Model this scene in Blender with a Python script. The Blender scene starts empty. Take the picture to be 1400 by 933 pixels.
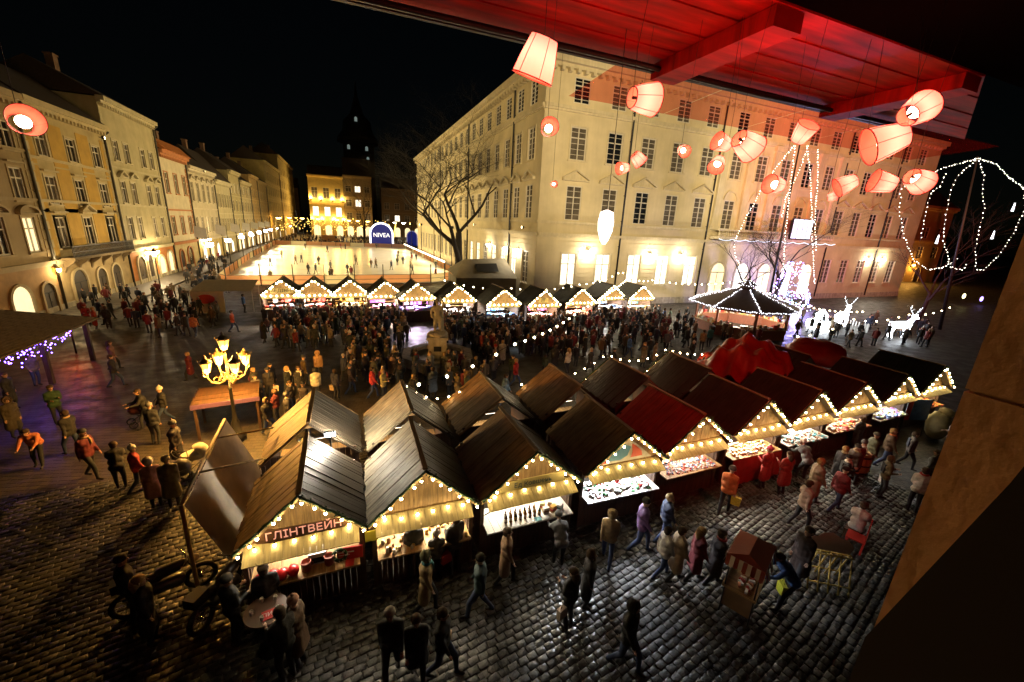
import bpy, math, random
import numpy as np
from mathutils import Vector, Matrix

random.seed(7)
RNG = np.random.default_rng(7)
R = math.radians
PI = math.pi
SC = bpy.context.scene
COL = SC.collection

# ------------------------------------------------------------------ camera
CAM_H = 9.3
FOC = 553.34                      # focal length in photo pixels (1400 wide)
PITCH, ROLL, YAW = R(15.8636), R(-2.8332), R(22.5265)
_cy, _sy, _cp, _sp, _cr, _sr = math.cos(YAW), math.sin(YAW), math.cos(PITCH), math.sin(PITCH), math.cos(ROLL), math.sin(ROLL)
_f = np.array([_sy * _cp, _cy * _cp, -_sp]); _r = np.array([_cy, -_sy, 0.0]); _d = np.cross(_f, _r)
CAM_M = np.array([_cr * _r + _sr * _d, -_sr * _r + _cr * _d, _f])
cam_data = bpy.data.cameras.new('camera')
cam = bpy.data.objects.new('camera', cam_data)
COL.objects.link(cam)
cam_data.sensor_width = 36.0
cam_data.lens = FOC / 1400.0 * 36.0
cam_data.clip_start = 0.05
cam_data.clip_end = 3000.0
_rm = Matrix(((CAM_M[0][0], -CAM_M[1][0], -CAM_M[2][0]), (CAM_M[0][1], -CAM_M[1][1], -CAM_M[2][1]), (CAM_M[0][2], -CAM_M[1][2], -CAM_M[2][2])))
cam.matrix_world = Matrix.Translation((0, 0, CAM_H)) @ _rm.to_4x4()
SC.camera = cam

# ------------------------------------------------------------------ night sky
SKY_STRENGTH = 0.0004
world = bpy.data.worlds.new('World')
SC.world = world
world.use_nodes = True
wn = world.node_tree
wn.nodes.clear()
sky = wn.nodes.new('ShaderNodeTexSky'); sky.sky_type = 'NISHITA'; sky.sun_disc = False
sky.sun_elevation = R(8); sky.sun_rotation = R(200)
bgn = wn.nodes.new('ShaderNodeBackground'); bgn.inputs['Strength'].default_value = SKY_STRENGTH
won = wn.nodes.new('ShaderNodeOutputWorld')
wn.links.new(sky.outputs[0], bgn.inputs[0]); wn.links.new(bgn.outputs[0], won.inputs[0])
sun_d = bpy.data.lights.new('moon', 'SUN'); sun_d.energy = 0.004; sun_d.angle = R(0.5); sun_d.color = (1.0, 0.95, 0.88)
sun = bpy.data.objects.new('moon', sun_d); COL.objects.link(sun)
sun.rotation_euler = (R(60), 0, R(200))
SC.view_settings.view_transform = 'Standard'
SC.view_settings.look = 'None'
SC.view_settings.exposure = 0.0
SC.view_settings.gamma = 1.0
SC.render.engine = 'CYCLES'
SC.cycles.use_denoising = True
SC.cycles.max_bounces = 5
SC.cycles.diffuse_bounces = 2
SC.cycles.glossy_bounces = 3
SC.cycles.transmission_bounces = 3
SC.cycles.sample_clamp_indirect = 4.0
SC.cycles.use_light_tree = True

# ------------------------------------------------------------------ photo pixel -> place
def ray(px, py):
    return CAM_M.T @ np.array([(px - 700) / FOC, (py - 466.5) / FOC, 1.0])
def G(px, py, z=0.0):
    d = ray(px, py); t = (z - CAM_H) / d[2]
    return (float(d[0] * t), float(d[1] * t), z)
def onY(px, py, Y):
    d = ray(px, py); t = Y / d[1]
    return (float(d[0] * t), Y, float(CAM_H + d[2] * t))
def onX(px, py, X):
    d = ray(px, py); t = X / d[0]
    return (X, float(d[1] * t), float(CAM_H + d[2] * t))
def PR(x, y, z):
    c = CAM_M @ np.array([x, y, z - CAM_H])
    if c[2] < 0.1: return (-999, -999)
    return (700 + FOC * c[0] / c[2], 466.5 + FOC * c[1] / c[2])

# ------------------------------------------------------------------ materials
MATS = {}
def mat(name, col=(0.5, 0.5, 0.5), rough=0.7, metal=0.0, noise=0.0, nscale=4.0, bump=0.0, bscale=20.0, emit=None, estr=0.0,
        objcol=False, spec=0.5, wave=0.0, wscale=8.0, wdir='X', trans=0.0, sampling=None, streak=0.0):
    if name in MATS: return MATS[name]
    m = bpy.data.materials.new(name); m.use_nodes = True
    nt = m.node_tree; b = nt.nodes['Principled BSDF']; L = nt.links
    b.inputs['Roughness'].default_value = rough; b.inputs['Metallic'].default_value = metal
    b.inputs['Specular IOR Level'].default_value = spec
    b.inputs['Base Color'].default_value = (*col, 1)
    src = None
    if objcol:
        oi = nt.nodes.new('ShaderNodeObjectInfo'); src = oi.outputs['Color']
    tc = None
    if noise or bump or wave or streak:
        tc = nt.nodes.new('ShaderNodeTexCoord')
    def mul(srcsock, fac):
        mx = nt.nodes.new('ShaderNodeMix'); mx.data_type = 'RGBA'; mx.blend_type = 'MULTIPLY'; mx.inputs[0].default_value = 1.0
        if srcsock is None: mx.inputs[6].default_value = (*col, 1)
        else: L.new(srcsock, mx.inputs[6])
        L.new(fac, mx.inputs[7]); return mx.outputs[2]
    if noise:
        nz = nt.nodes.new('ShaderNodeTexNoise'); nz.inputs['Scale'].default_value = nscale; nz.inputs['Detail'].default_value = 6
        L.new(tc.outputs['Object'], nz.inputs['Vector'])
        mr = nt.nodes.new('ShaderNodeMapRange'); mr.inputs[1].default_value = 0.25; mr.inputs[2].default_value = 0.75
        mr.inputs[3].default_value = 1 - noise; mr.inputs[4].default_value = 1 + noise * 0.5
        L.new(nz.outputs[0], mr.inputs[0]); src = mul(src, mr.outputs[0])
    if streak:      # rain streaks and weathering running down a wall
        mp = nt.nodes.new('ShaderNodeMapping'); mp.inputs['Scale'].default_value = (1.6, 1.6, 0.12)
        L.new(tc.outputs['Object'], mp.inputs['Vector'])
        nz = nt.nodes.new('ShaderNodeTexNoise'); nz.inputs['Scale'].default_value = 2.0; nz.inputs['Detail'].default_value = 5
        L.new(mp.outputs[0], nz.inputs['Vector'])
        mr = nt.nodes.new('ShaderNodeMapRange'); mr.inputs[1].default_value = 0.35; mr.inputs[2].default_value = 0.65
        mr.inputs[3].default_value = 1 - streak; mr.inputs[4].default_value = 1
        L.new(nz.outputs[0], mr.inputs[0]); src = mul(src, mr.outputs[0])
    if wave:        # wood grain
        mp = nt.nodes.new('ShaderNodeMapping')
        mp.inputs['Scale'].default_value = {'X': (wscale, 1.2, 1.2), 'Y': (1.2, wscale, 1.2), 'Z': (1.2, 1.2, wscale), 'XY': (wscale, wscale, 1.2)}[wdir]
        L.new(tc.outputs['Object'], mp.inputs['Vector'])
        nz = nt.nodes.new('ShaderNodeTexNoise'); nz.inputs['Scale'].default_value = 1.5; nz.inputs['Detail'].default_value = 4
        L.new(mp.outputs[0], nz.inputs['Vector'])
        mr = nt.nodes.new('ShaderNodeMapRange'); mr.inputs[1].default_value = 0.3; mr.inputs[2].default_value = 0.7
        mr.inputs[3].default_value = 1 - wave; mr.inputs[4].default_value = 1 + wave * 0.4
        L.new(nz.outputs[0], mr.inputs[0]); src = mul(src, mr.outputs[0])
    if src is not None: L.new(src, b.inputs['Base Color'])
    if bump:
        nz = nt.nodes.new('ShaderNodeTexNoise'); nz.inputs['Scale'].default_value = bscale; nz.inputs['Detail'].default_value = 5
        L.new(tc.outputs['Object'], nz.inputs['Vector'])
        bp = nt.nodes.new('ShaderNodeBump'); bp.inputs['Strength'].default_value = bump; bp.inputs['Distance'].default_value = 0.02
        L.new(nz.outputs[0], bp.inputs['Height']); L.new(bp.outputs[0], b.inputs['Normal'])
    if emit is not None:
        b.inputs['Emission Color'].default_value = (*emit, 1); b.inputs['Emission Strength'].default_value = estr
    if trans: b.inputs['Transmission Weight'].default_value = trans
    if sampling: m.cycles.emission_sampling = sampling
    MATS[name] = m
    return m

# ------------------------------------------------------------------ mesh builder
class MB:
    def __init__(s): s.v = []; s.f = []; s.m = []; s.sm = []
    def add(s, vs, fs, m=0, smooth=False):
        o = len(s.v); s.v.extend([tuple(map(float, p)) for p in vs])
        for f in fs: s.f.append(tuple(i + o for i in f)); s.m.append(m); s.sm.append(smooth)
        return s
    def box(s, x0, x1, y0, y1, z0, z1, m=0):
        return s.add([(x0, y0, z0), (x1, y0, z0), (x1, y1, z0), (x0, y1, z0), (x0, y0, z1), (x1, y0, z1), (x1, y1, z1), (x0, y1, z1)],
                     [(0, 3, 2, 1), (4, 5, 6, 7), (0, 1, 5, 4), (1, 2, 6, 5), (2, 3, 7, 6), (3, 0, 4, 7)], m)
    def hexa(s, p, m=0):      # 8 corners, bottom ring then top ring
        return s.add(p, [(0, 3, 2, 1), (4, 5, 6, 7), (0, 1, 5, 4), (1, 2, 6, 5), (2, 3, 7, 6), (3, 0, 4, 7)], m)
    def prism(s, poly, axis, a0, a1, m=0, smooth=False):   # polygon in the other two axes, extruded along axis
        n = len(poly)
        def P(u, w, a):
            return {'x': (a, u, w), 'y': (u, a, w), 'z': (u, w, a)}[axis]
        vs = [P(u, w, a0) for u, w in poly] + [P(u, w, a1) for u, w in poly]
        fs = [tuple(range(n)), tuple(range(2 * n - 1, n - 1, -1))]
        s.add(vs, fs, m)
        o = len(s.v) - 2 * n
        for i in range(n):
            j = (i + 1) % n
            s.f.append((o + i, o + n + i, o + n + j, o + j)); s.m.append(m); s.sm.append(smooth)
        return s
    def tube(s, pts, r, n=6, m=0, cap=True, smooth=True):
        pts = [Vector(p) for p in pts]; k = len(pts)
        rs = r if isinstance(r, (list, tuple)) else [r] * k
        vs = []; up = None
        for i in range(k):
            t = (pts[min(i + 1, k - 1)] - pts[max(i - 1, 0)])
            t = t.normalized() if t.length > 1e-9 else Vector((0, 0, 1))
            if up is None: up = Vector((0, 0, 1)) if abs(t.z) < 0.9 else Vector((1, 0, 0))
            a = t.cross(up).normalized(); b = a.cross(t).normalized(); up = b
            for j in range(n):
                an = 2 * PI * j / n; vs.append(pts[i] + (a * math.cos(an) + b * math.sin(an)) * rs[i])
        fs = [(i * n + j, i * n + (j + 1) % n, (i + 1) * n + (j + 1) % n, (i + 1) * n + j) for i in range(k - 1) for j in range(n)]
        s.add(vs, fs, m, smooth)
        if cap:
            o = len(s.v) - k * n
            s.f.append(tuple(o + j for j in range(n - 1, -1, -1))); s.m.append(m); s.sm.append(False)
            s.f.append(tuple(o + (k - 1) * n + j for j in range(n))); s.m.append(m); s.sm.append(False)
        return s
    def lathe(s, prof, n=12, c=(0, 0, 0), m=0, smooth=True, rot=None):
        vs = []
        for r, z in prof:
            for j in range(n):
                an = 2 * PI * j / n; p = Vector((r * math.cos(an), r * math.sin(an), z))
                if rot is not None: p = rot @ p
                vs.append((p.x + c[0], p.y + c[1], p.z + c[2]))
        k = len(prof)
        fs = [(i * n + j, i * n + (j + 1) % n, (i + 1) * n + (j + 1) % n, (i + 1) * n + j) for i in range(k - 1) for j in range(n)]
        s.add(vs, fs, m, smooth)
        o = len(s.v) - k * n
        s.f.append(tuple(o + j for j in range(n - 1, -1, -1))); s.m.append(m); s.sm.append(False)
        s.f.append(tuple(o + (k - 1) * n + j for j in range(n))); s.m.append(m); s.sm.append(False)
        return s
    def ball(s, c, r, n=8, k=5, m=0, jitter=0.0):
        rx, ry, rz = r if isinstance(r, (tuple, list)) else (r, r, r)
        vs = [(c[0], c[1], c[2] - rz)]
        for i in range(1, k):
            th = PI * i / k
            for j in range(n):
                q = 1 + (random.uniform(-jitter, jitter) if jitter else 0)
                vs.append((c[0] + rx * q * math.sin(th) * math.cos(2 * PI * j / n), c[1] + ry * q * math.sin(th) * math.sin(2 * PI * j / n), c[2] - rz * q * math.cos(th)))
        vs.append((c[0], c[1], c[2] + rz)); e = len(vs) - 1
        fs = [(0, 1 + (j + 1) % n, 1 + j) for j in range(n)]
        for i in range(k - 2):
            fs += [(1 + i * n + j, 1 + i * n + (j + 1) % n, 1 + (i + 1) * n + (j + 1) % n, 1 + (i + 1) * n + j) for j in range(n)]
        fs += [(e, 1 + (k - 2) * n + j, 1 + (k - 2) * n + (j + 1) % n) for j in range(n)]
        return s.add(vs, fs, m, True)
    def mesh(s, name, mats):
        me = bpy.data.meshes.new(name); me.from_pydata(s.v, [], s.f)
        for x in (mats if isinstance(mats, (list, tuple)) else [mats]): me.materials.append(x)
        me.polygons.foreach_set('material_index', s.m); me.polygons.foreach_set('use_smooth', s.sm)
        me.update(); return me
    def build(s, name, mats, parent=None, **k):
        return obj(name, s.mesh(name, mats), parent, **k)

def obj(name, me, parent=None, loc=(0, 0, 0), rotz=0.0, label=None, cat=None, group=None, kind=None, color=None):
    o = bpy.data.objects.new(name, me); COL.objects.link(o)
    o.location = loc; o.rotation_euler = (0, 0, rotz) if not isinstance(rotz, (tuple, list)) else rotz
    if parent is not None: o.parent = parent
    if label: o['label'] = label
    if cat: o['category'] = cat
    if group: o['group'] = group
    if kind: o['kind'] = kind
    if color: o.color = (*color, 1)
    return o
def thing(name, label, cat, loc=(0, 0, 0), rotz=0.0, group=None):
    return obj(name, None, None, loc, rotz, label, cat, group)
def lamp_light(parent, loc, power, col, radius=0.1, kind='POINT', spot=None, aim=None, name='light'):
    d = bpy.data.lights.new(name, kind); d.energy = power; d.color = col
    if kind == 'SPOT': d.spot_size = spot; d.spot_blend = 0.6
    d.shadow_soft_size = radius
    o = bpy.data.objects.new(name, d); COL.objects.link(o); o.location = loc
    if parent is not None: o.parent = parent
    if aim is not None:
        v = Vector(aim) - Vector(loc); o.rotation_euler = v.to_track_quat('-Z', 'Y').to_euler()
    return o
_deps = []
def text_mesh(txt, size, mtl, depth=0.01):
    c = bpy.data.curves.new('letters', 'FONT'); c.body = txt; c.size = size; c.extrude = depth; c.align_x = 'CENTER'; c.align_y = 'CENTER'; c.resolution_u = 2
    o = bpy.data.objects.new('letters_tmp', c); COL.objects.link(o)
    dg = bpy.context.evaluated_depsgraph_get(); me = bpy.data.meshes.new_from_object(o.evaluated_get(dg))
    bpy.data.objects.remove(o); me.materials.clear(); me.materials.append(mtl); me.name = 'lettering'
    return me
# ================================================================== the setting
def ground_mat():
    m = bpy.data.materials.new('cobbled ground'); m.use_nodes = True; nt = m.node_tree; L = nt.links; b = nt.nodes['Principled BSDF']
    tc = nt.nodes.new('ShaderNodeTexCoord'); mp = nt.nodes.new('ShaderNodeMapping'); mp.inputs['Rotation'].default_value = (0, 0, R(12))
    L.new(tc.outputs['Object'], mp.inputs['Vector'])
    nz = nt.nodes.new('ShaderNodeTexNoise'); nz.inputs['Scale'].default_value = 1.3; nz.inputs['Detail'].default_value = 3
    L.new(mp.outputs[0], nz.inputs['Vector'])
    ad = nt.nodes.new('ShaderNodeMix'); ad.data_type = 'RGBA'; ad.blend_type = 'ADD'; ad.inputs[0].default_value = 0.12
    L.new(mp.outputs[0], ad.inputs[6]); L.new(nz.outputs['Color'], ad.inputs[7])
    br = nt.nodes.new('ShaderNodeTexBrick'); br.inputs['Scale'].default_value = 1.0
    br.inputs['Brick Width'].default_value = 0.30; br.inputs['Row Height'].default_value = 0.23; br.inputs['Mortar Size'].default_value = 0.018
    br.inputs['Mortar Smooth'].default_value = 0.6
    br.inputs['Color1'].default_value = (0.062, 0.05, 0.034, 1); br.inputs['Color2'].default_value = (0.03, 0.025, 0.018, 1); br.inputs['Mortar'].default_value = (0.012, 0.011, 0.01, 1)
    L.new(ad.outputs[2], br.inputs['Vector'])
    n2 = nt.nodes.new('ShaderNodeTexNoise'); n2.inputs['Scale'].default_value = 1.1; n2.inputs['Detail'].default_value = 6
    L.new(tc.outputs['Object'], n2.inputs['Vector'])
    mr = nt.nodes.new('ShaderNodeMapRange'); mr.inputs[1].default_value = 0.35; mr.inputs[2].default_value = 0.65; mr.inputs[3].default_value = 0.42; mr.inputs[4].default_value = 0.68
    L.new(n2.outputs[0], mr.inputs[0]); L.new(mr.outputs[0], b.inputs['Roughness'])
    L.new(br.outputs['Color'], b.inputs['Base Color'])
    bp = nt.nodes.new('ShaderNodeBump'); bp.inputs['Strength'].default_value = 0.9; bp.inputs['Distance'].default_value = 0.03; bp.invert = True
    L.new(br.outputs['Fac'], bp.inputs['Height']); L.new(bp.outputs[0], b.inputs['Normal'])
    return m
M_GROUND = ground_mat()
def cobble_mat():
    m = bpy.data.materials.new('basalt cobble'); m.use_nodes = True; nt = m.node_tree; L = nt.links; b = nt.nodes['Principled BSDF']
    tc = nt.nodes.new('ShaderNodeNewGeometry')
    vo = nt.nodes.new('ShaderNodeTexVoronoi'); vo.inputs['Scale'].default_value = 3.4; L.new(tc.outputs['Position'], vo.inputs['Vector'])
    n1 = nt.nodes.new('ShaderNodeTexNoise'); n1.inputs['Scale'].default_value = .55; n1.inputs['Detail'].default_value = 5; L.new(tc.outputs['Position'], n1.inputs['Vector'])
    n2 = nt.nodes.new('ShaderNodeTexNoise'); n2.inputs['Scale'].default_value = 22; n2.inputs['Detail'].default_value = 5; L.new(tc.outputs['Position'], n2.inputs['Vector'])
    cr = nt.nodes.new('ShaderNodeValToRGB'); cr.color_ramp.elements[0].color = (.016, .017, .018, 1); cr.color_ramp.elements[1].color = (.082, .080, .078, 1)
    sp = nt.nodes.new('ShaderNodeSeparateColor'); L.new(vo.outputs['Color'], sp.inputs[0]); L.new(sp.outputs[0], cr.inputs[0])
    mx = nt.nodes.new('ShaderNodeMix'); mx.data_type = 'RGBA'; mx.blend_type = 'MULTIPLY'; mx.inputs[0].default_value = .8
    L.new(cr.outputs[0], mx.inputs[6]); m3 = nt.nodes.new('ShaderNodeMapRange'); m3.inputs[1].default_value = .3; m3.inputs[2].default_value = .7; m3.inputs[3].default_value = .45; m3.inputs[4].default_value = 1.25
    L.new(n2.outputs[0], m3.inputs[0]); L.new(m3.outputs[0], mx.inputs[7]); L.new(mx.outputs[2], b.inputs['Base Color'])
    mr = nt.nodes.new('ShaderNodeMapRange'); mr.inputs[1].default_value = .35; mr.inputs[2].default_value = .65; mr.inputs[3].default_value = .24; mr.inputs[4].default_value = .68
    L.new(n1.outputs[0], mr.inputs[0]); L.new(mr.outputs[0], b.inputs['Roughness']); b.inputs['Specular IOR Level'].default_value = .4
    bp = nt.nodes.new('ShaderNodeBump'); bp.inputs['Strength'].default_value = .5; bp.inputs['Distance'].default_value = .012; L.new(n2.outputs[0], bp.inputs['Height']); L.new(bp.outputs[0], b.inputs['Normal'])
    return m
M_COB = cobble_mat()
M_PAVE = mat('pavement slab', (0.11, 0.10, 0.085), 0.5, noise=0.35, nscale=1.5, bump=0.2, bscale=8)
M_KERB = mat('kerb granite', (0.16, 0.15, 0.13), 0.6, noise=0.3, nscale=6)
M_STONE = mat('pale limestone', (0.52, 0.46, 0.34), 0.85, noise=0.35, nscale=3, bump=0.3, bscale=12, streak=0.3)
M_DARK = mat('dark metal', (0.02, 0.02, 0.02), 0.5, metal=0.4)
M_GLASS = mat('dark window glass', (0.012, 0.014, 0.018), 0.07, spec=0.7)
M_CURT = mat('window glass with blind', (0.13, 0.11, 0.085), 0.12, noise=0.5, nscale=1.3, spec=0.7)
M_LIT = mat('lit window', (0.5, 0.45, 0.35), 0.4, emit=(1.0, 0.80, 0.44), estr=1.25, noise=0.3, nscale=1.5, sampling='NONE')
M_LITW = mat('lit window bright', (0.5, 0.45, 0.35), 0.4, emit=(1.0, 0.9, 0.7), estr=1.7, sampling='NONE')
M_FRAME = mat('white window paint', (0.60, 0.55, 0.45), 0.6)
M_FRAMEB = mat('brown window paint', (0.22, 0.15, 0.09), 0.6)
M_ROOF = mat('dark roof tile', (0.05, 0.035, 0.03), 0.8, noise=0.4, nscale=6)
M_DOOR = mat('dark oak door', (0.045, 0.028, 0.018), 0.5, wave=0.4, wdir='X')
M_HALL = mat('town hall ochre plaster', (0.64, 0.54, 0.33), 0.9, noise=0.2, nscale=0.45, streak=0.05, bump=.12, bscale=5)
M_HALLTRIM = mat('town hall cream trim', (0.62, 0.53, 0.34), 0.85, noise=0.12, nscale=1.0, streak=0.15)

me = bpy.data.meshes.new('ground'); S = 900
me.from_pydata([(-S, -60, 0), (S, -60, 0), (S, 1200, 0), (-S, 1200, 0)], [], [(0, 1, 2, 3)]); me.materials.append(M_GROUND)
ground = obj('ground', me, kind='structure')
# night sky haze is left to the world; pavement along the house row
b = MB(); b.box(-24.4, -20.6, 20, 230, 0.004, 0.13, 0)
pave = b.build('pavement', M_PAVE, kind='structure')
for i in range(60):          # kerb stones
    if i == 0:
        kb = MB(); kb.box(0, 0.28, 0, 1.96, 0, 0.15); KERB = kb.mesh('kerb_stone', M_KERB)
    o = obj('kerb_stone', KERB, pave, loc=(-20.6, 24 + i * 2.0, 0.002 + RNG.uniform(0, 0.006)))
# paving slabs near the canopy (lit violet and red)
SL = MB(); SL.box(0.02, 0.98, 0.02, 0.98, 0.0, 0.012); SLM = SL.mesh('paving_slab', M_PAVE)
for i in range(24):
    for j in range(3):
        obj('paving_slab', SLM, pave, loc=(-23.65 + j * 1.0, 27 + i * 1.0, 0.1305 + float(RNG.uniform(0, 0.004))))

# cobbles that can be told apart: the nearest 300 one by one, the rest in one mesh
def cobble_variant(k):
    r = np.random.default_rng(100 + k); q = MB()
    w, d = 0.117, 0.0865
    bot = [(-w, -d), (w, -d), (w, d), (-w, d)]
    bot = [(x * r.uniform(0.9, 1.0), y * r.uniform(0.88, 1.0)) for x, y in bot]
    lo = [(x, y, -0.03) for x, y in bot]; mid = [(x, y, 0.024) for x, y in bot]
    top = [(x * 0.88, y * 0.85, 0.034 + r.uniform(-0.005, 0.005)) for x, y in bot]
    q.add(lo + mid + top + [(0, 0, 0.037)], [(0, 1, 5, 4), (1, 2, 6, 5), (2, 3, 7, 6), (3, 0, 4, 7), (4, 5, 9, 8), (5, 6, 10, 9), (6, 7, 11, 10), (7, 4, 8, 11),
           (8, 9, 12), (9, 10, 12), (10, 11, 12), (11, 8, 12)], 0, True)
    return q
CV = [cobble_variant(k) for k in range(8)]
CVM = [c.mesh('cobble', M_COB) for c in CV]
ca, sa = math.cos(R(12)), math.sin(R(12))
cobs = []
for iv in range(-70, 130):
    for iu in range(-80, 130):
        u = iu * 0.242 + (iv * 0.37 % 1) * 0.242 + RNG.uniform(-.018, .018); v = iv * 0.180 + 0.12 * math.sin(iu * 0.11 + iv * 0.05) + RNG.uniform(-.012, .012)
        x = u * ca - v * sa; y = u * sa + v * ca
        if not (-13 < x < 20 and 3.2 < y < 16.5): continue
        px = PR(x, y, 0)
        if not (-30 < px[0] < 1430 and 380 < px[1] < 965): continue
        if -2.4 < x < 20 and 9.5 < y < 14.4: continue
        if px[0] > 1180 and px[1] > 900 - (px[0] - 1180) * 2.4: continue
        cobs.append((math.hypot(x, y), x, y, R(12) + RNG.uniform(-0.12, 0.12), int(RNG.integers(0, 8)), float(RNG.uniform(-0.016, 0.012))))
lit = [c for c in cobs if 1.5 < c[1] < 10 and 4.2 < c[2] < 8.3]
lit.sort(); ids = set(id(c) for c in lit[:300])
rest = MB()
for c in cobs:
    _, x, y, a, k, dz = c
    if id(c) in ids:
        obj('cobble', CVM[k], ground, loc=(x, y, dz), rotz=a)
    else:
        cc, ss = math.cos(a), math.sin(a)
        rest.add([(x + p[0] * cc - p[1] * ss, y + p[0] * ss + p[1] * cc, p[2] + dz) for p in CV[k].v], CV[k].f, 0, True)
rest.build('cobble_paving', M_COB, ground, kind='stuff')

# ------------------------------------------------------------------ facade kit (local: x along facade, -y outward, z up)
class Facade:
    def __init__(s, parent, base=(0, 0, 0), rot=0.0): s.p = parent; s.b = base; s.r = rot
    def put(s, name, me, x=0, y=0, z=0, parent=None):
        c, q = math.cos(s.r), math.sin(s.r)
        if parent is not None: return obj(name, me, parent, loc=(x, y, z))
        return obj(name, me, s.p, loc=(s.b[0] + x * c - y * q, s.b[1] + x * q + y * c, s.b[2] + z), rotz=s.r)
    def wall(s, W, H, ops, m, depth=0.22, thick=0.6, name='wall', cap=True):
        xs = sorted({0, W} | {v for o in ops for v in (o[0], o[1])}); zs = sorted({0, H} | {v for o in ops for v in (o[2], o[3])})
        q = MB()
        for i in range(len(xs) - 1):
            for j in range(len(zs) - 1):
                cx, cz = (xs[i] + xs[i + 1]) / 2, (zs[j] + zs[j + 1]) / 2
                if any(o[0] < cx < o[1] and o[2] < cz < o[3] for o in ops): continue
                q.add([(xs[i], 0, zs[j]), (xs[i + 1], 0, zs[j]), (xs[i + 1], 0, zs[j + 1]), (xs[i], 0, zs[j + 1])], [(0, 1, 2, 3)])
        for x0, x1, z0, z1 in ops:
            q.add([(x0, 0, z0), (x1, 0, z0), (x1, 0, z1), (x0, 0, z1), (x0, depth, z0), (x1, depth, z0), (x1, depth, z1), (x0, depth, z1)],
                  [(0, 4, 5, 1), (1, 5, 6, 2), (2, 6, 7, 3), (3, 7, 4, 0)])
        if cap: q.add([(0, 0, H), (W, 0, H), (W, thick, H), (0, thick, H), (0, 0, 0), (W, 0, 0), (W, thick, 0), (0, thick, 0)],
              [(0, 1, 2, 3), (0, 3, 7, 4), (1, 5, 6, 2), (3, 2, 6, 7)])
        return s.put(name, q.mesh(name, m))
WINC = {}
def win_mesh(w, h, sty):
    key = (round(w, 2), round(h, 2), sty)
    if key in WINC: return WINC[key]
    f = MB(); t = min(0.09, w * 0.07)
    # casing
    f.box(0, t * 1.3, 0.06, 0.14, 0, h); f.box(w - t * 1.3, w, 0.06, 0.14, 0, h); f.box(t * 1.3, w - t * 1.3, 0.06, 0.14, 0, t * 1.2); f.box(t * 1.3, w - t * 1.3, 0.06, 0.14, h - t * 1.2, h)
    f.box(w / 2 - t * .6, w / 2 + t * .6, 0.062, 0.142, t * 1.2, h - t * 1.2)
    tr = h * 0.66
    f.box(t * 1.3, w - t * 1.3, 0.05, 0.15, tr, tr + t * 1.2)
    if sty == 'grid':
        for k in (0.165, 0.33, 0.5): f.box(t * 1.3, w - t * 1.3, 0.08, 0.13, h * k, h * k + t * .45)
        f.box(t * 1.3, w - t * 1.3, 0.08, 0.13, h * 0.84, h * 0.84 + t * .45)
    p = MB(); p.add([(0, 0.16, 0), (w, 0.16, 0), (w, 0.16, h), (0, 0.16, h)], [(0, 1, 2, 3)])
    WINC[key] = (f, p, {}); return WINC[key]
def window(F, x, z, w, h, sty='grid', fm=None, pm=None):
    f, p, cache = win_mesh(w, h, sty); fm = fm or M_FRAME; pm = pm or M_GLASS
    if ('f', fm.name) not in cache: cache[('f', fm.name)] = f.mesh('window', fm)
    if ('p', pm.name) not in cache: cache[('p', pm.name)] = p.mesh('pane', pm)
    o = F.put('window', cache[('f', fm.name)], x, 0, z)
    F.put('pane', cache[('p', pm.name)], parent=o)
    return o
SHC = {}
def surround(F, x, z, w, h, m, sty):
    key = (round(w, 2), round(h, 2), m.name, sty)
    if key not in SHC:
        q = MB(); t = 0.16
        q.box(-t, 0, -0.06, 0.02, 0, h); q.box(w, w + t, -0.06, 0.02, 0, h); q.box(-t, w + t, -0.06, 0.02, h, h + t)
        q.box(-t - .08, w + t + .08, -0.16, 0.02, -0.14, 0)
        if sty == 'hood': q.box(-t - .15, w + t + .15, -0.28, 0.02, h + t + .18, h + t + .34)
        SHC[key] = q.mesh('window_surround', m)
    F.put('window_surround', SHC[key], x, 0, z)
def pediment(F, x, z, w, m, sty='tri'):
    key = ('ped', round(w, 2), m.name, sty)
    if key not in SHC:
        q = MB(); hw = w / 2; hh = w * 0.27
        if sty == 'tri':
            q.box(-hw, hw, -0.34, 0.02, 0, 0.16)
            q.prism([(-hw * .86, 0.16), (hw * .86, 0.16), (0, hh * .92)], 'y', -0.10, 0.02)
            for sg in (-1, 1):
                q.prism([(sg * hw, 0.16), (sg * hw, 0.32), (0, hh + 0.26), (0, hh + 0.08)] if sg > 0 else [(0, hh + 0.08), (0, hh + 0.26), (sg * hw, 0.32), (sg * hw, 0.16)], 'y', -0.40, 0.018)
        else:
            n = 8; pts = [(hw * math.cos(PI * i / n), hh * 0.9 * math.sin(PI * i / n)) for i in range(n + 1)]
            pin = [(hw * .8 * math.cos(PI * i / n), hh * 0.9 * .74 * math.sin(PI * i / n)) for i in range(n, -1, -1)]
            for i in range(n):
                q.prism([pts[i], pts[i + 1], pin[n - i - 1], pin[n - i]], 'y', -0.34, 0.02)
            q.prism(pin, 'y', -0.06, 0.02); q.box(-hw, hw, -0.34, 0.018, -0.14, 0)
        SHC[key] = q.mesh('pediment', m)
    F.put('pediment', SHC[key], x, 0, z)
def band(F, x0, x1, z0, z1, d, m, name='cornice'):
    q = MB(); q.box(x0, x1, -d, 0.02, z0, z1); q.box(x0, x1, -d * .55, 0.018, z0 - (z1 - z0) * .6, z0)
    return F.put(name, q.mesh(name, m))
def dentils(F, x0, x1, z, m, step=0.75, d=0.5, h=0.4):
    q = MB(); n = int((x1 - x0) / step)
    for i in range(n):
        x = x0 + (i + .3) * step; q.box(x, x + step * .4, -d, 0.01, z, z + h)
    o = F.put('dentils', q.mesh('dentils', m)); o['kind'] = 'stuff'
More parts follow.
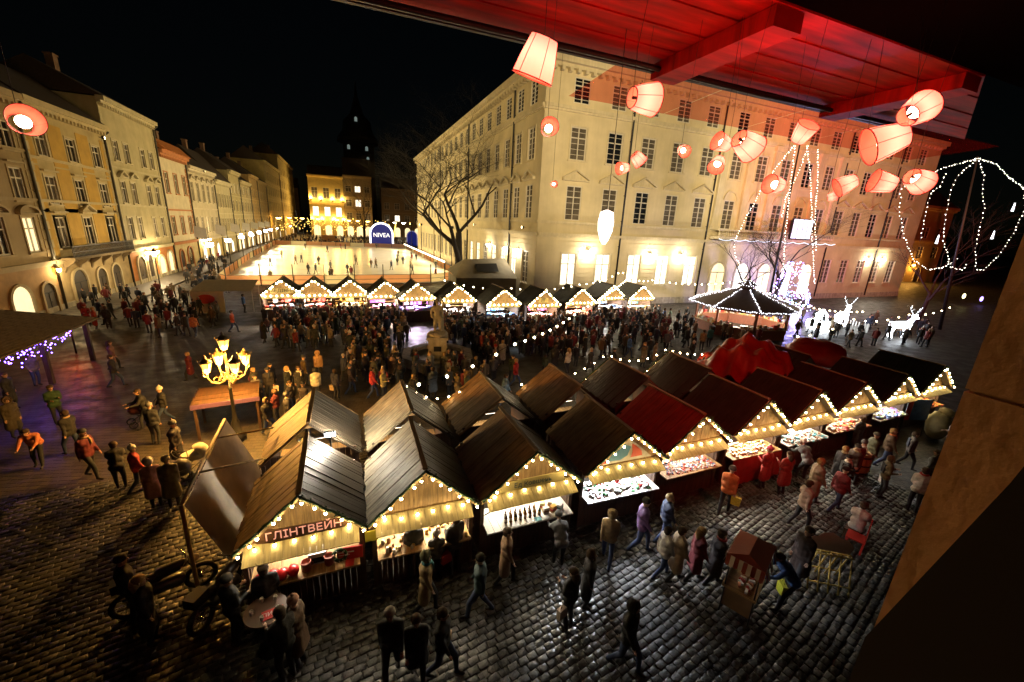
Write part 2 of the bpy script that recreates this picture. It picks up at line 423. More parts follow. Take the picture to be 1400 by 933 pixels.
def pipe(F, x, z0, z1, m=None):
    q = MB(); q.tube([(0, -0.16, z0), (0, -0.16, z1 - 0.5), (0.05, -0.22, z1 - 0.3), (0.25, -0.5, z1)], 0.11, 8)
    for z in np.arange(z0 + 1, z1, 3.0): q.box(-0.14, 0.14, -0.16, 0.0, z, z + 0.08)
    F.put('drainpipe', q.mesh('drainpipe', m or M_DARK), x)
def arch_poly(w, h, n=10):
    r = w / 2; return [(-r, 0), (r, 0)] + [(r * math.cos(PI * i / n), h - r + r * math.sin(PI * i / n)) for i in range(n + 1)]
def arch_ring(q, w, h, t, y0, y1, m=0, n=10):
    r = w / 2
    for i in range(n):
        a, c = PI * i / n, PI * (i + 1) / n
        q.prism([(r * math.cos(a), h - r + r * math.sin(a)), ((r + t) * math.cos(a), h - r + (r + t) * math.sin(a)),
                 ((r + t) * math.cos(c), h - r + (r + t) * math.sin(c)), (r * math.cos(c), h - r + r * math.sin(c))], 'y', y0, y1, m)
    q.box(-r - t, -r, y0, y1, 0, h - r, m); q.box(r, r + t, y0, y1, 0, h - r, m)
def arch_door(F, x, w, h, mfill, mtrim, z=0, name='door', glow=None):
    q = MB(); q.prism(arch_poly(w, h), 'y', -0.03, 0.015)
    o = F.put(name, q.mesh(name, mfill), x, 0, z)
    q = MB(); arch_ring(q, w, h, 0.22, -0.16, 0.01)
    F.put('frame', q.mesh('frame', mtrim), parent=o)
    q = MB()
    if name == 'door':
        q.box(-0.03, 0.03, -0.06, -0.02, 0.05, h - w / 2); q.box(-w / 2 + .02, w / 2 - .02, -0.07, -0.02, h - w / 2 - .05, h - w / 2 + .05); q.ball((0.12, -0.08, 1.05), 0.04, 6, 4)
        F.put('handle', q.mesh('handle', M_DARK), parent=o)
    return o
def wall_lamp(parent, F, x, z, power, col, glow, size=0.22):
    q = MB(); q.tube([(0, 0, 0), (0, -0.35, 0.12), (0, -0.4, -0.02)], 0.03, 6); q.lathe([(0.02, 0.02), (size * .75, -0.06), (size * .8, -0.1)], 8, (0, -0.4, 0), 0)
    q.lathe([(size * .7, -0.1), (size * .75, -0.3), (size * .35, -0.44)], 8, (0, -0.4, 0), 1)
    o = F.put('wall_lamp', q.mesh('wall_lamp', [M_DARK, glow]), x, 0, z)
    if power: lamp_light(o, (0, -0.75, -0.25), power, col, 0.12)
    return o
G_WARM = mat('sodium lamp glow', (1, .8, .4), 0.5, emit=(1.0, 0.56, 0.13), estr=30, sampling='NONE')
G_WHITE = mat('white lamp glow', (1, 1, 1), 0.5, emit=(1.0, 0.93, 0.78), estr=40, sampling='NONE')
G_COOL = mat('cool lamp glow', (1, 1, 1), 0.5, emit=(0.86, 0.92, 1.0), estr=45, sampling='NONE')
C_SOD = (1.0, 0.47, 0.085); C_WARM = (1.0, 0.72, 0.36); C_WHT = (1.0, 0.88, 0.68); C_COOL = (0.82, 0.9, 1.0)

# ================================================================== the town hall
XC, YF, HH = 20.5, 43.5, 26.2
hall = thing('town_hall', 'long ochre four storey town hall with pediment windows and rusticated ground floor', 'town hall', (XC, YF, 0))
FW, SW = 76.0, 84.0
FF = Facade(hall, (0, 0, 0), 0.0)
FS = Facade(hall, (0, SW, 0), -PI / 2)
lb = [24.9, 29.8, 34.6, 39.3, 44.1]; cb = [49.4, 54.2, 59.0, 63.8, 68.6]; rb = [73.5, 78.0, 82.5, 87.0, 91.6]
sb = [46.5 + 3.92 * i for i in range(20)]
Z4, Z3, Z2, Z1 = (22.45, 2.5), (16.75, 3.4), (10.25, 3.8), (2.6, 3.85)
ops = []; wl = []
def put_bays(xs, wid, glits, dst, central=False):
    for i, c in enumerate(xs):
        for kk, (z, h) in enumerate((Z4, Z3, Z2, Z1)):
            w = wid
            if central and kk == 3: continue
            dst.append((c - w / 2, c + w / 2, z, z + h, kk, i))
put_bays([x - XC for x in lb], 2.05, None, wl); put_bays([x - XC for x in cb], 2.0, None, wl, True); put_bays([x - XC for x in rb], 2.0, None, wl)
FF.wall(FW, HH, [o[:4] for o in wl], M_HALL, 0.25, 8.0, cap=False)
for k, (x0, x1, z0, z1, kk, i) in enumerate(wl):
    pm = M_GLASS if (k * 7) % 5 < 1 else M_CURT
    if kk == 3: pm = M_LITW if x0 < 30 else M_CURT
    if kk == 2 and k in (50,): pm = M_LIT
    window(FF, x0, z0, x1 - x0, z1 - z0, 'grid', M_FRAME, pm)
    if kk == 2:
        c = (x0 + x1) / 2
        if c < 25 or c > 51:
            pediment(FF, c, z1 + 0.5, 3.5, M_HALLTRIM)
        else:
            q = MB(); arch_ring(q, 2.1, 4.9, 0.25, -0.14, 0.01); q.prism(arch_poly(2.1, 1.06), 'y', -0.02, 0.01, 1)
            if 'archw' not in SHC: SHC['archw'] = (lambda q2: (arch_ring(q2, 2.1, 1.06, 0.25, -0.14, 0.01), q2)[1])(MB()).mesh('window_arch', M_HALLTRIM)
            FF.put('window_arch', SHC['archw'], c, 0, z1)
    if kk in (1, 3): surround(FF, x0, z0, x1 - x0, z1 - z0, M_HALLTRIM, 'plain')
# side facade (x runs towards the camera; bay world Y -> local SW - (Y - YF))
ws = []
put_bays([SW - (y - YF) for y in sb], 1.9, None, ws)
FS.wall(SW, HH, [o[:4] for o in ws], M_HALL, 0.25, 8.0, cap=False)
for k, (x0, x1, z0, z1, kk, i) in enumerate(ws):
    pm = M_GLASS if (k * 7) % 4 < 1 else M_CURT
    if kk == 3: pm = M_LITW if i in (1, 2, 3, 5, 6) else M_CURT
    window(FS, x0, z0, x1 - x0, z1 - z0, 'grid', M_FRAME, pm)
    if kk == 2: pediment(FS, (x0 + x1) / 2, z1 + 0.5, 3.2, M_HALLTRIM)
    if kk in (1, 3): surround(FS, x0, z0, x1 - x0, z1 - z0, M_HALLTRIM, 'plain')
for F, W in ((FF, FW), (FS, SW)):
    e = 0.6 if F is FF else 0.0
    band(F, -e, W + (0.6 if F is FS else 0), HH - 0.35, HH + 0.25, 0.95, M_HALLTRIM)
    dentils(F, 0.2, W - 0.2, HH - 1.05, M_HALLTRIM, 0.95, 0.62, 0.42)
    band(F, 0.0, W, 21.7, 22.05, 0.30, M_HALLTRIM)
    band(F, 0.0, W, 8.45, 8.75, 0.34, M_HALLTRIM)
    band(F, 0.0, W, 9.9, 10.1, 0.14, M_HALLTRIM, 'string_course')
    q = MB()
    zz = 0.9
    xcuts = sorted((o[0], o[1]) for o in (wl if F is FF else ws) if o[4] == 3)
    if F is FF: dcuts = [(c - XC - 1.55, c - XC + 1.55) for c in cb]
    while zz < 8.2:           # rustication: raised courses on the ground floor, broken by the windows
        segs = []; x = 0.0
        if zz + 0.50 > Z1[0] - 0.2 and zz < Z1[0] + Z1[1] + 0.2:
            for a, c in xcuts:
                if a - 0.2 > x: segs.append((x, a - 0.2))
                x = c + 0.2
            segs.append((x, W))
        else: segs = [(0, W)]
        if F is FF and zz < 5.75:
            ns = []
            for a, c in segs:
                x = a
                for d0, d1 in dcuts:
                    if d0 > x and d1 < c: ns.append((x, d0)); x = d1
                ns.append((x, c))
            segs = ns
        for a, c in segs: q.box(a, c, -0.045, 0.01, zz, zz + 0.46)
        zz += 0.54
    o = F.put('rusticated_courses', q.mesh('rusticated_courses', M_HALL)); o['kind'] = 'stuff'
    q = MB(); q.box(0, W, -0.12, 0.01, 0, 0.85); F.put('plinth', q.mesh('plinth', M_STONE))
for x in (31.9, 45.9, 72.0, 85.8): pipe(FF, x - XC, 0.4, HH - 0.5)
for y in (51.9, 72.4, 95.0): pipe(FS, SW - (y - YF), 0.4, HH - 0.5)
# central portico: pilasters, balcony, arched doors
for c in (47.0, 51.8, 56.6, 61.4, 66.2, 71.0):
    q = MB(); q.box(-0.55, 0.55, -0.35, 0.01, 10.1, 21.6); q.box(-0.7, 0.7, -0.5, 0.01, 20.9, 21.6); q.box(-0.7, 0.7, -0.5, 0.01, 10.1, 10.6)
    FF.put('pilaster', q.mesh('pilaster', M_HALLTRIM), c - XC)
q = MB(); q.box(26.2, 50.8, -1.6, 0.0, 8.9, 9.3)
for i in range(62): q.lathe([(0.06, 9.3), (0.12, 9.5), (0.05, 9.8), (0.09, 10.05)], 6, (26.4 + i * 0.395, -1.45, 0))
q.box(26.2, 50.8, -1.6, -1.3, 10.05, 10.22)
FF.put('balcony', q.mesh('balcony', M_HALLTRIM))
for c in (49.4, 54.2, 59.0, 63.8, 68.6):
    arch_door(FF, c - XC, 2.6, 5.6, M_LITW if c in (54.2, 63.8, 68.6) else M_LIT, M_HALLTRIM)
for c, z in ((27.4, 6.9), (36.9, 6.7), (42.0, 6.7), (84.2, 6.9), (88.2, 6.9)):
    wall_lamp(hall, FF, c - XC, z, 650, C_WHT, G_WHITE, 0.3)
for y in (48.5, 52.5, 60.0):
    wall_lamp(hall, FS, SW - (y - YF), 6.6, 350, C_WHT, G_WHITE, 0.3)
q = MB(); q.add([(-.6, -.6, HH + .25), (FW, -.6, HH + .25), (FW, SW, HH + .25), (-.6, SW, HH + .25), (10, 10, HH + 5), (FW - 10, 10, HH + 5), (FW - 10, SW - 10, HH + 5), (10, SW - 10, HH + 5)],
                [(0, 1, 5, 4), (1, 2, 6, 5), (2, 3, 7, 6), (3, 0, 4, 7), (4, 5, 6, 7)])
q.build('roof', M_ROOF, hall)
# snow-white light chain along the balcony
q = MB()
for i in range(150): q.ball((26.2 + i * 0.165, -1.75, 8.95 - 0.18 * abs(math.sin(i * 0.21))), 0.045, 5, 3)
o = FF.put('balcony_lights', q.mesh('balcony_lights', mat('cold led', (1, 1, 1), 0.5, emit=(0.72, 0.85, 1.0), estr=3, sampling='NONE'))); o['kind'] = 'stuff'
# lit information screen over the entrance
q = MB(); q.box(-2.2, 2.2, -0.25, 0, 0, 2.9, 0); q.box(-2.1, 2.1, -0.262, -0.255, 0.1, 2.8, 1)
for i in range(1, 4): q.box(-2.1 + i * 1.05 - .04, -2.1 + i * 1.05 + .04, -0.28, -0.2625, 0.1, 2.8, 0)
FF.put('sign_screen', q.mesh('sign_screen', [M_DARK, mat('blue white screen', (1, 1, 1), 0.5, emit=(0.55, 0.72, 1.0), estr=1.5, sampling='NONE')]), 62.5 - XC, -1.7, 9.4)

# ================================================================== the row of houses on the left
def house(name, label, y0, y1, H, wallc, trimc, floors, bays, ww, wsty='grid', groundc=None, doors=(), hoods=None, cats='house', balc=None, framem=None, litset=(), roofh=4.0, back=10, X=-24.0, gh=4.2, panels=None):
    W = y1 - y0
    t = thing(name, label, cats, (X, y0, 0), PI / 2, None)
    F = Facade(t)
    mw = mat('plaster ' + name + str(round(y0)), wallc, 0.9, noise=0.22, nscale=0.7, streak=0.08, bump=.15, bscale=6)
    mt = mat('trim ' + name + str(round(y0)), trimc, 0.85, noise=0.18, nscale=1.2, streak=0.08)
    mg = mat('ground ' + name + str(round(y0)), groundc or wallc, 0.9, noise=0.35, nscale=1.1, streak=0.08, bump=.2, bscale=5)
    op = []
    for fi, (z, h) in enumerate(floors):
        for bi in range(bays):
            c = W * (bi + .5) / bays
            if isinstance(wsty, tuple): c += wsty[1] * (1 if bi % 2 == 0 else -1)
            op.append((c - ww / 2, c + ww / 2, z, z + h, fi, bi))
    F.wall(W, H, [o[:4] for o in op], mw, 0.22, back)
    for k, (x0, x1, z0, z1, fi, bi) in enumerate(op):
        pm = M_LIT if (fi, bi) in litset else (M_GLASS if (k * 5 + int(y0)) % 3 else M_CURT)
        window(F, x0, z0, x1 - x0, z1 - z0, 'plain', framem or M_FRAME, pm)
        hd = hoods[fi] if hoods else 'plain'
        surround(F, x0, z0, x1 - x0, z1 - z0, mt, 'hood' if hd == 'hood' else 'plain')
        if hd in ('tri', 'arc') or (hd == 'mid' and bi == bays // 2): pediment(F, (x0 + x1) / 2, z1 + 0.35, ww * 1.7, mt, 'arc' if hd == 'arc' else 'tri')
        elif hd == 'mid': surround(F, x0, z0, x1 - x0, z1 - z0 + 0.02, mt, 'hood')
    if panels:
        pmh = mat('panel ' + name + str(round(y0)), panels, 0.9, noise=0.2, nscale=1.0, streak=0.08)
        for bi in range(bays + 1):
            for fi, (z, h) in enumerate(floors):
                xa = W * (bi - .5) / bays + ww / 2 + .42; xb = W * (bi + .5) / bays - ww / 2 - .42
                xa = max(xa, .25); xb = min(xb, W - .25)
                if xb - xa < .25: continue
                q = MB(); q.box(xa, xb, -0.03, 0.01, z - 0.7, z + h + 0.75); F.put('wall_panel', q.mesh('wall_panel', pmh))
    band(F, -.05, W + .05, H - .3, H + .15, 0.7, mt); dentils(F, 0.1, W - .1, H - .85, mt, 0.6, 0.42, 0.3)
    band(F, 0, W, gh, gh + .28, 0.26, mt)
    for z, h in floors[:-1]: band(F, 0, W, z + h + (0.95 if not hoods else 1.35), z + h + (1.1 if not hoods else 1.5), 0.14, mt, 'string_course')
    q = MB(); q.box(0.0, W, -0.07, 0.01, 0.0, gh - .15); F.put('ground_storey', q.mesh('ground_storey', mg))
    q = MB(); q.box(0, W, -0.14, 0.01, 0, 0.6); F.put('plinth', q.mesh('plinth', M_STONE))
    for sx in (0.02, W - 0.5):
        q = MB()
        for k in range(int((H - gh - 1.2) / 0.8)): q.box(sx, sx + (0.48 if k % 2 else 0.36), -0.05, 0.01, gh + .5 + k * .8, gh + .5 + k * .8 + .7)
        o = F.put('quoins', q.mesh('quoins', mt)); o['kind'] = 'stuff'
    for dx, dw, dh, dm in doors: 
        F2 = Facade(t, (0, -0.07, 0)); arch_door(F2, dx, dw, dh, dm, mt, name='door' if dm is M_DOOR else 'shop_window')
    q = MB(); q.prism([(-0.6, H + .15), (back, H + .15), (back * .5, H + .15 + roofh)], 'x', 0.03, W - .03)
    rf = q.build('roof', M_ROOF, t)
    q = MB(); cx = W * .3; q.box(cx, cx + .9, back * .5 - .4, back * .5 + .3, H + roofh * .7, H + roofh + 1.4); q.box(cx - .08, cx + .98, back * .5 - .48, back * .5 + .38, H + roofh + 1.4, H + roofh + 1.55)
    q.build('chimney', mat('chimney brick', (0.2, 0.12, 0.08), 0.9, noise=.3), rf)
    if balc:
        bx0, bx1, bz = balc
        q = MB(); q.box(bx0, bx1, -1.15, -0.07, bz - .22, bz)
        for k in range(6):
            cx = bx0 + .5 + (bx1 - bx0 - 1) * k / 5; q.prism([(-0.07, bz - .22), (-1.0, bz - .22), (-.8, bz - .5), (-.25, bz - .9), (-0.07, bz - 1.4)], 'x', cx - .14, cx + .14)
        bo = F.put('balcony', q.mesh('balcony', mat('grey balcony stone', (.2, .15, .08), .9, noise=.3)))
        q = MB()
        for k in range(int((bx1 - bx0) / 0.2)): q.box(bx0 + .05 + k * .2, bx0 + .10 + k * .2, -1.12, -1.07, bz, bz + .95)
        q.box(bx0, bx1, -1.16, -1.04, bz + .95, bz + 1.04); q.box(bx0, bx1, -1.14, -1.06, bz + .45, bz + .5)
        F.put('railing', q.mesh('railing', mat('balcony iron', (.03, .022, .012), .6)), parent=bo)
    pipe(F, W - 0.05, 0.1, H - .4, mat('zinc pipe', (0.09, 0.085, 0.07), .5, metal=.5))
    return t, F
t, F = house('town_house', 'greyish ochre house with round pediments and dark arched doorway beside the tiled canopy', 34.5, 48.6, 17.4, (0.36, 0.27, 0.14), (0.42, 0.33, 0.19), [(5.3, 2.8), (9.4, 2.5), (13.2, 2.1)], 4, 1.5,
      hoods=('arc', 'hood', 'plain'), groundc=(0.42, 0.26, 0.12), doors=((12.3, 1.6, 2.7, M_DOOR), (9.0, 2.2, 2.9, M_LIT), (4.5, 2.2, 2.9, M_DOOR)), litset=((0, 3),), roofh=4)
wall_lamp(t, F, 12.9 + 0.9, 3.9, 300, C_WARM, G_WARM)
t, F = house('town_house', 'yellow house with white window bays and a long iron balcony on brackets', 48.8, 62.2, 17.5, (0.52, 0.42, 0.22), (0.56, 0.47, 0.28), [(5.4, 2.7), (9.2, 2.4), (13.2, 2.1)], 3, 1.5,
      hoods=('mid', 'hood', 'plain'), groundc=(0.45, 0.34, 0.17), doors=((2.8, 2.3, 3.3, M_DOOR), (6.7, 1.7, 3.0, M_DOOR), (9.8, 1.8, 3.1, M_DOOR)), balc=(0.6, 12.6, 4.6), panels=(0.56, 0.35, 0.075), roofh=4)
t, F = house('town_house', 'tall cream ornamented house with paired windows and brick red arched shopfront', 62.4, 76.6, 20.6, (0.50, 0.44, 0.27), (0.56, 0.50, 0.33), [(5.5, 2.6), (9.7, 2.5), (14.4, 2.2)], 4, 1.25, ('p', 0.45),
      hoods=('plain', 'tri', 'plain'), groundc=(0.55, 0.22, 0.06), doors=((2.6, 2.0, 3.4, M_CURT), (5.3, 1.6, 3.4, M_DOOR), (9.0, 2.0, 3.0, M_LIT), (12.2, 1.6, 3.4, M_LIT)), roofh=3)
wall_lamp(t, F, 4.2, 4.0, 900, C_WARM, G_WHITE, .3); wall_lamp(t, F, 7.2, 3.9, 700, C_WARM, G_WHITE, .3)
t, F = house('town_house', 'white house with orange roof gallery and dark arched doors', 76.8, 88.0, 17.3, (0.62, 0.55, 0.40), (0.45, 0.18, 0.07), [(5.6, 2.6), (11.6, 2.9)], 3, 1.3, groundc=(0.56, 0.46, 0.26),
      doors=((2.6, 1.7, 3.2, M_DOOR), (6.5, 2.3, 3.4, M_CURT)), roofh=3)
q = MB(); q.prism([(-1.1, 17.46), (0.4, 17.46), (0.4, 19.0)], 'x', 0.1, 11.1); F.put('eaves_roof', q.mesh('eaves_roof', mat('orange tile', (0.5, 0.17, 0.04), .8, noise=.3)))
t, F = house('town_house', 'pale grey house with slim tall windows and bright shop lamps', 88.2, 103.8, 16.4, (0.55, 0.48, 0.34), (0.6, 0.53, 0.4), [(5.4, 2.8), (10.8, 3.2)], 5, 1.3,
      hoods=('plain', 'tri'), groundc=(0.58, 0.46, 0.2), doors=((3.0, 2.2, 3.2, M_LITW), (7.6, 2.2, 3.2, M_LIT), (12.0, 2.2, 3.2, M_LITW)), litset=((0, 2),), roofh=4)
wall_lamp(t, F, 2.0, 4.4, 450, C_WARM, G_WHITE, .4); wall_lamp(t, F, 5.4, 4.4, 450, C_WARM, G_WHITE, .4)
t, F = house('town_house', 'low cream house with six narrow windows next to the pale grey house', 104.0, 116.5, 15.4, (0.50, 0.44, 0.28), (0.56, 0.5, 0.34), [(5.2, 2.7), (10.2, 2.7)], 6, 1.0,
      doors=((2.6, 2.2, 3.2, M_LIT), (8.0, 2.4, 3.2, M_LITW)), roofh=6)
fl3 = [(5.2, 2.6), (9.6, 2.4), (13.6, 2.2)]
spec = [(116.7, 127, 18.5, (0.42, 0.36, 0.20), 3, 'olive house with lit upper windows and a small balcony', ((2, 0), (2, 1), (2, 2))),
        (127.2, 140, 17.0, (0.50, 0.42, 0.25), 4, 'plain cream house with two lit attic windows', ((2, 1), (2, 3))),
        (140.2, 152, 19.6, (0.50, 0.34, 0.14), 3, 'orange brown house with projecting cornice', ()),
        (152.2, 168, 19.0, (0.46, 0.33, 0.14), 4, 'narrow brown house before the tall yellow houses', ()),
        (168.2, 205, 26.5, (0.56, 0.44, 0.17), 8, 'tall yellow house with many even windows', ()),
        (205.2, 260, 33.0, (0.54, 0.42, 0.17), 9, 'tallest ochre house closing the row at the far lamps', ())]
for (a, c, h, wc, nb, lab, ls) in spec:
    fl = fl3 if h < 22 else [(5.4, 3.0), (10.6, 3.0), (15.8, 3.0), (20.6, 2.8)] + ([(26, 2.8)] if h > 30 else [])
    t, F = house('town_house', lab, a, c, h, wc, tuple(min(.65, v * 1.15 + .03) for v in wc), fl, nb, 1.3, litset=ls, doors=((2.5, 2.2, 3.2, M_LIT), ((c - a) * .6, 2.2, 3.2, M_LITW)), roofh=4)
    wall_lamp(t, F, (c - a) * .35, 4.4, 450, C_WARM, G_WHITE, .4)

# ------------------------------------------------------------------ houses closing the far end of the square
def far_house(label, x0, x1, Y, H, wc, floors, bays, lit, upl=False, name='far_house', groundlit=True, roofh=5):
    t = thing(name, label, 'house', (x0, Y, 0), 0); F = Facade(t); W = x1 - x0
    mw = mat('far plaster %d' % x0, wc, .9, noise=.15, nscale=.5); mt = mat('far trim %d' % x0, tuple(min(.7, v * 1.2) for v in wc), .9)
    op = []
    for fi, (z, h) in enumerate(floors):
        for bi in range(bays):
            c = W * (bi + .5) / bays; op.append((c - 1.4, c + 1.4, z, z + h, fi, bi))
    F.wall(W, H, [o[:4] for o in op], mw, .3, 10)
    for (a, c, z0, z1, fi, bi) in op: window(F, a, z0, c - a, z1 - z0, 'plain', M_FRAME, M_LITW if (fi, bi) in lit else M_CURT)
    band(F, -.2, W + .2, H - .5, H + .2, 0.9, mt)
    for z, h in floors[:-1]: band(F, 0, W, z + h + 1.2, z + h + 1.6, .35, mt, 'string_course')
    if groundlit:
        for bi in range(bays): arch_door(F, W * (bi + .5) / bays, 3.0, 5.2, M_LIT, mt, name='shop_window')
    if upl:
        for bi in range(bays + 1):
            for z in (7.6, floors[-1][0] - .6):
                q = MB(); q.box(-.2, .2, -.5, -.1, 0, .4, 0); q.box(-.18, .18, -.48, -.12, .405, .42, 1)
                x = min(max(W * bi / bays, .6), W - .6); o = F.put('uplight', q.mesh('uplight', [M_DARK, G_WARM]), x, 0, z)
                lamp_light(o, (0, -.6, 0.6), 1900, (1.0, .66, .2), .2)
    q = MB(); q.prism([(-.6, H + .2), (10, H + .2), (5, H + roofh)], 'x', 0, W); q.build('roof', M_ROOF, t)
    return t, F
Yb = 235
fx0 = onY(424, 290, Yb)[0]; fx1 = onY(471, 290, Yb)[0]; fx2 = onY(509, 290, Yb)[0]
ftop = onY(450, 241, Yb)[2]
far_house('golden floodlit corner house with a row of uplights under its windows', fx0, fx1, Yb, ftop, (0.58, 0.44, 0.16), [(9.5, 4.6), (18, 5.2)], 3, ((0, 0), (0, 1), (0, 2)), True)
far_house('dim house right of the golden floodlit corner house', fx1 + .2, fx2, Yb, ftop + 1.0, (0.34, 0.26, 0.14), [(8.5, 3.4), (15, 3.4), (22, 3.0)], 3, ((1, 1), (2, 1)), False, roofh=9)
far_house('brown house closing the street behind the light arch', fx2 + 6, fx2 + 34, Yb + 15, 26, (0.22, 0.15, 0.08), [(8.5, 3.4), (15, 3.4)], 5, ((0, 1),), False, groundlit=True, roofh=6)
far_house('dark house at the mouth of the far street', fx0 - 34, fx0 - 8, Yb + 40, 24, (0.18, 0.13, 0.08), [(8.5, 3.4), (15, 3.4)], 4, ((0, 2), (0, 3)), False, roofh=6)
# church tower behind with a few lit openings
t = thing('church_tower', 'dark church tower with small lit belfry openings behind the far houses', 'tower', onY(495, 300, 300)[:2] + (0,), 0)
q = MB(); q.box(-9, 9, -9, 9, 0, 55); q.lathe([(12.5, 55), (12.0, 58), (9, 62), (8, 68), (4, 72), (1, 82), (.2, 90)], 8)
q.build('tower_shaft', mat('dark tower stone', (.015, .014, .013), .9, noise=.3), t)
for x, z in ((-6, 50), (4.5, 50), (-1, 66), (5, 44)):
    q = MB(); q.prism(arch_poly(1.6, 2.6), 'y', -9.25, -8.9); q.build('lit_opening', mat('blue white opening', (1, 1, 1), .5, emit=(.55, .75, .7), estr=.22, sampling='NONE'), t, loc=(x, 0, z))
# side of the square on the right, beyond the town hall
far = [(99, 122, 61, 17, (0.40, 0.28, 0.10)), (122.3, 150, 61, 19, (0.44, 0.30, 0.12))]
for k, (a, c, Y, h, wc) in enumerate(far):
    t, F = far_house(('amber lit house beyond the end of the town hall', 'dim amber house with arched doorway at the square corner')[k], a, c, Y, h, wc, [(6.2, 3.0), (11.2, 2.8)], 4, (), False, groundlit=False, roofh=5)
    for dx in (5, 12, 19): arch_door(F, dx, 2.4, 3.8, M_DOOR, M_STONE)
    wall_lamp(t, F, 8.5, 4.6, 1500, C_SOD, G_WARM, .4); wall_lamp(t, F, 15.5, 4.6, 1500, C_SOD, G_WARM, .4)
# ================================================================== market stalls
M_WOOD = mat('honey pine boards', (0.40, 0.245, 0.10), 0.7, wave=0.45, wscale=14, wdir='X', noise=.2, nscale=3)
M_FLAP = mat('yellow pine flap', (0.46, 0.35, 0.14), 0.65, wave=0.3, wscale=16, wdir='X')
M_WALLB = mat('dark stained boards', (0.075, 0.04, 0.022), 0.7, wave=0.5, wscale=12, wdir='X')
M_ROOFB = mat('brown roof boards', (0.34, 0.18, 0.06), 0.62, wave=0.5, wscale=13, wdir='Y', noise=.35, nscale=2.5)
M_ROOFG = mat('weathered roof boards', (0.40, 0.32, 0.20), 0.6, wave=0.55, wscale=13, wdir='Y', noise=.4, nscale=2.5)  # paled for the white lamp's light on these slopes
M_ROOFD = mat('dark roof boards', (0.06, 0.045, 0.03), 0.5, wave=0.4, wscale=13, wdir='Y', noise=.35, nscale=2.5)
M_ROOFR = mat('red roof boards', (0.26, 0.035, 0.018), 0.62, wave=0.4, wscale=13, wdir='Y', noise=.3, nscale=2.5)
M_ROOFM = mat('mossy dark roofing', (0.035, 0.032, 0.022), 0.7, noise=.4, nscale=4)
M_FIR = mat('fir garland', (0.03, 0.07, 0.02), 0.8, noise=.4, nscale=20)
M_CLOTHR = mat('red stall cloth', (0.32, 0.02, 0.015), 0.7, noise=.25, nscale=6)
M_WHITE = mat('white board', (0.6, 0.58, 0.54), 0.6)
M_BULB = mat('warm bulb', (1, .9, .6), .4, emit=(1.0, 0.78, 0.40), estr=85)
M_BULBF = mat('warm bulb far', (1, .9, .6), .4, emit=(1.0, 0.83, 0.47), estr=30)
GOODS = [mat('goods %d' % i, c, .45) for i, c in enumerate([(.5, .05, .04), (.55, .5, .42), (.12, .2, .4), (.5, .3, .08), (.08, .25, .1), (.45, .12, .3), (.6, .55, .2), (.25, .12, .05), (.6, .6, .62), (.3, .1, .4), (.1, .35, .4), (.55, .2, .12)])]
_b = MB(); _b.ball((0, 0, 0), 0.032, 6, 4); _b.lathe([(0.018, .03), (.018, .07)], 5, m=1); BULB = _b.mesh('bulb', [M_BULB, M_DARK])
_b = MB(); _b.ball((0, 0, 0), 0.075, 6, 4); BULBF = _b.mesh('bulb', [M_BULBF])
BRD = {}
def roof_slope(hw, z0, z1, y0, y1, side, m, bw=0.14):
    key = (round(hw, 2), round(y1 - y0, 2), round(z0, 2), round(z1, 2), side, m.name)
    if key in BRD: return BRD[key]
    q = MB(); n = int((y1 - y0) / bw); r = np.random.default_rng(len(BRD) + 5)
    for i in range(n):
        a = y0 + i * bw; c = a + bw - 0.012; dz = r.uniform(0, .022); ov = r.uniform(0, .055)
        xa, za, xb, zb = 0.0, z1 + .02 + dz, side * (hw + ov), z0 - ov * .6 + dz
        p = [(xa, a, za), (xb, a, zb), (xb, c, zb), (xa, c, za)]
        q.hexa([(x, y, z - .03) for x, y, z in p] + p if side > 0 else [(x, y, z - .03) for x, y, z in p[::-1]] + p[::-1])
    q.hexa([(0, y0 + .02, z1 - .05), (side * hw * .99, y0 + .02, z0 - .05), (side * hw * .99, y1 - .02, z0 - .05), (0, y1 - .02, z1 - .05),
            (0, y0 + .02, z1 - .015), (side * hw * .99, y0 + .02, z0 - .015), (side * hw * .99, y1 - .02, z0 - .015), (0, y1 - .02, z1 - .015)])
    BRD[key] = q.mesh('roof_boards', m); return BRD[key]
PARTC = {}
def cached(key, fn):
    if key not in PARTC: PARTC[key] = fn()
    return PARTC[key]
def boards(q, x0, x1, y0, y1, z0, z1, bw=.13, m=0, top=None):
    n = max(1, int(round((x1 - x0) / bw))); w = (x1 - x0) / n
    for i in range(n):
        a, c = x0 + i * w, x0 + (i + 1) * w - .008; d = random.uniform(0, .008)
        if top is None: q.box(a, c, y0 - d, y1, z0, z1, m)
        else: q.hexa([(a, y0 - d, z0), (c, y0 - d, z0), (c, y1, z0), (a, y1, z0), (a, y0 - d, top(a)), (c, y0 - d, top(c)), (c, y1, top(c)), (a, y1, top(a))], m)
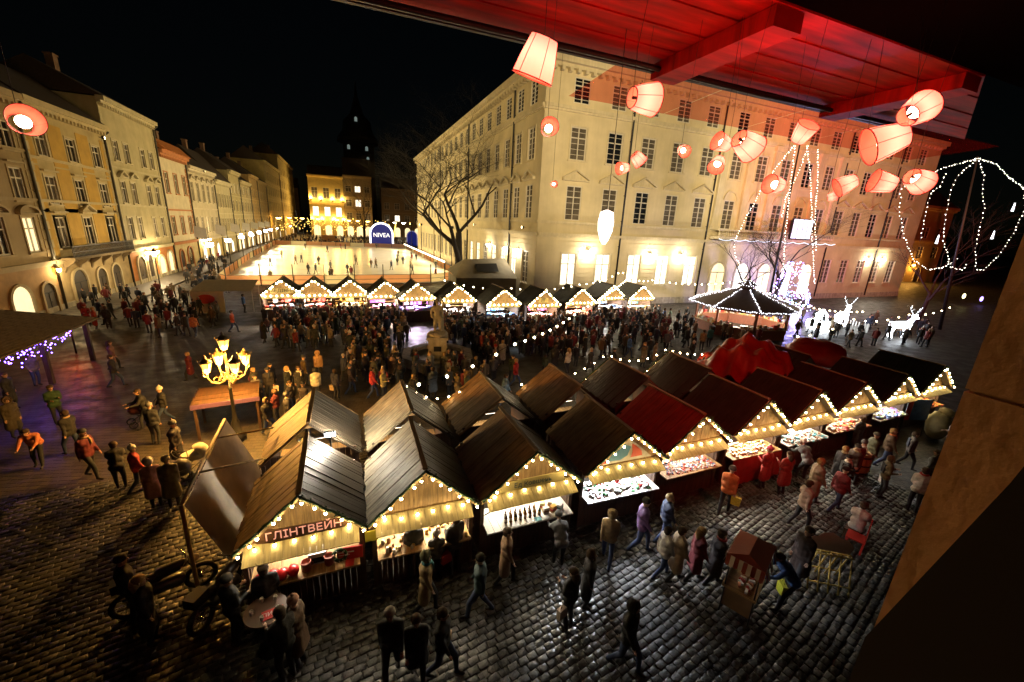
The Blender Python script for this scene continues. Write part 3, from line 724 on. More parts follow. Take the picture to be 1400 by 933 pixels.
def stall(label, x, y, hw=1.38, D=2.45, ze=2.2, zr=3.4, rot=0.0, roofL=None, roofR=None, near=True, lightp=150, lightc=C_WHT, garland=True, flap=True, group=None, name='market_stall', goods=True, wallm=None, wood=None, clothm=None, counter_m=None, seed=0, bulbsN=None):
    t = thing(name, label, 'stall', (x, y, 0), rot, group)
    wallm = wallm or M_WALLB; wood = wood or M_WOOD
    ov = 0.32; yb = D; zc = 1.12; w = hw - .14
    key = (hw, D, ze, zr, wallm.name, wood.name)
    def body():
        q = MB()
        boards(q, -w, w, 0.0, .05, 0, zc, .14)                       # front below the counter
        return q.mesh('front_wall', wallm)
    obj('front_wall', cached(('body',) + key, body), t)
    def bwall():
        q = MB(); boards(q, -w, w, yb - .05, yb, 0, ze + .2, .16); return q.mesh('back_wall', wallm)
    obj('back_wall', cached(('bwall',) + key, bwall), t)
    def sides(s):
        q = MB()
        if True:
            n = 16
            for i in range(n):
                a = .06 + (yb - .12) * i / n; c = .06 + (yb - .12) * (i + 1) / n - .008
                q.box(min(s * w, s * (w - .04)), max(s * w, s * (w - .04)), a, c, 0, ze + .05)
        return q.mesh('side_wall', wallm)
    for s in (-1, 1): obj('side_wall', cached(('sides', s) + key, lambda: sides(s)), t)
    def posts():
        q = MB()
        q.box(-.05, .05, -.05, .05, 0, ze); return q.mesh('post', wallm)
    for sx in (-1, 1):
        for yy in (0.0, yb): obj('post', cached(('post',) + key, posts), t, loc=(sx * (w + .03), yy, 0))
    def gab():
        q = MB(); f = lambda xx: ze + .0 + (zr - .06 - ze) * (1 - abs(xx) / hw)
        boards(q, -w, 0, 0, .04, ze - .02, 0, .125, 0, f); boards(q, 0, w, 0, .04, ze - .02, 0, .125, 0, f)
        q.box(-w, w, -.05, .05, ze - .10, ze - .02)
        return q.mesh('gable', wood)
    obj('gable', cached(('gable',) + key, gab), t)
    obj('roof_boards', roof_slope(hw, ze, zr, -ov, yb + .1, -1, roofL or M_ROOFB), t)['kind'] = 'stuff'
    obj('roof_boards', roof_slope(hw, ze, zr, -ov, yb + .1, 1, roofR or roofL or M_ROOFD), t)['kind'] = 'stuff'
    def edge():
        q = MB()
        for s in (-1, 1):
            p = [(0, -ov - .03, zr - .10), (s * hw, -ov - .03, ze - .10), (s * hw, -ov, ze - .10), (0, -ov, zr - .10), (0, -ov - .03, zr + .03), (s * hw, -ov - .03, ze + .03), (s * hw, -ov, ze + .03), (0, -ov, zr + .03)]
            q.hexa(p if s > 0 else p[:4][::-1] + p[4:][::-1])
        q.box(-.06, .06, -ov, yb + .1, zr + .03, zr + .075)
        return q.mesh('barge_board', wood)
    obj('barge_board', cached(('edge',) + key, edge), t)
    cm = counter_m or M_WOOD
    def cnt():
        q = MB(); boards(q, -w + .04, w - .04, -.38, .62, zc, zc + .045, .2); return q.mesh('counter', cm)
    obj('counter', cached(('cnt', cm.name) + key, cnt), t)
    def shelf():
        q = MB()
        for z in (1.3, 1.65): q.box(-w + .1, w - .1, yb - .55, yb - .06, z, z + .03)
        return q.mesh('shelf', wood)
    obj('shelf', cached(('shelf',) + key, shelf), t)
    if flap:
        def fl():
            q = MB(); n = 18; a0, a1 = -w + .02, w - .02
            for i in range(n):
                a = a0 + (a1 - a0) * i / n; c = a0 + (a1 - a0) * (i + 1) / n - .007
                zt, zb_, yt, ybm = ze - .04, ze - .27, -.07, -.50
                q.hexa([(a, ybm, zb_), (c, ybm, zb_), (c, yt, zt), (a, yt, zt), (a, ybm - .012, zb_ + .028), (c, ybm - .012, zb_ + .028), (c, yt, zt + .03), (a, yt, zt + .03)])
            return q.mesh('flap', M_FLAP)
        obj('flap', cached(('flap',) + key, fl), t)
        def st():
            q = MB(); q.tube([(0, -.02, 1.5), (0, -.46, ze - .28)], .015, 5); return q.mesh('flap_stay', M_DARK)
        for s in (-1, 1): obj('flap_stay', cached(('stay',) + key, st), t, loc=(s * (w - .06), 0, 0))
    if clothm:
        q = MB(); n = 26
        vs = []; 
        for i in range(n + 1):
            xx = -w + .02 + (2 * w - .04) * i / n; dy = .03 * math.sin(i * 1.9) + random.uniform(-.01, .01)
            vs += [(xx, -.41, zc + .02), (xx, -.44 + dy * .5, .5), (xx, -.46 + dy, .08)]
        fs = []
        for i in range(n): fs += [(i * 3, i * 3 + 3, i * 3 + 4, i * 3 + 1), (i * 3 + 1, i * 3 + 4, i * 3 + 5, i * 3 + 2)]
        q.add(vs, fs, 0, True); q.build('counter_cloth', clothm, t)
    if garland:
        def gar():
            q = MB(); r = random.Random(3)
            for s in (-1, 1):
                pts = [(s * hw * k / 10, -ov - .07, zr + .04 - (zr - ze) * k / 10 - .02 * math.sin(k * 2.1)) for k in range(11)]
                q.tube(pts, .035, 5, 0)
                for k in range(150):       # needles
                    u = r.random(); c = (s * hw * u, -ov - .07, zr + .04 - (zr - ze) * u)
                    d = (r.uniform(-.08, .08), r.uniform(-.06, .05), r.uniform(-.09, .09))
                    q.add([c, (c[0] + d[0], c[1] + d[1], c[2] + d[2]), (c[0] + d[0] * .7 + .02, c[1] + d[1], c[2] + d[2] * .7 - .02)], [(0, 1, 2)])
            return q.mesh('garland', M_FIR)
        g = obj('garland', cached(('gar',) + key, gar), t)
        bm = BULB if near else BULBF
        nb = bulbsN or (6 if near else 6)
        for s in (-1, 1):
            for k in range(nb):
                u = (k + .5) / nb + random.uniform(-.045, .045)
                obj('bulb', bm, g, loc=(s * hw * u, -ov - .12 + random.uniform(-.02, .02), zr - .06 - (zr - ze) * u + random.uniform(-.03, .02)))
        for k in range(nb):
            u = -1 + 2 * (k + .5) / nb
            obj('bulb', bm, g, loc=(u * (w - .05), -.22 + random.uniform(-.03, .03), ze - .04 + random.uniform(-.02, .02)))
    if lightp:
        q = MB(); q.box(-.5, .5, -.04, .04, 0, .05, 0); q.box(-.48, .48, -.03, .03, -.012, -.002, 1)
        o = q.build('ceiling_lamp', [M_WHITE, mat('stall tube', (1, 1, 1), .5, emit=lightc, estr=12, sampling='NONE')], t, loc=(0, 1.0, ze - .02))
        d = bpy.data.lights.new('stall_light', 'AREA'); d.energy = lightp; d.color = lightc; d.shape = 'RECTANGLE'; d.size = 1.2; d.size_y = .5
        l = bpy.data.objects.new('stall_light', d); COL.objects.link(l); l.parent = o; l.location = (0, -.1, -.03); l.rotation_euler = (R(-14), 0, 0)
    return t
def goods_heap(label, x, y, kind, rot=0.0, w=1.1, cols=(0, 1, 3), n=120, z=1.166, size=.06, depth=.8, cat='goods', group=None):
    t = MB(); r = random.Random(int(x * 31 + y * 7))
    for i in range(n):
        cx, cy = r.uniform(-w, w), r.uniform(-.3, -.3 + depth); s = r.uniform(.5, 1.3) * size; m = r.randrange(len(cols))
        zz = 0.0
        if kind == 'box' or (kind == 'mix' and r.random() < .5): t.box(cx - s, cx + s, cy - s * .8, cy + s * .8, zz, zz + s * r.uniform(.6, 2), m)
        elif kind == 'jar': t.lathe([(s * .8, 0), (s * .85, s * 1.6), (s * .5, s * 1.9), (s * .5, s * 2.3)], 7, (cx, cy, zz), m)
        else: t.ball((cx, cy, zz + s * .7), (s, s, s * .8), 7, 4, m)
    # hanging and shelved wares at the back
    for i in range(n // 2):
        cx = r.uniform(-w, w); zz = r.choice((0.165, 0.515, 0.72)) ; s = r.uniform(.6, 1.4) * size; m = r.randrange(len(cols))
        cy = r.uniform(1.95, 2.15)
        if r.random() < .5: t.box(cx - s, cx + s, cy - s, cy + s, zz, zz + s * 2.2, m)
        else: t.lathe([(s * .7, 0), (s * .8, s), (s * .3, s * 2.4)], 7, (cx, cy, zz), m)
    return t.build('stall_goods', [GOODS[c] for c in cols], None, loc=(x, y, z), rotz=rot, label=label, cat=cat, group=group, kind='stuff')

APEX = [(-1.29, 8.75), (1.5, 8.72), (4.5, 8.72), (7.86, 8.9), (11.13, 9.2), (14.5, 9.35), (17.68, 9.45), (20.9, 9.55), (24.5, 9.7), (28.1, 9.85)]
S_LAB = ['mulled wine stall with lettered plank sign and red cushions on its counter', 'stall with pale weathered roof and a bright white back wall beside the mulled wine stall',
         'stall with cream name board and brown bottles on a white counter', 'stall with painted blue and red gable and glaring white interior', 'red roofed stall with trays of small sweets on the counter',
         'stall with red cloth counter served by customers in red coats', 'stall with white crockery spread on a projecting table', 'stall with wicker and toys around a timber barrel stand',
         'stall with plush toys hung outside and a blue banner', 'last lit stall by the plaster window jamb']
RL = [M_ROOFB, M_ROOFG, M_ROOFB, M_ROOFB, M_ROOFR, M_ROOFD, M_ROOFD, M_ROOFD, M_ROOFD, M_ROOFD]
RR = [M_ROOFD, M_ROOFD, M_ROOFD, M_ROOFR, M_ROOFR, M_ROOFD, M_ROOFD, M_ROOFD, M_ROOFD, M_ROOFD]  # left slopes paler as if lamplit, right slopes darker: light put into colours
LP = [110, 300, 150, 560, 170, 320, 220, 220, 190, 190]
LC = [C_WHT, (1, .82, .55), C_WHT, (.9, .94, 1), (1, .88, .75), (1, .86, .62), C_WHT, C_WHT, (.9, .95, 1), C_WARM]
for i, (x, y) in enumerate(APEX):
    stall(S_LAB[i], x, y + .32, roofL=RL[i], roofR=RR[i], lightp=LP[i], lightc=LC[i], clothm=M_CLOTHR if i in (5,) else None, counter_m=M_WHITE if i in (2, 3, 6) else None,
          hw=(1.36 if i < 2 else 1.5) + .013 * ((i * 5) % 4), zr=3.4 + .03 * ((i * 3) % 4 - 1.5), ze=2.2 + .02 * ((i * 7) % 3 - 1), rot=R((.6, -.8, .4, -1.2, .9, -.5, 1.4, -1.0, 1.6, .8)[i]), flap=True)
# back row, facing away; lamplit and darker slope boards swapped to match
for i, (x, y) in enumerate([(-1.32, 14.55), (1.68, 14.55), (4.85, 14.7), (8.2, 14.9), (11.55, 15.0), (15.2, 15.1), (18.9, 15.3), (22.6, 15.4)]):
    stall(['stall roof warm brown behind the mulled wine stall', 'stall with pale weathered roof seen from behind', 'brown roofed stall behind the bottle stall', 'dark brown roofed stall behind the painted gable stall',
           'dark roofed stall behind the red roofed stall', 'black roofed stall behind the red cloth stall', 'black roofed stall half under the red tarpaulin', 'black roofed stall right of the red tarpaulin'][i],
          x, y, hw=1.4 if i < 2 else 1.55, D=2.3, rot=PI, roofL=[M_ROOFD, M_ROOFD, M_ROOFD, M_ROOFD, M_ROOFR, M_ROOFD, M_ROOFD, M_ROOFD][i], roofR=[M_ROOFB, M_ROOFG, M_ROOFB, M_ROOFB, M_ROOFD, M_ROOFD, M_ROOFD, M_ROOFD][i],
          lightp=60, garland=i > 3, flap=True, bulbsN=6)
# ---- wares: the ones that can be told apart one by one
# red cushions on the mulled wine stall
x0, y0 = APEX[0][0], APEX[0][1] + .32
RB = mat('shiny red cushion', (0.55, 0.01, 0.012), .3, noise=.2, nscale=9)
for k in range(4):
    q = MB(); q.ball((0, 0, .12), (.17, .13, .12), 10, 6, 0, .05); q.build('cushion', RB, None, loc=(x0 - .95 + k * .22, y0 - .22 + .04 * (k % 2), 1.166), rotz=k * .6, label='shiny red foil cushion on the mulled wine counter', cat='cushion', group='red cushions on the mulled wine counter')
def pot(label, x, y, z, r, h, m, cat='pot', group=None, name='pot'):
    q = MB(); q.lathe([(r * .8, 0), (r, h * .15), (r, h * .85), (r * 1.08, h * .9), (r * 1.08, h), (r * .9, h), (r * .88, h * .7)], 12)
    q.tube([(r, 0, h * .5), (r * 1.4, 0, h * .55), (r * 1.4, 0, h * .8), (r, 0, h * .8)], r * .08, 5)
    return q.build(name, m, None, loc=(x, y, z), label=label, cat=cat, group=group)
pot('red enamel urn by the cushions on the mulled wine counter', x0 - .02, y0 - .15, 1.166, .11, .26, mat('terracotta red', (.42, .09, .05), .4))
pot('red enamel urn by the wreath on the mulled wine counter', x0 + .48, y0 - .12, 1.166, .11, .26, MATS['terracotta red'])
q = MB(); q.tube([(.15 * math.cos(a), 0, .17 + .15 * math.sin(a)) for a in np.linspace(0, 2 * PI, 15)], .045, 6)
for k in range(40):
    a = k * .9; q.ball((.15 * math.cos(a) + random.uniform(-.04, .04), -.03 + random.uniform(-.03, .02), .17 + .15 * math.sin(a)), .018, 5, 3, k % 3)
q.build('wreath', [M_FIR, GOODS[8], GOODS[1]], None, loc=(x0 + .72, y0 - .1, 1.168), label='frosted fir wreath on the mulled wine counter', cat='wreath')
q = MB(); q.box(-.2, .2, -.14, .14, 0, .3, 0); q.box(-.14, .14, -.146, -.141, .05, .2, 1); q.box(-.06, .06, -.2, -.146, .1, .15, 1)
q.build('drink_dispenser', [M_WHITE, M_DARK], None, loc=(x0 + .22, y0 + .1, 1.168), label='white drinks dispenser on the mulled wine counter', cat='dispenser')
q = MB(); q.box(-.3, .3, -.02, .02, 0, .34, 0); q.box(-.26, .1, -.024, -.021, .2, .23, 1); q.box(-.26, 0, -.024, -.021, .13, .15, 1); q.prism([(-.25, 0), (.25, 0), (.2, -.01)], 'x', -.1, .1, 0)
q.build('price_board', [mat('red board', (.45, .02, .015), .5), M_WHITE], None, loc=(x0 + .95, y0 - .1, 1.168), rotz=-.1, label='red price board at the right of the mulled wine counter', cat='sign')
# bottles on stall three
x0, y0 = APEX[2][0], APEX[2][1] + .32
BT = [mat('brown bottle glass', (.09, .03, .01), .12), mat('amber bottle glass', (.28, .12, .02), .15), mat('dark green bottle glass', (.015, .03, .012), .12)]
bq = []
for k in range(3):
    q = MB(); q.lathe([(.04, 0), (.043, .02), (.043, .17), (.03, .21), (.015, .25), (.015, .30), (.018, .31)], 10, m=0); q.lathe([(.0445, .05), (.0445, .14)], 10, m=1)
    bq.append(q.mesh('bottle', [BT[k], GOODS[1] if k != 2 else GOODS[3]]))
for k in range(15):
    kk = (0, 1, 2, 0, 1)[k % 5]
    obj('bottle', bq[kk], None, loc=(x0 - .72 + (k % 8) * .15 + (.05 if k > 7 else 0), y0 - .14 + (k // 8) * .17, 1.167), rotz=k, label=('brown', 'amber', 'dark green')[kk] + ' glass bottle on the white counter under the cream name board', cat='bottle', group='bottles on the white counter')
for k in range(5):
    q = MB(); q.box(-.09, .09, -.06, .06, 0, .2, 0); q.box(-.092, .092, -.062, .062, .06, .12, 1)
    q.build('gift_box', [GOODS[(1, 3, 8, 6, 1)[k]], GOODS[(7, 0, 10, 0, 3)[k]]], None, loc=(x0 + .55 + (k % 3) * .24, y0 - .12 + (k // 3) * .24, 1.167), rotz=.3 * k,
            label=('white box with brown band', 'tan box with red band', 'pale grey box with teal band', 'yellow box with red band', 'white box with tan band')[k] + ' on the bottle counter', cat='box')
for k in range(6):
    q = MB(); q.box(-.1, .1, -.07, .07, 0, .012)
    q.build('leaflet', GOODS[(8, 1, 8, 10, 8, 1)[k]], None, loc=(x0 - .5 + k * .24, y0 - .29, 1.167), rotz=.15 * (k % 3) - .1, label=('teal' if k == 3 else 'white') + ' leaflet at the front of the bottle counter', cat='leaflet', group='leaflets on the bottle counter')
# other stalls: heaps nobody could count
goods_heap('jars and honey pots crowded in the white backed stall', APEX[1][0], APEX[1][1] + .32, 'jar', cols=(3, 6, 1, 7), n=60, size=.06)
goods_heap('white and rosy festive wares on the glaring white counter', APEX[3][0], APEX[3][1] + .32, 'mix', cols=(1, 8, 8, 0, 4), n=150, size=.05)
goods_heap('red and white wrapped sweets spread over trays', APEX[4][0], APEX[4][1] + .32, 'ball', cols=(0, 8, 11, 1, 8, 2), n=420, size=.035)
goods_heap('white and rosy wares under the red cloth stall', APEX[5][0], APEX[5][1] + .32, 'mix', cols=(1, 11, 8, 3), n=200, size=.045)
goods_heap('white crockery and figurines on the projecting table', APEX[6][0], APEX[6][1] + .12, 'mix', cols=(8, 1, 10, 7), n=200, size=.05, depth=.9)
goods_heap('wicker and painted toys heaped around the barrel stand', APEX[7][0], APEX[7][1] + .2, 'mix', cols=(3, 0, 1, 11), n=200, size=.06)
goods_heap('plush toys and scarves piled by the blue banner', APEX[8][0], APEX[8][1] + .2, 'ball', cols=(8, 6, 1, 5, 2), n=180, size=.07)
goods_heap('brown wares at the last lit stall', APEX[9][0], APEX[9][1] + .2, 'mix', cols=(3, 7, 0), n=120, size=.06)
# signs on stalls
def sign(label, x, y, z, w, h, txt, size, mb, ml, rot=0.0, tilt=0.0, outline=None):
    t = thing('sign_board', label, 'sign', (x, y, z), rot)
    q = MB()
    if outline: q.prism(outline, 'y', -.03, .0)
    else: q.box(-w / 2, w / 2, -.03, 0, -h / 2, h / 2)
    q.build('board', mb, t)
    if txt:
        o = obj('lettering', text_mesh(txt, size, ml, .006), t, loc=(0, -.04, 0)); o.rotation_euler = (R(90), 0, 0)
    return t
M_SIGNB = mat('dark plank sign', (.14, .06, .02), .5, wave=.4, wscale=6, wdir='Z')
M_LETR = mat('red white lettering', (.8, .35, .25), .5, emit=(1.0, .45, .3), estr=.7)
ol = [(-.95, -.12), (-.7, -.17), (.85, -.14), (.93, .0), (.9, .13), (-.55, .15), (-.75, .22), (-.98, .14), (-1.05, 0)]
sign('dark wooden plank sign lettered in red and white over the mulled wine counter', APEX[0][0] + .05, APEX[0][1] + .06, 2.42, 1.7, .3, 'ГЛІНТВЕЙН', .27, M_SIGNB, M_LETR, outline=ol)
M_CREAM = mat('cream sign board', (.62, .48, .18), .6)
M_INK = mat('grey green ink', (.12, .14, .12), .6)
sign('cream name board with small script over the bottle stall flap', APEX[2][0], APEX[2][1] + .1, 2.43, 2.0, .3, 'Ед Ковшень', .2, M_CREAM, M_INK)
sign('yellow and white notice on the post between mulled wine and white backed stalls', APEX[1][0] - 1.32, APEX[1][1] + .2, 1.75, .3, .3, '', .1, mat('yellow notice', (.62, .5, .05), .5), M_INK)
# painted gable picture on stall four: blue shape, red figures on a pale field
tp = thing('painted_panel', 'blue and red painted gable panel over the glaring white stall', 'painting', (APEX[3][0], APEX[3][1] + .31, 2.2))
q = MB(); q.prism([(-1.15, .0), (1.15, .0), (0, .95)], 'y', -.02, -.005); q.build('field', mat('pale painted field', (.5, .42, .3), .6, noise=.3, nscale=5), tp)
q = MB(); q.prism([(-.55, .1), (-.1, .08), (.15, .2), (.25, .5), (.0, .62), (-.2, .45), (-.5, .3)], 'y', -.035, -.021); q.build('blue_shape', mat('painted blue', (.1, .25, .35), .6), tp)
q = MB(); q.prism([(.3, .1), (.75, .1), (.7, .28), (.45, .5), (.28, .6), (.34, .3)], 'y', -.034, -.021); q.prism([(-1.0, .03), (-.62, .05), (-.6, .2), (-.8, .16)], 'y', -.034, -.021); q.build('red_shape', mat('painted red', (.5, .07, .03), .6), tp)
# ---- middle row of stalls in front of the rink and the town hall
MID = [((383, 380), 'first stall of the far row with red counter and dark lettered sign'), ((428, 380), 'far row stall with white washed sign next to the red counter stall'), ((478, 380), 'far row stall with amber gable third from the rink tent'),
       ((527, 382), 'far row stall with plum coloured wares'), ((570, 385), 'far row stall with violet lit interior left of the statue'), ((627, 388), 'far row stall with white interior right behind the statue'),
       ((690, 393), 'far row stall with pale blue wares'), ((746, 394), 'far row stall with round dark emblem in the gable'), ((797, 392), 'far row stall with green trimmed flap and red figure'),
       ((840, 387), 'far row stall with bluish white interior'), ((880, 388), 'end stall of the far row with amber gable and open counter')]
MIDP = []
mcol = [(1, .8, .6), C_WHT, C_WARM, (1, .75, .6), (.85, .68, .95), (1, .9, .8), (.8, .9, 1.0), (1, .8, .6), C_WHT, (1, .95, .9), C_WHT]
mgoods = [(0, 8, 2, 0), (0, 1, 11), (3, 1, 8), (5, 9, 8), (9, 9, 8, 2), (8, 8, 1), (2, 8, 8, 10), (11, 8, 5), (0, 1, 11), (8, 2, 8), (10, 1, 3, 11)]
for i, (p, lab) in enumerate(MID):
    zr = 3.75
    x, y, _ = G(p[0], p[1] + 3, zr)
    MIDP.append((x, y))
    stall(lab, x, y + .4, hw=1.75, D=2.8, ze=2.35, zr=zr, roofL=M_ROOFM, roofR=M_ROOFM, near=False, lightp=800, lightc=mcol[i], rot=R(2), bulbsN=7)
    goods_heap(['red and white boxes on the first far stall counter', 'red and white wares of the second far stall', 'amber wares of the third far stall', 'plum and violet wares of the fourth far stall', 'violet wares left of the statue', 'white wares behind the statue',
                'pale blue wares of the far row', 'rosy wares under the round emblem', 'red and white wares under the green flap', 'bluish white wares of the far row', 'mixed wares of the end stall'][i], x, y + .4, 'box', cols=mgoods[i], n=60, size=.14, w=1.4, depth=.9)
M_LETD = mat('dark lettering', (.04, .03, .03), .6)
for i, txt in ((0, 'МЕДІВНЯ'), (7, 'ЛГ')):
    sign(('dark lettered sign on the first far stall', 'dark round emblem sign in a far stall gable')[i > 0], MIDP[i][0], MIDP[i][1] + .3, 2.75, 1.9 if i == 0 else 1.0, .42, txt, .42, M_CREAM, M_LETD)
# white work lamp between the first two roofs
wl_ = thing('work_lamp', 'white work lamp on a pole between the two mulled wine stall roofs', 'lamp', (-.75, 11.98, 0))
q = MB(); q.tube([(0, 0, 0), (0, 0, 3.05)], .03, 6, 0); q.box(-.16, .16, -.05, .05, 3.0, 3.16, 0); q.box(-.14, .14, -.056, -.051, 3.02, 3.14, 1); q.box(-.14, .14, .051, .056, 3.02, 3.14, 1)
q.build('lamp_head', [M_DARK, G_COOL], wl_)
lamp_light(wl_, (0.3, .1, 3.2), 330, C_WHT, .08)
# ================================================================== strings of bulbs
M_CABLE = mat('cable', (.015, .015, .015), .6)
def light_string(label, pts, n, bulb=None, sag=0.6, group='bulb strings over the market'):
    t = thing('light_string', label, 'string lights', pts[0], 0, group)
    base = Vector(pts[0]); path = []
    for a, c in zip(pts[:-1], pts[1:]):
        a, c = Vector(a), Vector(c)
        for k in range(13):
            u = k / 12; p = a.lerp(c, u); p.z -= sag * 4 * u * (1 - u); path.append(p - base)
    q = MB(); q.tube(path, .012, 4); q.build('cable', M_CABLE, t)
    L = [0.0]
    for a, c in zip(path[:-1], path[1:]): L.append(L[-1] + (c - a).length)
    for k in range(n):
        d = L[-1] * (k + .5) / n; j = max(i for i in range(len(L)) if L[i] <= d); j = min(j, len(path) - 2)
        u = (d - L[j]) / max(1e-6, L[j + 1] - L[j]); p = path[j].lerp(path[j + 1], u)
        obj('bulb', bulb or BULB, t, loc=(p.x, p.y, p.z - .07))
    return t
_b = MB(); _b.ball((0, 0, 0), 0.06, 6, 4); BULBM = _b.mesh('bulb', [M_BULBF])
light_string('bulb string running from the stall roofs past the statue', [G(552, 528, 3.6), G(700, 470, 4.6), G(792, 424, 4.3), (30.5, 38.4, 4.6)], 34, BULBM, .25)
light_string('bulb string swagged in front of the far stalls from the statue to the town hall', [(8.0, 37.5, 4.3), (14.5, 36.0, 3.6), (22.0, 35.5, 4.0), (27.5, 36.5, 5.2)], 22, BULBM, .35)
light_string('bulb string from the far row to the round kiosk roof', [(27.5, 36.5, 5.2), (32.5, 37.0, 4.2), (37.4, 29.0, 5.3)], 22, BULBM, .5)
light_string('bulb string falling from the round kiosk towards the reindeer', [(37.4, 29.0, 5.3), (40.5, 25.5, 3.4), G(1025, 390, 4)[:2] + (4,)][:2] + [(46.5, 23.0, 3.0)], 22, BULBM, .3)
light_string('bulb string along the back eaves of the dark roofed stalls', [(6.6, 15.2, 2.7), (11.5, 15.6, 3.6), (15.2, 15.6, 3.6), (21.0, 15.9, 3.5)], 26, BULB, .5)
light_string('bulb string between the near roof ridge and the crowd', [(1.68, 14.6, 3.5), (3.2, 14.8, 2.6), (4.9, 14.8, 3.5)], 8, BULB, .2)
light_string('bulb string along the edge of the dark square', [(27, 17, 3.2), (38, 19.5, 3.4), (48, 20.5, 3.2), (60, 22, 3.4)], 16, BULBM, .4)

# ================================================================== ornate street lamp
def ornate_lamp(label, loc, power):
    t = thing('street_lamp', label, 'street lamp', loc)
    mt = mat('wrought iron', (.16, .11, .05), .45, metal=.5)
    q = MB(); q.lathe([(.32, 0), (.32, .25), (.2, .35), (.16, .8), (.1, .95), (.075, 1.2), (.06, 2.3), (.09, 2.34), (.05, 2.4), (.05, 2.7)], 10); q.build('pole', mat('green black iron', (.03, .028, .02), .5, metal=.4), t)
    gl = mat('street lantern glow', (1, .9, .6), .4, emit=(1.0, .56, .11), estr=2.4, sampling='NONE')
    def lantern(x, y, z, sc=1.0):
        sc *= 1.08
        h = MB(); h.lathe([(.08 * sc, 0), (.19 * sc, .36 * sc)], 6, (0, 0, 0), 0)
        o = h.build('lantern', gl, t, loc=(x, y, z))
        c = MB(); c.lathe([(.22 * sc, .36 * sc), (.2 * sc, .41 * sc), (.1 * sc, .5 * sc), (.04 * sc, .53 * sc), (.05 * sc, .58 * sc), (.01, .66 * sc)], 6)
        for k in range(6):
            a = 2 * PI * k / 6; c.tube([(.085 * sc * math.cos(a), .085 * sc * math.sin(a), 0), (.2 * sc * math.cos(a), .2 * sc * math.sin(a), .37 * sc)], .012, 4)
            c.tube([(.21 * sc * math.cos(a), .21 * sc * math.sin(a), .4 * sc), (.25 * sc * math.cos(a), .25 * sc * math.sin(a), .47 * sc)], .014, 4)
        c.build('lantern_cap', mt, o)
        lamp_light(o, (0, 0, -.12), power, C_SOD, .16)
    q = MB(); q.tube([(0, 0, 2.7), (0, 0, 3.2), (0, 0, 4.0)], [.06, .045, .05], 8)
    q.lathe([(.05, 2.7), (.13, 2.8), (.05, 2.95)], 8)
    q.build('stem', mt, t)
    lantern(0, 0, 4.02, 1.05)
    for k in range(4):
        a = R(35) + k * PI / 2; ca_, sa_ = math.cos(a), math.sin(a)
        q = MB(); P = lambda r, z: (r * ca_, r * sa_, z)
        q.tube([P(0, 2.95), P(.15, 2.72), P(.35, 2.66), P(.6, 2.78), P(.70, 3.0), P(.70, 3.2)], .026, 6)
        for (cr, cz, rr) in ((.22, 2.86, .12), (.42, 2.86, .10), (.22, 2.86, .06)):      # scrolls
            q.tube([P(cr + rr * math.cos(b_), cz + rr * math.sin(b_)) for b_ in np.linspace(0, 2 * PI, 12)], .014, 4)
        q.tube([P(.70, 3.05), P(.82, 3.1), P(.84, 3.22)], .012, 4); q.ball(P(.7, 3.2), .05, 6, 4)
        q.build('arm', mt, t); lantern(.70 * ca_, .70 * sa_, 3.24)
    return t
ornate_lamp('ornate iron lamp post with five glowing lanterns beside the brown canopy', (-4.72, 18.5, 0), 980)
def simple_lamp(label, loc, h, power, glow, col, group=None, r=.2):
    t = thing('street_lamp', label, 'street lamp', loc, 0, group)
    q = MB(); q.lathe([(.14, 0), (.14, .4), (.07, .5), (.05, h - .4), (.06, h - .3)], 8); q.build('pole', M_DARK, t)
    q = MB(); q.lathe([(r * .45, h - .3), (r, h + .15)], 6, m=0); q.lathe([(r * 1.15, h + .15), (r * .3, h + .4), (.02, h + .55)], 6, m=1); q.build('lantern', [glow, M_DARK], t)
    lamp_light(t, (0, 0, h - .5), power, col, .2)
    return t
simple_lamp('single lantern street lamp on the pavement before the brick red shopfront', (-19.3, 56.0, .0), 4.6, 900, G_WHITE, C_WARM, r=.3)
# far lamps at the end of the square
for k, (px, py, c) in enumerate([(415, 318, 0), (398, 322, 0), (436, 316, 0), (478, 316, 0), (503, 312, 0), (540, 318, 1), (552, 312, 1), (384, 330, 0), (462, 314, 0), (490, 318, 0), (378, 318, 0)]):
    g = G(px, py); d = min(1.0, 215.0 / g[1]); loc = (g[0] * d, g[1] * d, 0) if g[1] > 215 else g
    simple_lamp('distant street lamp glowing at the far end of the square', loc, 8.0, 1500, G_WARM if c == 0 else G_WHITE, C_SOD if c == 0 else C_WARM, 'street lamps at the far end of the square', r=.9)

# ================================================================== statue fountain
st = thing('statue_fountain', 'pale stone statue on a square pedestal in a low octagonal fountain basin', 'statue', (5.46, 26.4, 0), R(-12))
q = MB(); q.box(-.75, .75, -.75, .75, 0, .35); q.box(-.6, .6, -.6, .6, .35, 1.75); q.box(-.72, .72, -.72, .72, 1.75, 1.92)
q.build('pedestal', M_STONE, st)
q = MB()
for sx, sy, a in ((0, -1, 0), (1, 0, PI / 2)): 
    q.box(-.25, .25, -.615, -.6, .95, 1.3) if a == 0 else q.box(.6, .615, -.25, .25, .95, 1.3)
q.build('plaque', M_DARK, st)
q = MB(); q.ball((0, 0, 2.02), (.66, .66, .24), 14, 6, 0, .09)
for k in range(26): 
    a = k * 2.4; q.ball((.5 * math.cos(a), .5 * math.sin(a), 1.98 + random.uniform(0, .15)), (.17, .17, .12), 7, 4, 0, .15)
q.build('rockwork', M_STONE, st)
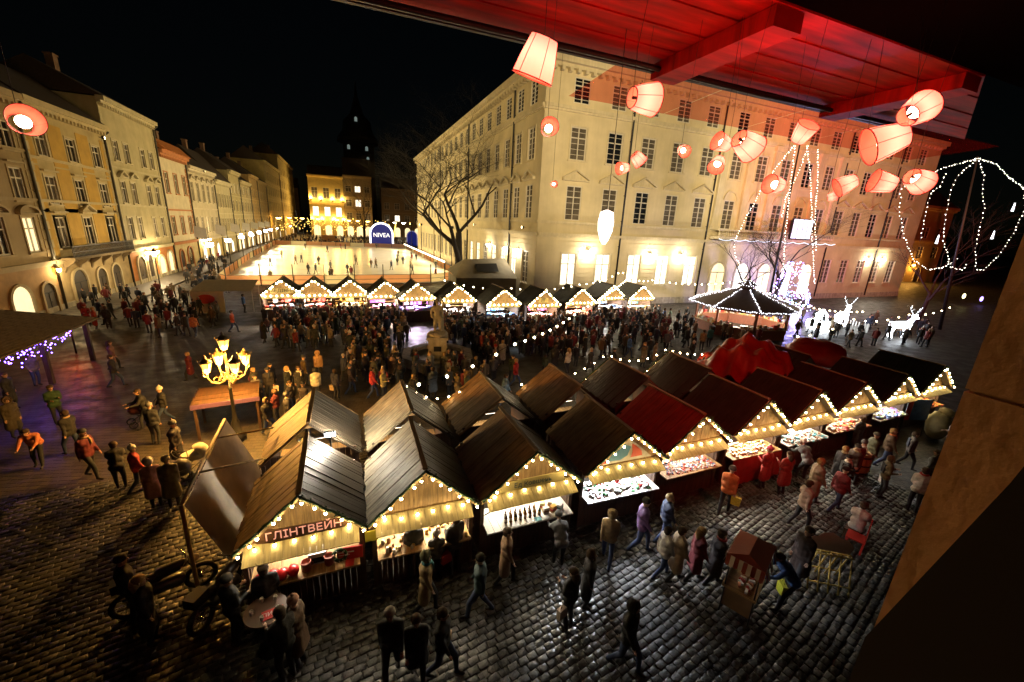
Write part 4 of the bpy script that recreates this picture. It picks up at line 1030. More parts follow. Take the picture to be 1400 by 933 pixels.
def remesh(mb, vox, name, mats, smooth_it=2):
    me = mb.mesh(name, mats[0]); o = bpy.data.objects.new('tmp', me); COL.objects.link(o)
    m = o.modifiers.new('r', 'REMESH'); m.mode = 'VOXEL'; m.voxel_size = vox; m.use_smooth_shade = True
    if smooth_it: s = o.modifiers.new('s', 'SMOOTH'); s.iterations = smooth_it; s.factor = .5
    dg = bpy.context.evaluated_depsgraph_get(); out = bpy.data.meshes.new_from_object(o.evaluated_get(dg)); bpy.data.objects.remove(o)
    out.materials.clear()
    for x in mats: out.materials.append(x)
    out.name = name; return out
def cap(q, a, c, r0, r1, n=9):
    a, c = Vector(a), Vector(c); d = (c - a); L = d.length; d = d.normalized() if L > 1e-6 else Vector((0, 0, 1))
    ps = [a - d * r0 * .95, a - d * r0 * .6, a, a.lerp(c, .5), c, c + d * r1 * .6, c + d * r1 * .95]; rs = [r0 * .25, r0 * .8, r0, (r0 + r1) / 2, r1, r1 * .8, r1 * .25]
    q.tube(ps, rs, n)
q = MB()
cap(q, (-.1, 0, 3.2), (.12, 0, 3.2), .19, .19); cap(q, (-.16, 0, 3.75), (.18, 0, 3.78), .22, .2); cap(q, (0, 0, 3.3), (0, .02, 3.8), .2, .24)
cap(q, (-.12, 0, 3.1), (-.16, -.05, 2.6), .16, .11); cap(q, (-.16, -.05, 2.6), (-.17, .02, 2.1), .1, .07); cap(q, (.12, 0, 3.1), (.2, -.1, 2.62), .16, .11); cap(q, (.2, -.1, 2.62), (.24, .02, 2.1), .1, .07)
cap(q, (0, 0, 3.95), (-.02, -.03, 4.2), .08, .08); cap(q, (-.03, -.04, 4.28), (-.03, -.04, 4.4), .14, .13)
cap(q, (.32, 0, 3.85), (.42, -.05, 4.2), .1, .08); cap(q, (.42, -.05, 4.2), (.2, -.08, 4.5), .07, .06); cap(q, (-.33, 0, 3.8), (-.42, -.05, 3.45), .1, .08); cap(q, (-.42, -.05, 3.45), (-.3, -.2, 3.2), .07, .06)
cap(q, (-.3, .05, 3.25), (.28, .02, 3.05), .17, .15); cap(q, (.3, .1, 3.7), (.32, .12, 2.3), .11, .14); cap(q, (.1, .14, 3.6), (.2, .16, 2.4), .1, .14)
obj('figure', remesh(q, .035, 'figure', [M_STONE]), st)
q = MB(); n = 8
for k in range(n):
    a, c = 2 * PI * (k + .5) / n, 2 * PI * (k + 1.5) / n; ro, ri = 2.4, 2.05
    q.prism([(ro * math.cos(a), ro * math.sin(a)), (ro * math.cos(c), ro * math.sin(c)), (ri * math.cos(c), ri * math.sin(c)), (ri * math.cos(a), ri * math.sin(a))], 'z', 0, .55)
    q.prism([((ro + .12) * math.cos(a), (ro + .12) * math.sin(a)), ((ro + .12) * math.cos(c), (ro + .12) * math.sin(c)), ((ri - .08) * math.cos(c), (ri - .08) * math.sin(c)), ((ri - .08) * math.cos(a), (ri - .08) * math.sin(a))], 'z', .55, .68)
q.build('basin', M_STONE, st)
q = MB(); q.lathe([(2.1, .3), (2.1, .42)], 8); q.build('basin_floor', mat('basin cover', (.1, .09, .07), .6, noise=.4), st)

# ================================================================== bare trees
M_BARK = mat('bark', (.028, .02, .013), .9, noise=.4, nscale=5, bump=.4, bscale=10)
def tree(label, loc, H, trunk, spread, seed, group=None, depth=5, lean=(0, 0), fork=2, tr=.28):
    t = thing('bare_tree', label, 'tree', loc, 0, group); r = random.Random(seed)
    qt = MB(); qb = MB()
    def grow(p, d, L, rad, lev, q):
        n = 4; pts = [p]; rs = [rad]; dd = d.copy()
        for k in range(n):
            dd = (dd + Vector((r.uniform(-.16, .16), r.uniform(-.16, .16), r.uniform(-.02, .12) if lev < 4 else r.uniform(-.1, .1)))).normalized()
            pts.append(pts[-1] + dd * (L / n)); rs.append(rad * (1 - .40 * (k + 1) / n))
        q.tube(pts, rs, 8 if lev < 2 else (5 if lev < 4 else 3), cap=False)
        if lev >= depth: return
        nb = fork if lev == 0 else (3 if lev < 3 else 4)
        for k in range(nb):
            j = len(pts) - 1 if k < 2 else r.choice((2, 3)); base = pts[j]; az = r.uniform(0, 2 * PI) if lev else (k / nb * 2 * PI + r.uniform(-.5, .5))
            side = Vector((math.cos(az), math.sin(az), 0)); nd = (dd * r.uniform(.75, 1.15) + side * spread * r.uniform(.6, 1.1)).normalized()
            grow(base, nd, L * r.uniform(.64, .9), rs[j] * r.uniform(.58, .78), lev + 1, qb)
    grow(Vector((0, 0, -.1)), Vector((lean[0], lean[1], 1)).normalized(), trunk, tr, 0, qt)
    qt.build('trunk', M_BARK, t); qb.build('crown', M_BARK, t)
    return t
tp_ = G(625, 387)
tree('large bare tree with forked trunk between the rink and the town hall', (14.3, 56.0, 0), 18, 7.0, 1.0, 5, fork=4, depth=7, tr=.55).scale = (1.3, 1.3, 1.18)
tree('bare tree standing in the lit string cone by the town hall portico', (55.0, 38.0, 0), 14, 4.6, .75, 12, fork=3, depth=6, tr=.36)
tree('bare tree behind the round kiosk before the portico', (50.0, 39.5, 0), 11, 3.6, .75, 21, fork=3, depth=5, tr=.28)
tree('bare tree in the dark right corner strung with lights', (66, 27, 0), 12, 4.0, .7, 31, fork=3, depth=5, tr=.3)
tree('far bare tree before the golden corner house', (onY(497, 300, 190)[0], 190, 0), 20, 8, .6, 41, fork=3, depth=5, tr=.5)
# ================================================================== led string cones
M_LED = mat('warm white led', (1, 1, .9), .4, emit=(1.0, .93, .74), estr=11, sampling='NONE')
def led_strand(pts, step=.30, r=.052, q=None):
    q = q or MB(); rr = random.Random(4)
    for a, c in zip(pts[:-1], pts[1:]):
        a, c = Vector(a), Vector(c); n = max(1, int((c - a).length / step))
        for k in range(n):
            p = a.lerp(c, k / n); q.ball((p.x + rr.uniform(-.05, .05), p.y + rr.uniform(-.05, .05), p.z + rr.uniform(-.05, .05)), r * rr.uniform(.6, 1.3), 4, 3)
    return q
def led_cone(label, strands, mast, name='light_cone'):
    t = thing(name, label, 'light sculpture', mast[0])
    b0 = Vector(mast[0])
    q = MB(); q.tube([(0, 0, 0), Vector(mast[1]) - b0], [.18, .07], 8); q.build('mast', M_DARK, t)
    for s in strands:
        pts = [Vector(p) - b0 for p in s]
        q = MB(); q.tube(pts, .02, 4); o = q.build('strand', M_CABLE, t)
        led_strand(pts, *((.42, .042) if 'onion' in label else (.30, .052))).build('leds', M_LED, o, kind='stuff')
    return t
Yc = 36.5
P = lambda x, y, Y=Yc: onY(x, y, Y)
led_cone('tall cone of lit string strands hung from a mast before the portico', [
    [P(1085, 200), P(1062, 228), P(1040, 262), P(1020, 298), P(1004, 330), P(1004, 350), P(1018, 372)],
    [P(1087, 200, 35), P(1082, 240, 34.5), P(1077, 290, 34), P(1073, 330, 34), P(1070, 375, 34)],
    [P(1105, 200, 37), P(1090, 240, 38), P(1075, 270, 39), P(1068, 300, 40)],
    [P(1103, 200, 36), P(1108, 240, 36), P(1110, 290, 36), P(1110, 330, 36), P(1114, 390, 36)],
    [P(1118, 205, 36), P(1118, 250, 35), P(1114, 300, 34.5), P(1116, 345, 34)]], ((P(1100, 195)[0], Yc, 0), (P(1100, 165)[0], Yc, P(1100, 165)[2])))
Yc = 24
P = lambda x, y, Y=Yc: onY(x, y, Y)
led_cone('drooping onion shaped outline of lit strands hung from a mast at the dark right corner', [
    [P(1337, 217), P(1290, 230), P(1250, 245), P(1232, 258), P(1230, 290), P(1236, 325), P(1248, 355), P(1268, 369), P(1290, 366), P(1312, 352)],
    [P(1337, 217, 23), P(1310, 240, 23), P(1300, 260, 23), P(1292, 300, 23), P(1290, 330, 23), P(1300, 365, 23), P(1315, 370, 23), P(1325, 358, 23)],
    [P(1293, 238, 25), P(1285, 255, 25), P(1272, 265, 25), P(1266, 290, 25), P(1258, 330, 25)],
    [P(1337, 217), P(1345, 240), P(1343, 265), P(1346, 285), P(1340, 310), P(1333, 345), P(1335, 368)],
    [P(1337, 217), P(1362, 225), P(1380, 243), P(1400, 258), P(1402, 285), P(1385, 320), P(1365, 350), P(1345, 370), P(1334, 368)]], ((P(1337, 300)[0], Yc, 0), P(1337, 214)))
# small falling-star lamps in the dark corner
for k, (px, py) in enumerate([(1386, 283), (1358, 321), (1282, 327), (1342, 409), (1318, 405)]):
    p = onY(px, py, 30 if k < 3 else 34); q = MB()
    if k < 3: q.tube([(0, 0, .5), (0, 0, -.6)], [.05, .14], 6)
    else: q.tube([(.35 * math.cos(a), 0, .35 * math.sin(a)) for a in np.linspace(0, 2 * PI, 13)], .08, 5)
    col = [(.8, .9, 1), (.85, .92, 1), (.8, .9, 1), (.35, .25, 1), (1, .9, .4)][k]
    q.build('star_lamp' if k < 3 else 'ring_lamp', mat('star %d' % k, (1, 1, 1), .5, emit=col, estr=5, sampling='NONE'), None, loc=p, label=['white drop lamp hanging high at the dark corner', 'white drop lamp hanging low at the dark corner', 'white drop lamp inside the onion of strands', 'violet glowing ring lamp in the dark square', 'yellow glowing ring lamp in the dark square'][k], cat='lamp')

# ================================================================== round kiosk with led edged roof
kx, ky = 37.4, 29.0
kt = thing('round_kiosk', 'octagonal kiosk with dark tent roof edged by white led lines', 'kiosk', (kx, ky, 0), R(10))
M_TENT = mat('dark maroon roof felt', (.07, .03, .022), .6, noise=.3, nscale=3)
n = 8; ro = 5.2; rw = 4.3
V8 = lambda r, z, k: (r * math.cos(2 * PI * k / n), r * math.sin(2 * PI * k / n), z)
q = MB()
for k in range(n): q.add([V8(ro, 2.75, k), V8(ro, 2.75, k + 1), V8(.75, 4.35, k + 1), V8(.75, 4.35, k)], [(0, 1, 2, 3), (3, 2, 1, 0)][:1])
q.add([V8(ro, 2.74, k) for k in range(n)], [tuple(range(n - 1, -1, -1))])
rf = q.build('roof', M_TENT, kt)
q = MB(); q.lathe([(.6, 4.35), (.6, 4.7)], 8); q.lathe([(1.15, 4.7), (.1, 5.2), (.03, 5.4)], 8); q.build('lantern_roof', M_TENT, rf)
q = MB()
for k in range(n):
    led_strand([V8(ro + .03, 2.8, k), V8(.78, 4.41, k)], .17, .045, q); led_strand([V8(ro + .03, 2.78, k), V8(ro + .03, 2.78, k + 1)], .17, .045, q); led_strand([V8(1.17, 4.72, k), V8(1.17, 4.72, k + 1)], .2, .04, q); led_strand([V8(1.17, 4.72, k), V8(.1, 5.2, k)], .2, .04, q)
q.build('led_edging', mat('cold white led edge', (1, 1, 1), .4, emit=(.9, .9, 1.0), estr=5, sampling='NONE'), rf, kind='stuff')
for k in range(n):
    a = 2 * PI * (k + .5) / n; wd = 2 * rw * math.sin(PI / n)
    q = MB(); q.box(-wd / 2, wd / 2, -.05, .05, 0, 1.0); o = q.build('wall_panel', mat('kiosk red brown', (.2, .06, .03), .6, wave=.3), kt, loc=(rw * math.cos(PI / n) * math.cos(a), rw * math.cos(PI / n) * math.sin(a), 0), rotz=a + PI / 2)
    q = MB(); q.box(-wd / 2, wd / 2, -.05, .05, 2.45, 2.75); q.build('header', MATS['kiosk red brown'], kt, loc=o.location, rotz=a + PI / 2)
    q = MB(); q.box(-.09, .09, -.09, .09, 0, 2.75); q.build('post', MATS['kiosk red brown'], kt, loc=V8(rw, 0, k), rotz=a)
    q = MB(); q.box(-wd / 2 + .1, wd / 2 - .1, -.3, .2, 1.0, 1.05)
    rr = random.Random(k)
    for j in range(26):
        xx = rr.uniform(-wd / 2 + .2, wd / 2 - .2); s_ = rr.uniform(.06, .16); q.box(xx - s_, xx + s_, -.15, .1, 1.05, 1.05 + s_ * rr.uniform(1, 4), 1 + rr.randrange(4))
    q.build('counter', [M_WOOD, GOODS[0], GOODS[1], GOODS[3], GOODS[8]], o)
lamp_light(kt, (0, 0, 2.3), 2400, C_WHT, .6)
# ================================================================== lit reindeer and picket fence
M_DEER = mat('white glowing led figure', (1, 1, 1), .5, emit=(.86, .93, 1.0), estr=12)
def deer(label, loc, rotz, s=1.0, kneel=False):
    q = MB()
    cap(q, (-.7, 0, 1.25), (.65, 0, 1.35), .36, .32); cap(q, (.65, 0, 1.4), (1.05, 0, 2.0), .22, .15); cap(q, (1.05, 0, 2.1), (1.45, 0, 1.98), .17, .1)
    for x, y in ((-.75, .2), (-.75, -.2), (.6, .2), (.6, -.2)):
        cap(q, (x, y, 1.15), (x + (.1 if x > 0 else -.12), y, .62), .14, .08); cap(q, (x + (.1 if x > 0 else -.12), y, .62), (x + .02, y, .06), .07, .05)
    cap(q, (-1.02, 0, 1.45), (-1.15, 0, 1.55), .1, .05)
    for sg in (-1, 1):
        cap(q, (1.02, sg * .08, 2.25), (.85, sg * .35, 2.7), .04, .03); cap(q, (.85, sg * .35, 2.7), (1.05, sg * .5, 3.1), .035, .03); cap(q, (.9, sg * .28, 2.55), (1.2, sg * .32, 2.8), .035, .025); cap(q, (.9, sg * .42, 2.85), (.65, sg * .55, 3.0), .03, .02)
        cap(q, (.98, sg * .12, 2.18), (.88, sg * .3, 2.22), .05, .02)
    o = obj('reindeer_figure', remesh(q, .06, 'reindeer_figure', [M_DEER]), None, loc, rotz, label, 'light sculpture', 'glowing reindeer'); o.scale = (s, s, s); return o
d1 = G(1160, 455); d2 = G(1207, 462)
deer('white glowing reindeer behind the picket fence', (50.5, 27.0, 0), R(10), 1.15); deer('white glowing reindeer without fence beside the crowd', (52.5, 22.6, 0), R(-20), 1.1)
q = MB(); q.lathe([(1.1, .0), (1.3, .4), (1.2, .9), (.2, 1.3)], 10); q.lathe([(.5, 1.2), (.6, 1.6), (.1, 2.2)], 10)
q.build('sleigh_figure', M_DEER, None, loc=(47.7, 27.4, 0), label='white glowing rounded figure next to the fenced reindeer', cat='light sculpture')
fn = thing('picket_fence', 'white picket fence around the glowing reindeer', 'fence', (46.0, 25.0, 0), 0)
q = MB(); q.box(-.05, .05, -.03, .03, 0, .95); PK = q.mesh('picket', M_WHITE)
for k in range(22): obj('picket', PK, fn, loc=(k * .28, 0, 0))
for k in range(12): obj('picket', PK, fn, loc=(22 * .28, .2 + k * .28, 0), rotz=PI / 2)
q = MB(); q.box(0, 6.1, .032, .07, .25, .33); q.box(0, 6.1, .032, .07, .7, .78); q.build('rail', M_WHITE, fn)
lamp_light(None, (50, 25.6, 1.6), 0, (1, 1, 1)) if False else None
vl = thing('violet_projector', 'small violet floodlight at the foot of the string cone', 'floodlight', (56.5, 35.2, 0))
q = MB(); q.tube([(0, 0, 0), (0, 0, 2.6)], .05, 6, 0); q.box(-.2, .2, -.2, .1, 2.5, 2.8, 0); q.box(-.16, .16, -.206, -.201, 2.54, 2.76, 1); q.build('projector', [M_DARK, mat('violet lens', (1, 1, 1), .4, emit=(.45, .3, 1.0), estr=14, sampling='NONE')], vl)
lamp_light(vl, (0, .5, 2.7), 5500, (.45, .38, 1.0), .2)

q = MB(); rr = random.Random(14)
for j in range(420):
    a = rr.uniform(0, 2 * PI); z = rr.uniform(.2, 6.5); rad = (1.2 + (6.5 - z) * .45) * rr.uniform(.8, 1.05)
    q.ball((rad * math.cos(a), rad * .6 * math.sin(a), z), rr.uniform(.04, .1), 4, 3, rr.randrange(3))
q.build('light_curtain', [mat('violet led', (.6, .4, 1), .5, emit=(.42, .22, 1.0), estr=7, sampling='NONE'), mat('blue led', (.3, .5, 1), .5, emit=(.3, .55, 1.0), estr=7, sampling='NONE'), mat('pink white led', (1, .8, 1), .5, emit=(1.0, .7, .95), estr=6, sampling='NONE')],
        None, loc=(55.4, 36.6, 0), label='violet and blue led curtain around the foot of the string cone', cat='fairy lights', kind='stuff')
# ================================================================== ice rink
M_ICE = mat('ice', (.72, .68, .55), .22, noise=.12, nscale=.35, bump=.08, bscale=3)
FLc, FRc = (-14.6, 62.5), (9.0, 63.8)
rim = [(-14.6, 62.5), (-3, 62.8), (9.0, 63.8)] + [(9.0 + 9.5 * math.sin(a), 73.3 - 9.5 * math.cos(a)) for a in np.linspace(.35, PI / 2, 5)] + [(19.0, 100), (19.2, 148), (-20.5, 150), (-18.6, 100), (-16.4, 70), (-15.8, 64.5)]
q = MB(); q.prism(rim, 'z', .02, .16); rink = q.build('ice_rink_surface', M_ICE, None, kind='structure')
def trans_mat(name, c1, c2, f):
    m = bpy.data.materials.new(name); m.use_nodes = True; nt = m.node_tree; nt.nodes.clear(); L = nt.links
    o = nt.nodes.new('ShaderNodeOutputMaterial'); t = nt.nodes.new('ShaderNodeBsdfTranslucent'); d = nt.nodes.new('ShaderNodeBsdfDiffuse'); x = nt.nodes.new('ShaderNodeMixShader'); x.inputs[0].default_value = f
    t.inputs[0].default_value = (*c1, 1); d.inputs[0].default_value = (*c2, 1)
    L.new(t.outputs[0], x.inputs[1]); L.new(d.outputs[0], x.inputs[2]); L.new(x.outputs[0], o.inputs[0]); return m
M_BOARD = trans_mat('rink board', (.85, .42, .22), (.42, .25, .14), .35); M_BOARDW = trans_mat('rink board pale', (.95, .8, .5), (.62, .56, .38), .35)
rb_ = thing('rink_barrier', 'panelled rink barrier of tan and pale boards with dark posts', 'barrier', (0, 0, 0))
ki = 0
for a, c in zip(rim, rim[1:] + rim[:1]):
    L = math.dist(a, c); n = max(1, int(round(L / 4.4)))
    for k in range(n):
        p = (a[0] + (c[0] - a[0]) * k / n, a[1] + (c[1] - a[1]) * k / n); ang = math.atan2(c[1] - a[1], c[0] - a[0]); w = L / n
        q = MB(); q.add([(.06, 0, .17), (w - .06, 0, .17), (w - .06, 0, 1.35), (.06, 0, 1.35)], [(0, 1, 2, 3)], 0); q.box(.06, w - .06, -.03, .03, 1.351, 1.40, 1); q.box(0.06, w - .06, -.07, -.05, .72, .78, 1)
        q.build('board_panel', [M_BOARDW if ki % 4 == 3 else M_BOARD, M_DARK], rb_, loc=(p[0], p[1], 0), rotz=ang)
        q = MB(); q.box(-.05, .05, -.08, .08, 0, 1.5 if a[1] > 66 else 2.9); q.build('post', M_DARK, rb_, loc=(p[0], p[1], 0), rotz=ang)
        ki += 1
# bright top edge of the right barrier, built as a glowing strip
q = MB(); q.box(18.7, 18.95, 84, 146, 1.4, 1.62); q.build('light_tube', mat('warm tube light', (1, 1, .9), .4, emit=(1, .88, .6), estr=7), rb_)
# flood poles and banners left of the rink
M_BAN = mat('pale banner cloth', (.6, .58, .55), .7, noise=.1)
for k in range(7):
    x, y = -17.2 - .45 * k, 68 + 12.0 * k
    t = thing('rink_floodlight', 'slim pole with white floodlight and a pale banner along the rink barrier', 'floodlight', (x, y, 0), 0, 'floodlights along the rink')
    q = MB(); q.tube([(0, 0, 0), (0, 0, 5.4)], .08, 6); q.build('pole', M_DARK, t)
    q = MB(); q.box(-.35, .35, -.3, .3, 4.6, 5.1, 0); q.box(.36, .38, -.28, .28, 4.62, 5.08, 1); q.box(-.33, .33, -.325, -.305, 4.62, 5.08, 1); q.build('lamp_head', [M_DARK, G_COOL], t)
    q = MB(); q.add([(-.1, -.1, 5.5), (-1.5, -.15, 5.9), (-1.4, -.1, 7.3), (-.1, -.05, 7.0)], [(0, 1, 2, 3)]); q.add([(-.1, -.06, 5.5), (-1.5, -.11, 5.9), (-1.4, -.06, 7.3), (-.1, -.01, 7.0)], [(3, 2, 1, 0)]); q.build('banner', M_BAN, t)
    q = MB(); q.tube([(0, 0, 5.4), (0, 0, 7.2)], .04, 5); q.build('banner_pole', M_DARK, t)
    lamp_light(t, (.6, 0, 4.9), 13000, (1.0, .80, .42), .2, 'SPOT', R(130), (14, 3, 0))
for k in range(4):
    x, y = 19.9, 82 + 18 * k
    t = thing('rink_floodlight', 'tall dark pole with floodlight between the rink and the town hall side', 'floodlight', (x, y, 0), 0, 'floodlights on the town hall side of the rink')
    q = MB(); q.tube([(0, 0, 0), (0, 0, 8.6)], .09, 6); q.build('pole', M_DARK, t)
    q = MB(); q.box(-.4, .3, -.3, .3, 8.2, 8.7, 0); q.box(-.42, -.405, -.28, .28, 8.22, 8.66, 1); q.build('lamp_head', [M_DARK, G_WARM], t)
    lamp_light(t, (-.6, 0, 8.3), 16000, (1.0, .76, .36), .2, 'SPOT', R(120), (-14, -3, 0))
def light_arch(label, x, y, w, h, txt):
    t = thing('light_arch', label, 'arch', (x, y, 0), R(0)); r = w / 2
    q = MB(); q.prism([(r * math.cos(a), h - r + r * math.sin(a)) for a in np.linspace(0, PI, 19)] + [(-r, 0), (r, 0)], 'y', 0, .5); q.build('panel', mat('deep blue panel', (.01, .015, .14), .5, emit=(.02, .03, .3), estr=.35), t)
    q = MB()
    for k in range(18):
        a, c = PI * k / 18, PI * (k + 1) / 18; r1, r0 = r, r * .86
        q.prism([(r0 * math.cos(a), h - r + r0 * math.sin(a)), (r1 * math.cos(a), h - r + r1 * math.sin(a)), (r1 * math.cos(c), h - r + r1 * math.sin(c)), (r0 * math.cos(c), h - r + r0 * math.sin(c))], 'y', -.12, -.01)
    for s in (-1, 1): q.box(min(s * r * .86, s * r), max(s * r * .86, s * r), -.12, -.01, 0, h - r)
    q.build('light_band', mat('white blue band', (1, 1, 1), .5, emit=(.82, .85, 1.0), estr=2.2 if txt else .35, sampling='NONE') if txt else mat('dim arch band', (.3, .3, .5), .5, emit=(.5, .5, 1.0), estr=.25, sampling='NONE'), t)
    if txt:
        o = obj('lettering', text_mesh(txt, w * .25, mat('white lit letters', (1, 1, 1), .5, emit=(1, 1, 1), estr=1.3), .05), t, loc=(0, -.1, h * .48)); o.rotation_euler = (R(90), 0, 0)
a0 = onY(522, 331, 152); at = onY(522, 306, 152)
light_arch('blue arch lettered in white with a glowing rim behind the rink', a0[0], 152, 8.0, at[2] + .4, 'NIVEA')
a1 = onY(561, 320, 160)
light_arch('smaller blue arch with a faint rim behind the rink barrier', a1[0] + 1.5, 166, 4.2, 5.6, '')
# emergency van and market huts beyond the rink
vn = thing('parked_van', 'pale orange delivery van parked beyond the rink with headlights on', 'van', (onY(452, 322, 172)[0], 172, 0), R(8))
q = MB(); q.prism([(-3.2, .5), (3.0, .5), (3.2, 1.2), (2.3, 1.5), (1.7, 2.6), (-3.2, 2.7)], 'y', -1.0, 1.0); q.build('body', mat('orange van paint', (.45, .2, .06), .3), vn)
for x in (-2.1, 2.0):
    for y in (-.95, .95):
        q = MB(); q.lathe([(.42, -.12), (.42, .12)], 12, rot=Matrix.Rotation(R(90), 3, 'X')); q.build('wheel', M_DARK, vn, loc=(x, y, .42))
q = MB(); q.prism([(1.72, 2.5), (2.28, 1.55), (1.4, 1.55), (1.3, 2.5)], 'y', -1.01, 1.01); q.build('side_window', M_GLASS, vn)
for y in (-.7, .7):
    q = MB(); q.ball((3.1, y, .9), (.12, .2, .16), 8, 5); q.build('headlight', G_WHITE, vn)
lamp_light(vn, (3.8, 0, 1.0), 500, C_WHT, .2)
# lit figure in the shape of a yellow V behind the arch
q = MB(); led_strand([(0, 0, 7.5), (1.6, 0, 2), (3.0, 0, 8.6)], .35, .26, q); q.build('light_garland', mat('yellow led', (1, .8, .2), .5, emit=(1, .75, .12), estr=4, sampling='NONE'), None, loc=(onY(531, 300, 175)[0], 175, 0), label='yellow glowing V shaped garland behind the blue arch', cat='light sculpture')
# chains of small yellow lamps over the far market
for k, (xa, xb, y, z) in enumerate(((425, 480, 205, 8.5), (470, 530, 200, 9.0), (380, 425, 195, 8.5))):
    pa, pb = onY(xa, 300, y), onY(xb, 300, y); q = MB(); rr = random.Random(k)
    for j in range(75): q.ball((pa[0] + (pb[0] - pa[0]) * rr.random(), y + rr.uniform(-6, 6), rr.uniform(3.0, z)), rr.uniform(.07, .2), 4, 3)
    q.build('light_curtain', mat('amber fairy lights', (1, .7, .2), .5, emit=(1, .62, .12), estr=5, sampling='NONE'), None, label=('amber fairy lights at the foot of the golden corner house', 'amber fairy lights before the dim far house', 'amber fairy lights at the far end of the house row')[k], cat='fairy lights', kind='stuff')

# ================================================================== tents and canopies
M_TENTW = mat('white tent cloth', (.55, .5, .42), .7, noise=.15)
tt = thing('market_tent', 'low white tent with red emblem left of the first far stall', 'tent', (-11.0, 46.6, 0))
q = MB(); q.add([(-2.6, -1.3, 2.1), (2.4, -1.3, 2.1), (2.4, 2.2, 2.7), (-2.2, 2.2, 2.7)], [(0, 1, 2, 3)]); q.add([(-2.6, -1.3, 2.07), (2.4, -1.3, 2.07), (2.4, 2.2, 2.67), (-2.2, 2.2, 2.67)], [(3, 2, 1, 0)]); q.build('tent_roof', M_TENTW, tt)
q = MB(); q.box(-2.55, .0, -1.28, -1.24, 0.05, 2.08); q.box(-2.55, -2.5, -1.24, 2.1, .05, 2.2); q.build('tent_wall', M_TENTW, tt)
q = MB(); q.lathe([(.55, 0), (.55, .02)], 18, (0, 0, 0), rot=Matrix.Rotation(R(90), 3, 'X')); o = q.build('emblem', mat('red emblem', (.5, .03, .02), .5), tt, loc=(-1.4, -1.285, 1.35)); o.scale = (1.3, 1, .8)
for x, y in ((2.35, -1.25), (2.35, 2.15), (0.02, -1.25)): q = MB(); q.tube([(0, 0, 0), (0, 0, 2.15)], .03, 6); q.build('pole', M_WHITE, tt, loc=(x, y, 0))
# big grey tent at the town hall corner
tt = thing('market_tent', 'large grey canvas tent with dark roof hatch at the town hall corner', 'tent', (16.6, 50.2, 0), R(-4))
q = MB(); pr = [(-4.2, 2.9), (-4.2, 3.1), (0, 5.3), (3.6, 3.4), (3.6, 3.1), (0, 5.0)]
M_CANV = mat('grey canvas', (.30, .26, .18), .8, noise=.25, nscale=1.2, bump=.2, bscale=3)
q.add([(-4.4, -3, 3.0), (3.4, -3, 3.0), (3.4, 3, 3.4), (-4.4, 3, 3.4), (-3.0, -.5, 5.0), (2.6, .2, 5.2)], [(0, 1, 5, 4), (1, 2, 5), (2, 3, 4, 5), (3, 0, 4)]); q.build('tent_roof', M_CANV, tt)
q = MB(); q.box(-4.3, 3.3, -2.9, -2.84, .1, 2.98); q.box(-4.3, -4.24, -2.84, 2.9, .1, 3.0); q.box(3.24, 3.3, -2.84, 2.9, .1, 3.1); q.build('tent_wall', M_CANV, tt)
q = MB(); q.add([(-1.6, -2.3, 3.66), (1.2, -2.2, 3.72), (1.2, -.9, 4.62), (-1.6, -1.1, 4.54)], [(0, 1, 2, 3)]); q.build('roof_hatch', M_DARK, tt)
# tiled canopy at the left edge with violet lights
ct = thing('tiled_canopy', 'low shingle roofed canopy on dark posts with violet fairy lights under its eaves', 'canopy', (-18.6, 29.0, 0), 0)
M_SHIN = mat('brown wooden shingle', (.28, .19, .10), .75, noise=.5, nscale=7)
A_, B_, C_, D_ = (4.0, 2.2, 2.62), (-4.2, 9.6, 2.62), (-7.6, 4.0, 4.6), (4.3, -5.4, 2.62)
SHm = None
q0 = Vector(D_); ex = (Vector(A_) - q0); 
q = MB(); q.box(-.11, .11, -.02, .25, 0, .03); SHm = q.mesh('shingle', M_SHIN)
cx0, cx1 = -9.5, 4.2
q = MB(); q.hexa([(cx0, -6, 4.55), (cx1, -6, 2.55), (cx1, 3.2, 2.55), (cx0, 3.2, 4.55), (cx0, -6, 4.62), (cx1, -6, 2.62), (cx1, 3.2, 2.62), (cx0, 3.2, 4.62)]); rf = q.build('roof', M_WALLB, ct)
sl = math.atan2(2.0, cx1 - cx0)
for i in range(25):
    for j in range(12):
        x = cx1 + .05 - i * .24; y = -5.9 + j * .76
        o = obj('shingle', cached('shin2', lambda: (lambda q: (q.box(-.26, .0, -.37, .37, 0, .03), q)[1])(MB()).mesh('shingle', M_SHIN)), rf, loc=(x, y + (i % 2) * .2, 2.63 + (cx1 - x) * math.tan(sl)))
        o.rotation_euler = (0, sl + R(-3) + random.uniform(-.02, .02), random.uniform(-.02, .02))
for x, y in ((3.6, -5.4), (3.6, -1.2), (3.6, 2.8), (-3, 2.8)): q = MB(); q.box(-.1, .1, -.1, .1, 0, 2.7); q.build('post', M_WALLB, ct, loc=(x, y, 0))
q = MB(); rr = random.Random(8)
for j in range(170): 
    y = -5.6 + 7.0 * rr.random(); q.ball((3.55 + rr.uniform(-.3, .2), y, 2.5 - abs(rr.gauss(0, .35))), rr.uniform(.02, .045), 4, 3)
q.build('fairy_lights', mat('violet fairy light', (.5, .3, 1), .5, emit=(.22, .10, 1.0), estr=20, sampling='NONE'), ct, kind='stuff')
lamp_light(ct, (3.9, -3.0, 1.9), 22, (.25, .14, 1.0), .4); lamp_light(ct, (2.0, 4.2, 2.0), 160, (1.0, .10, .03), .3)
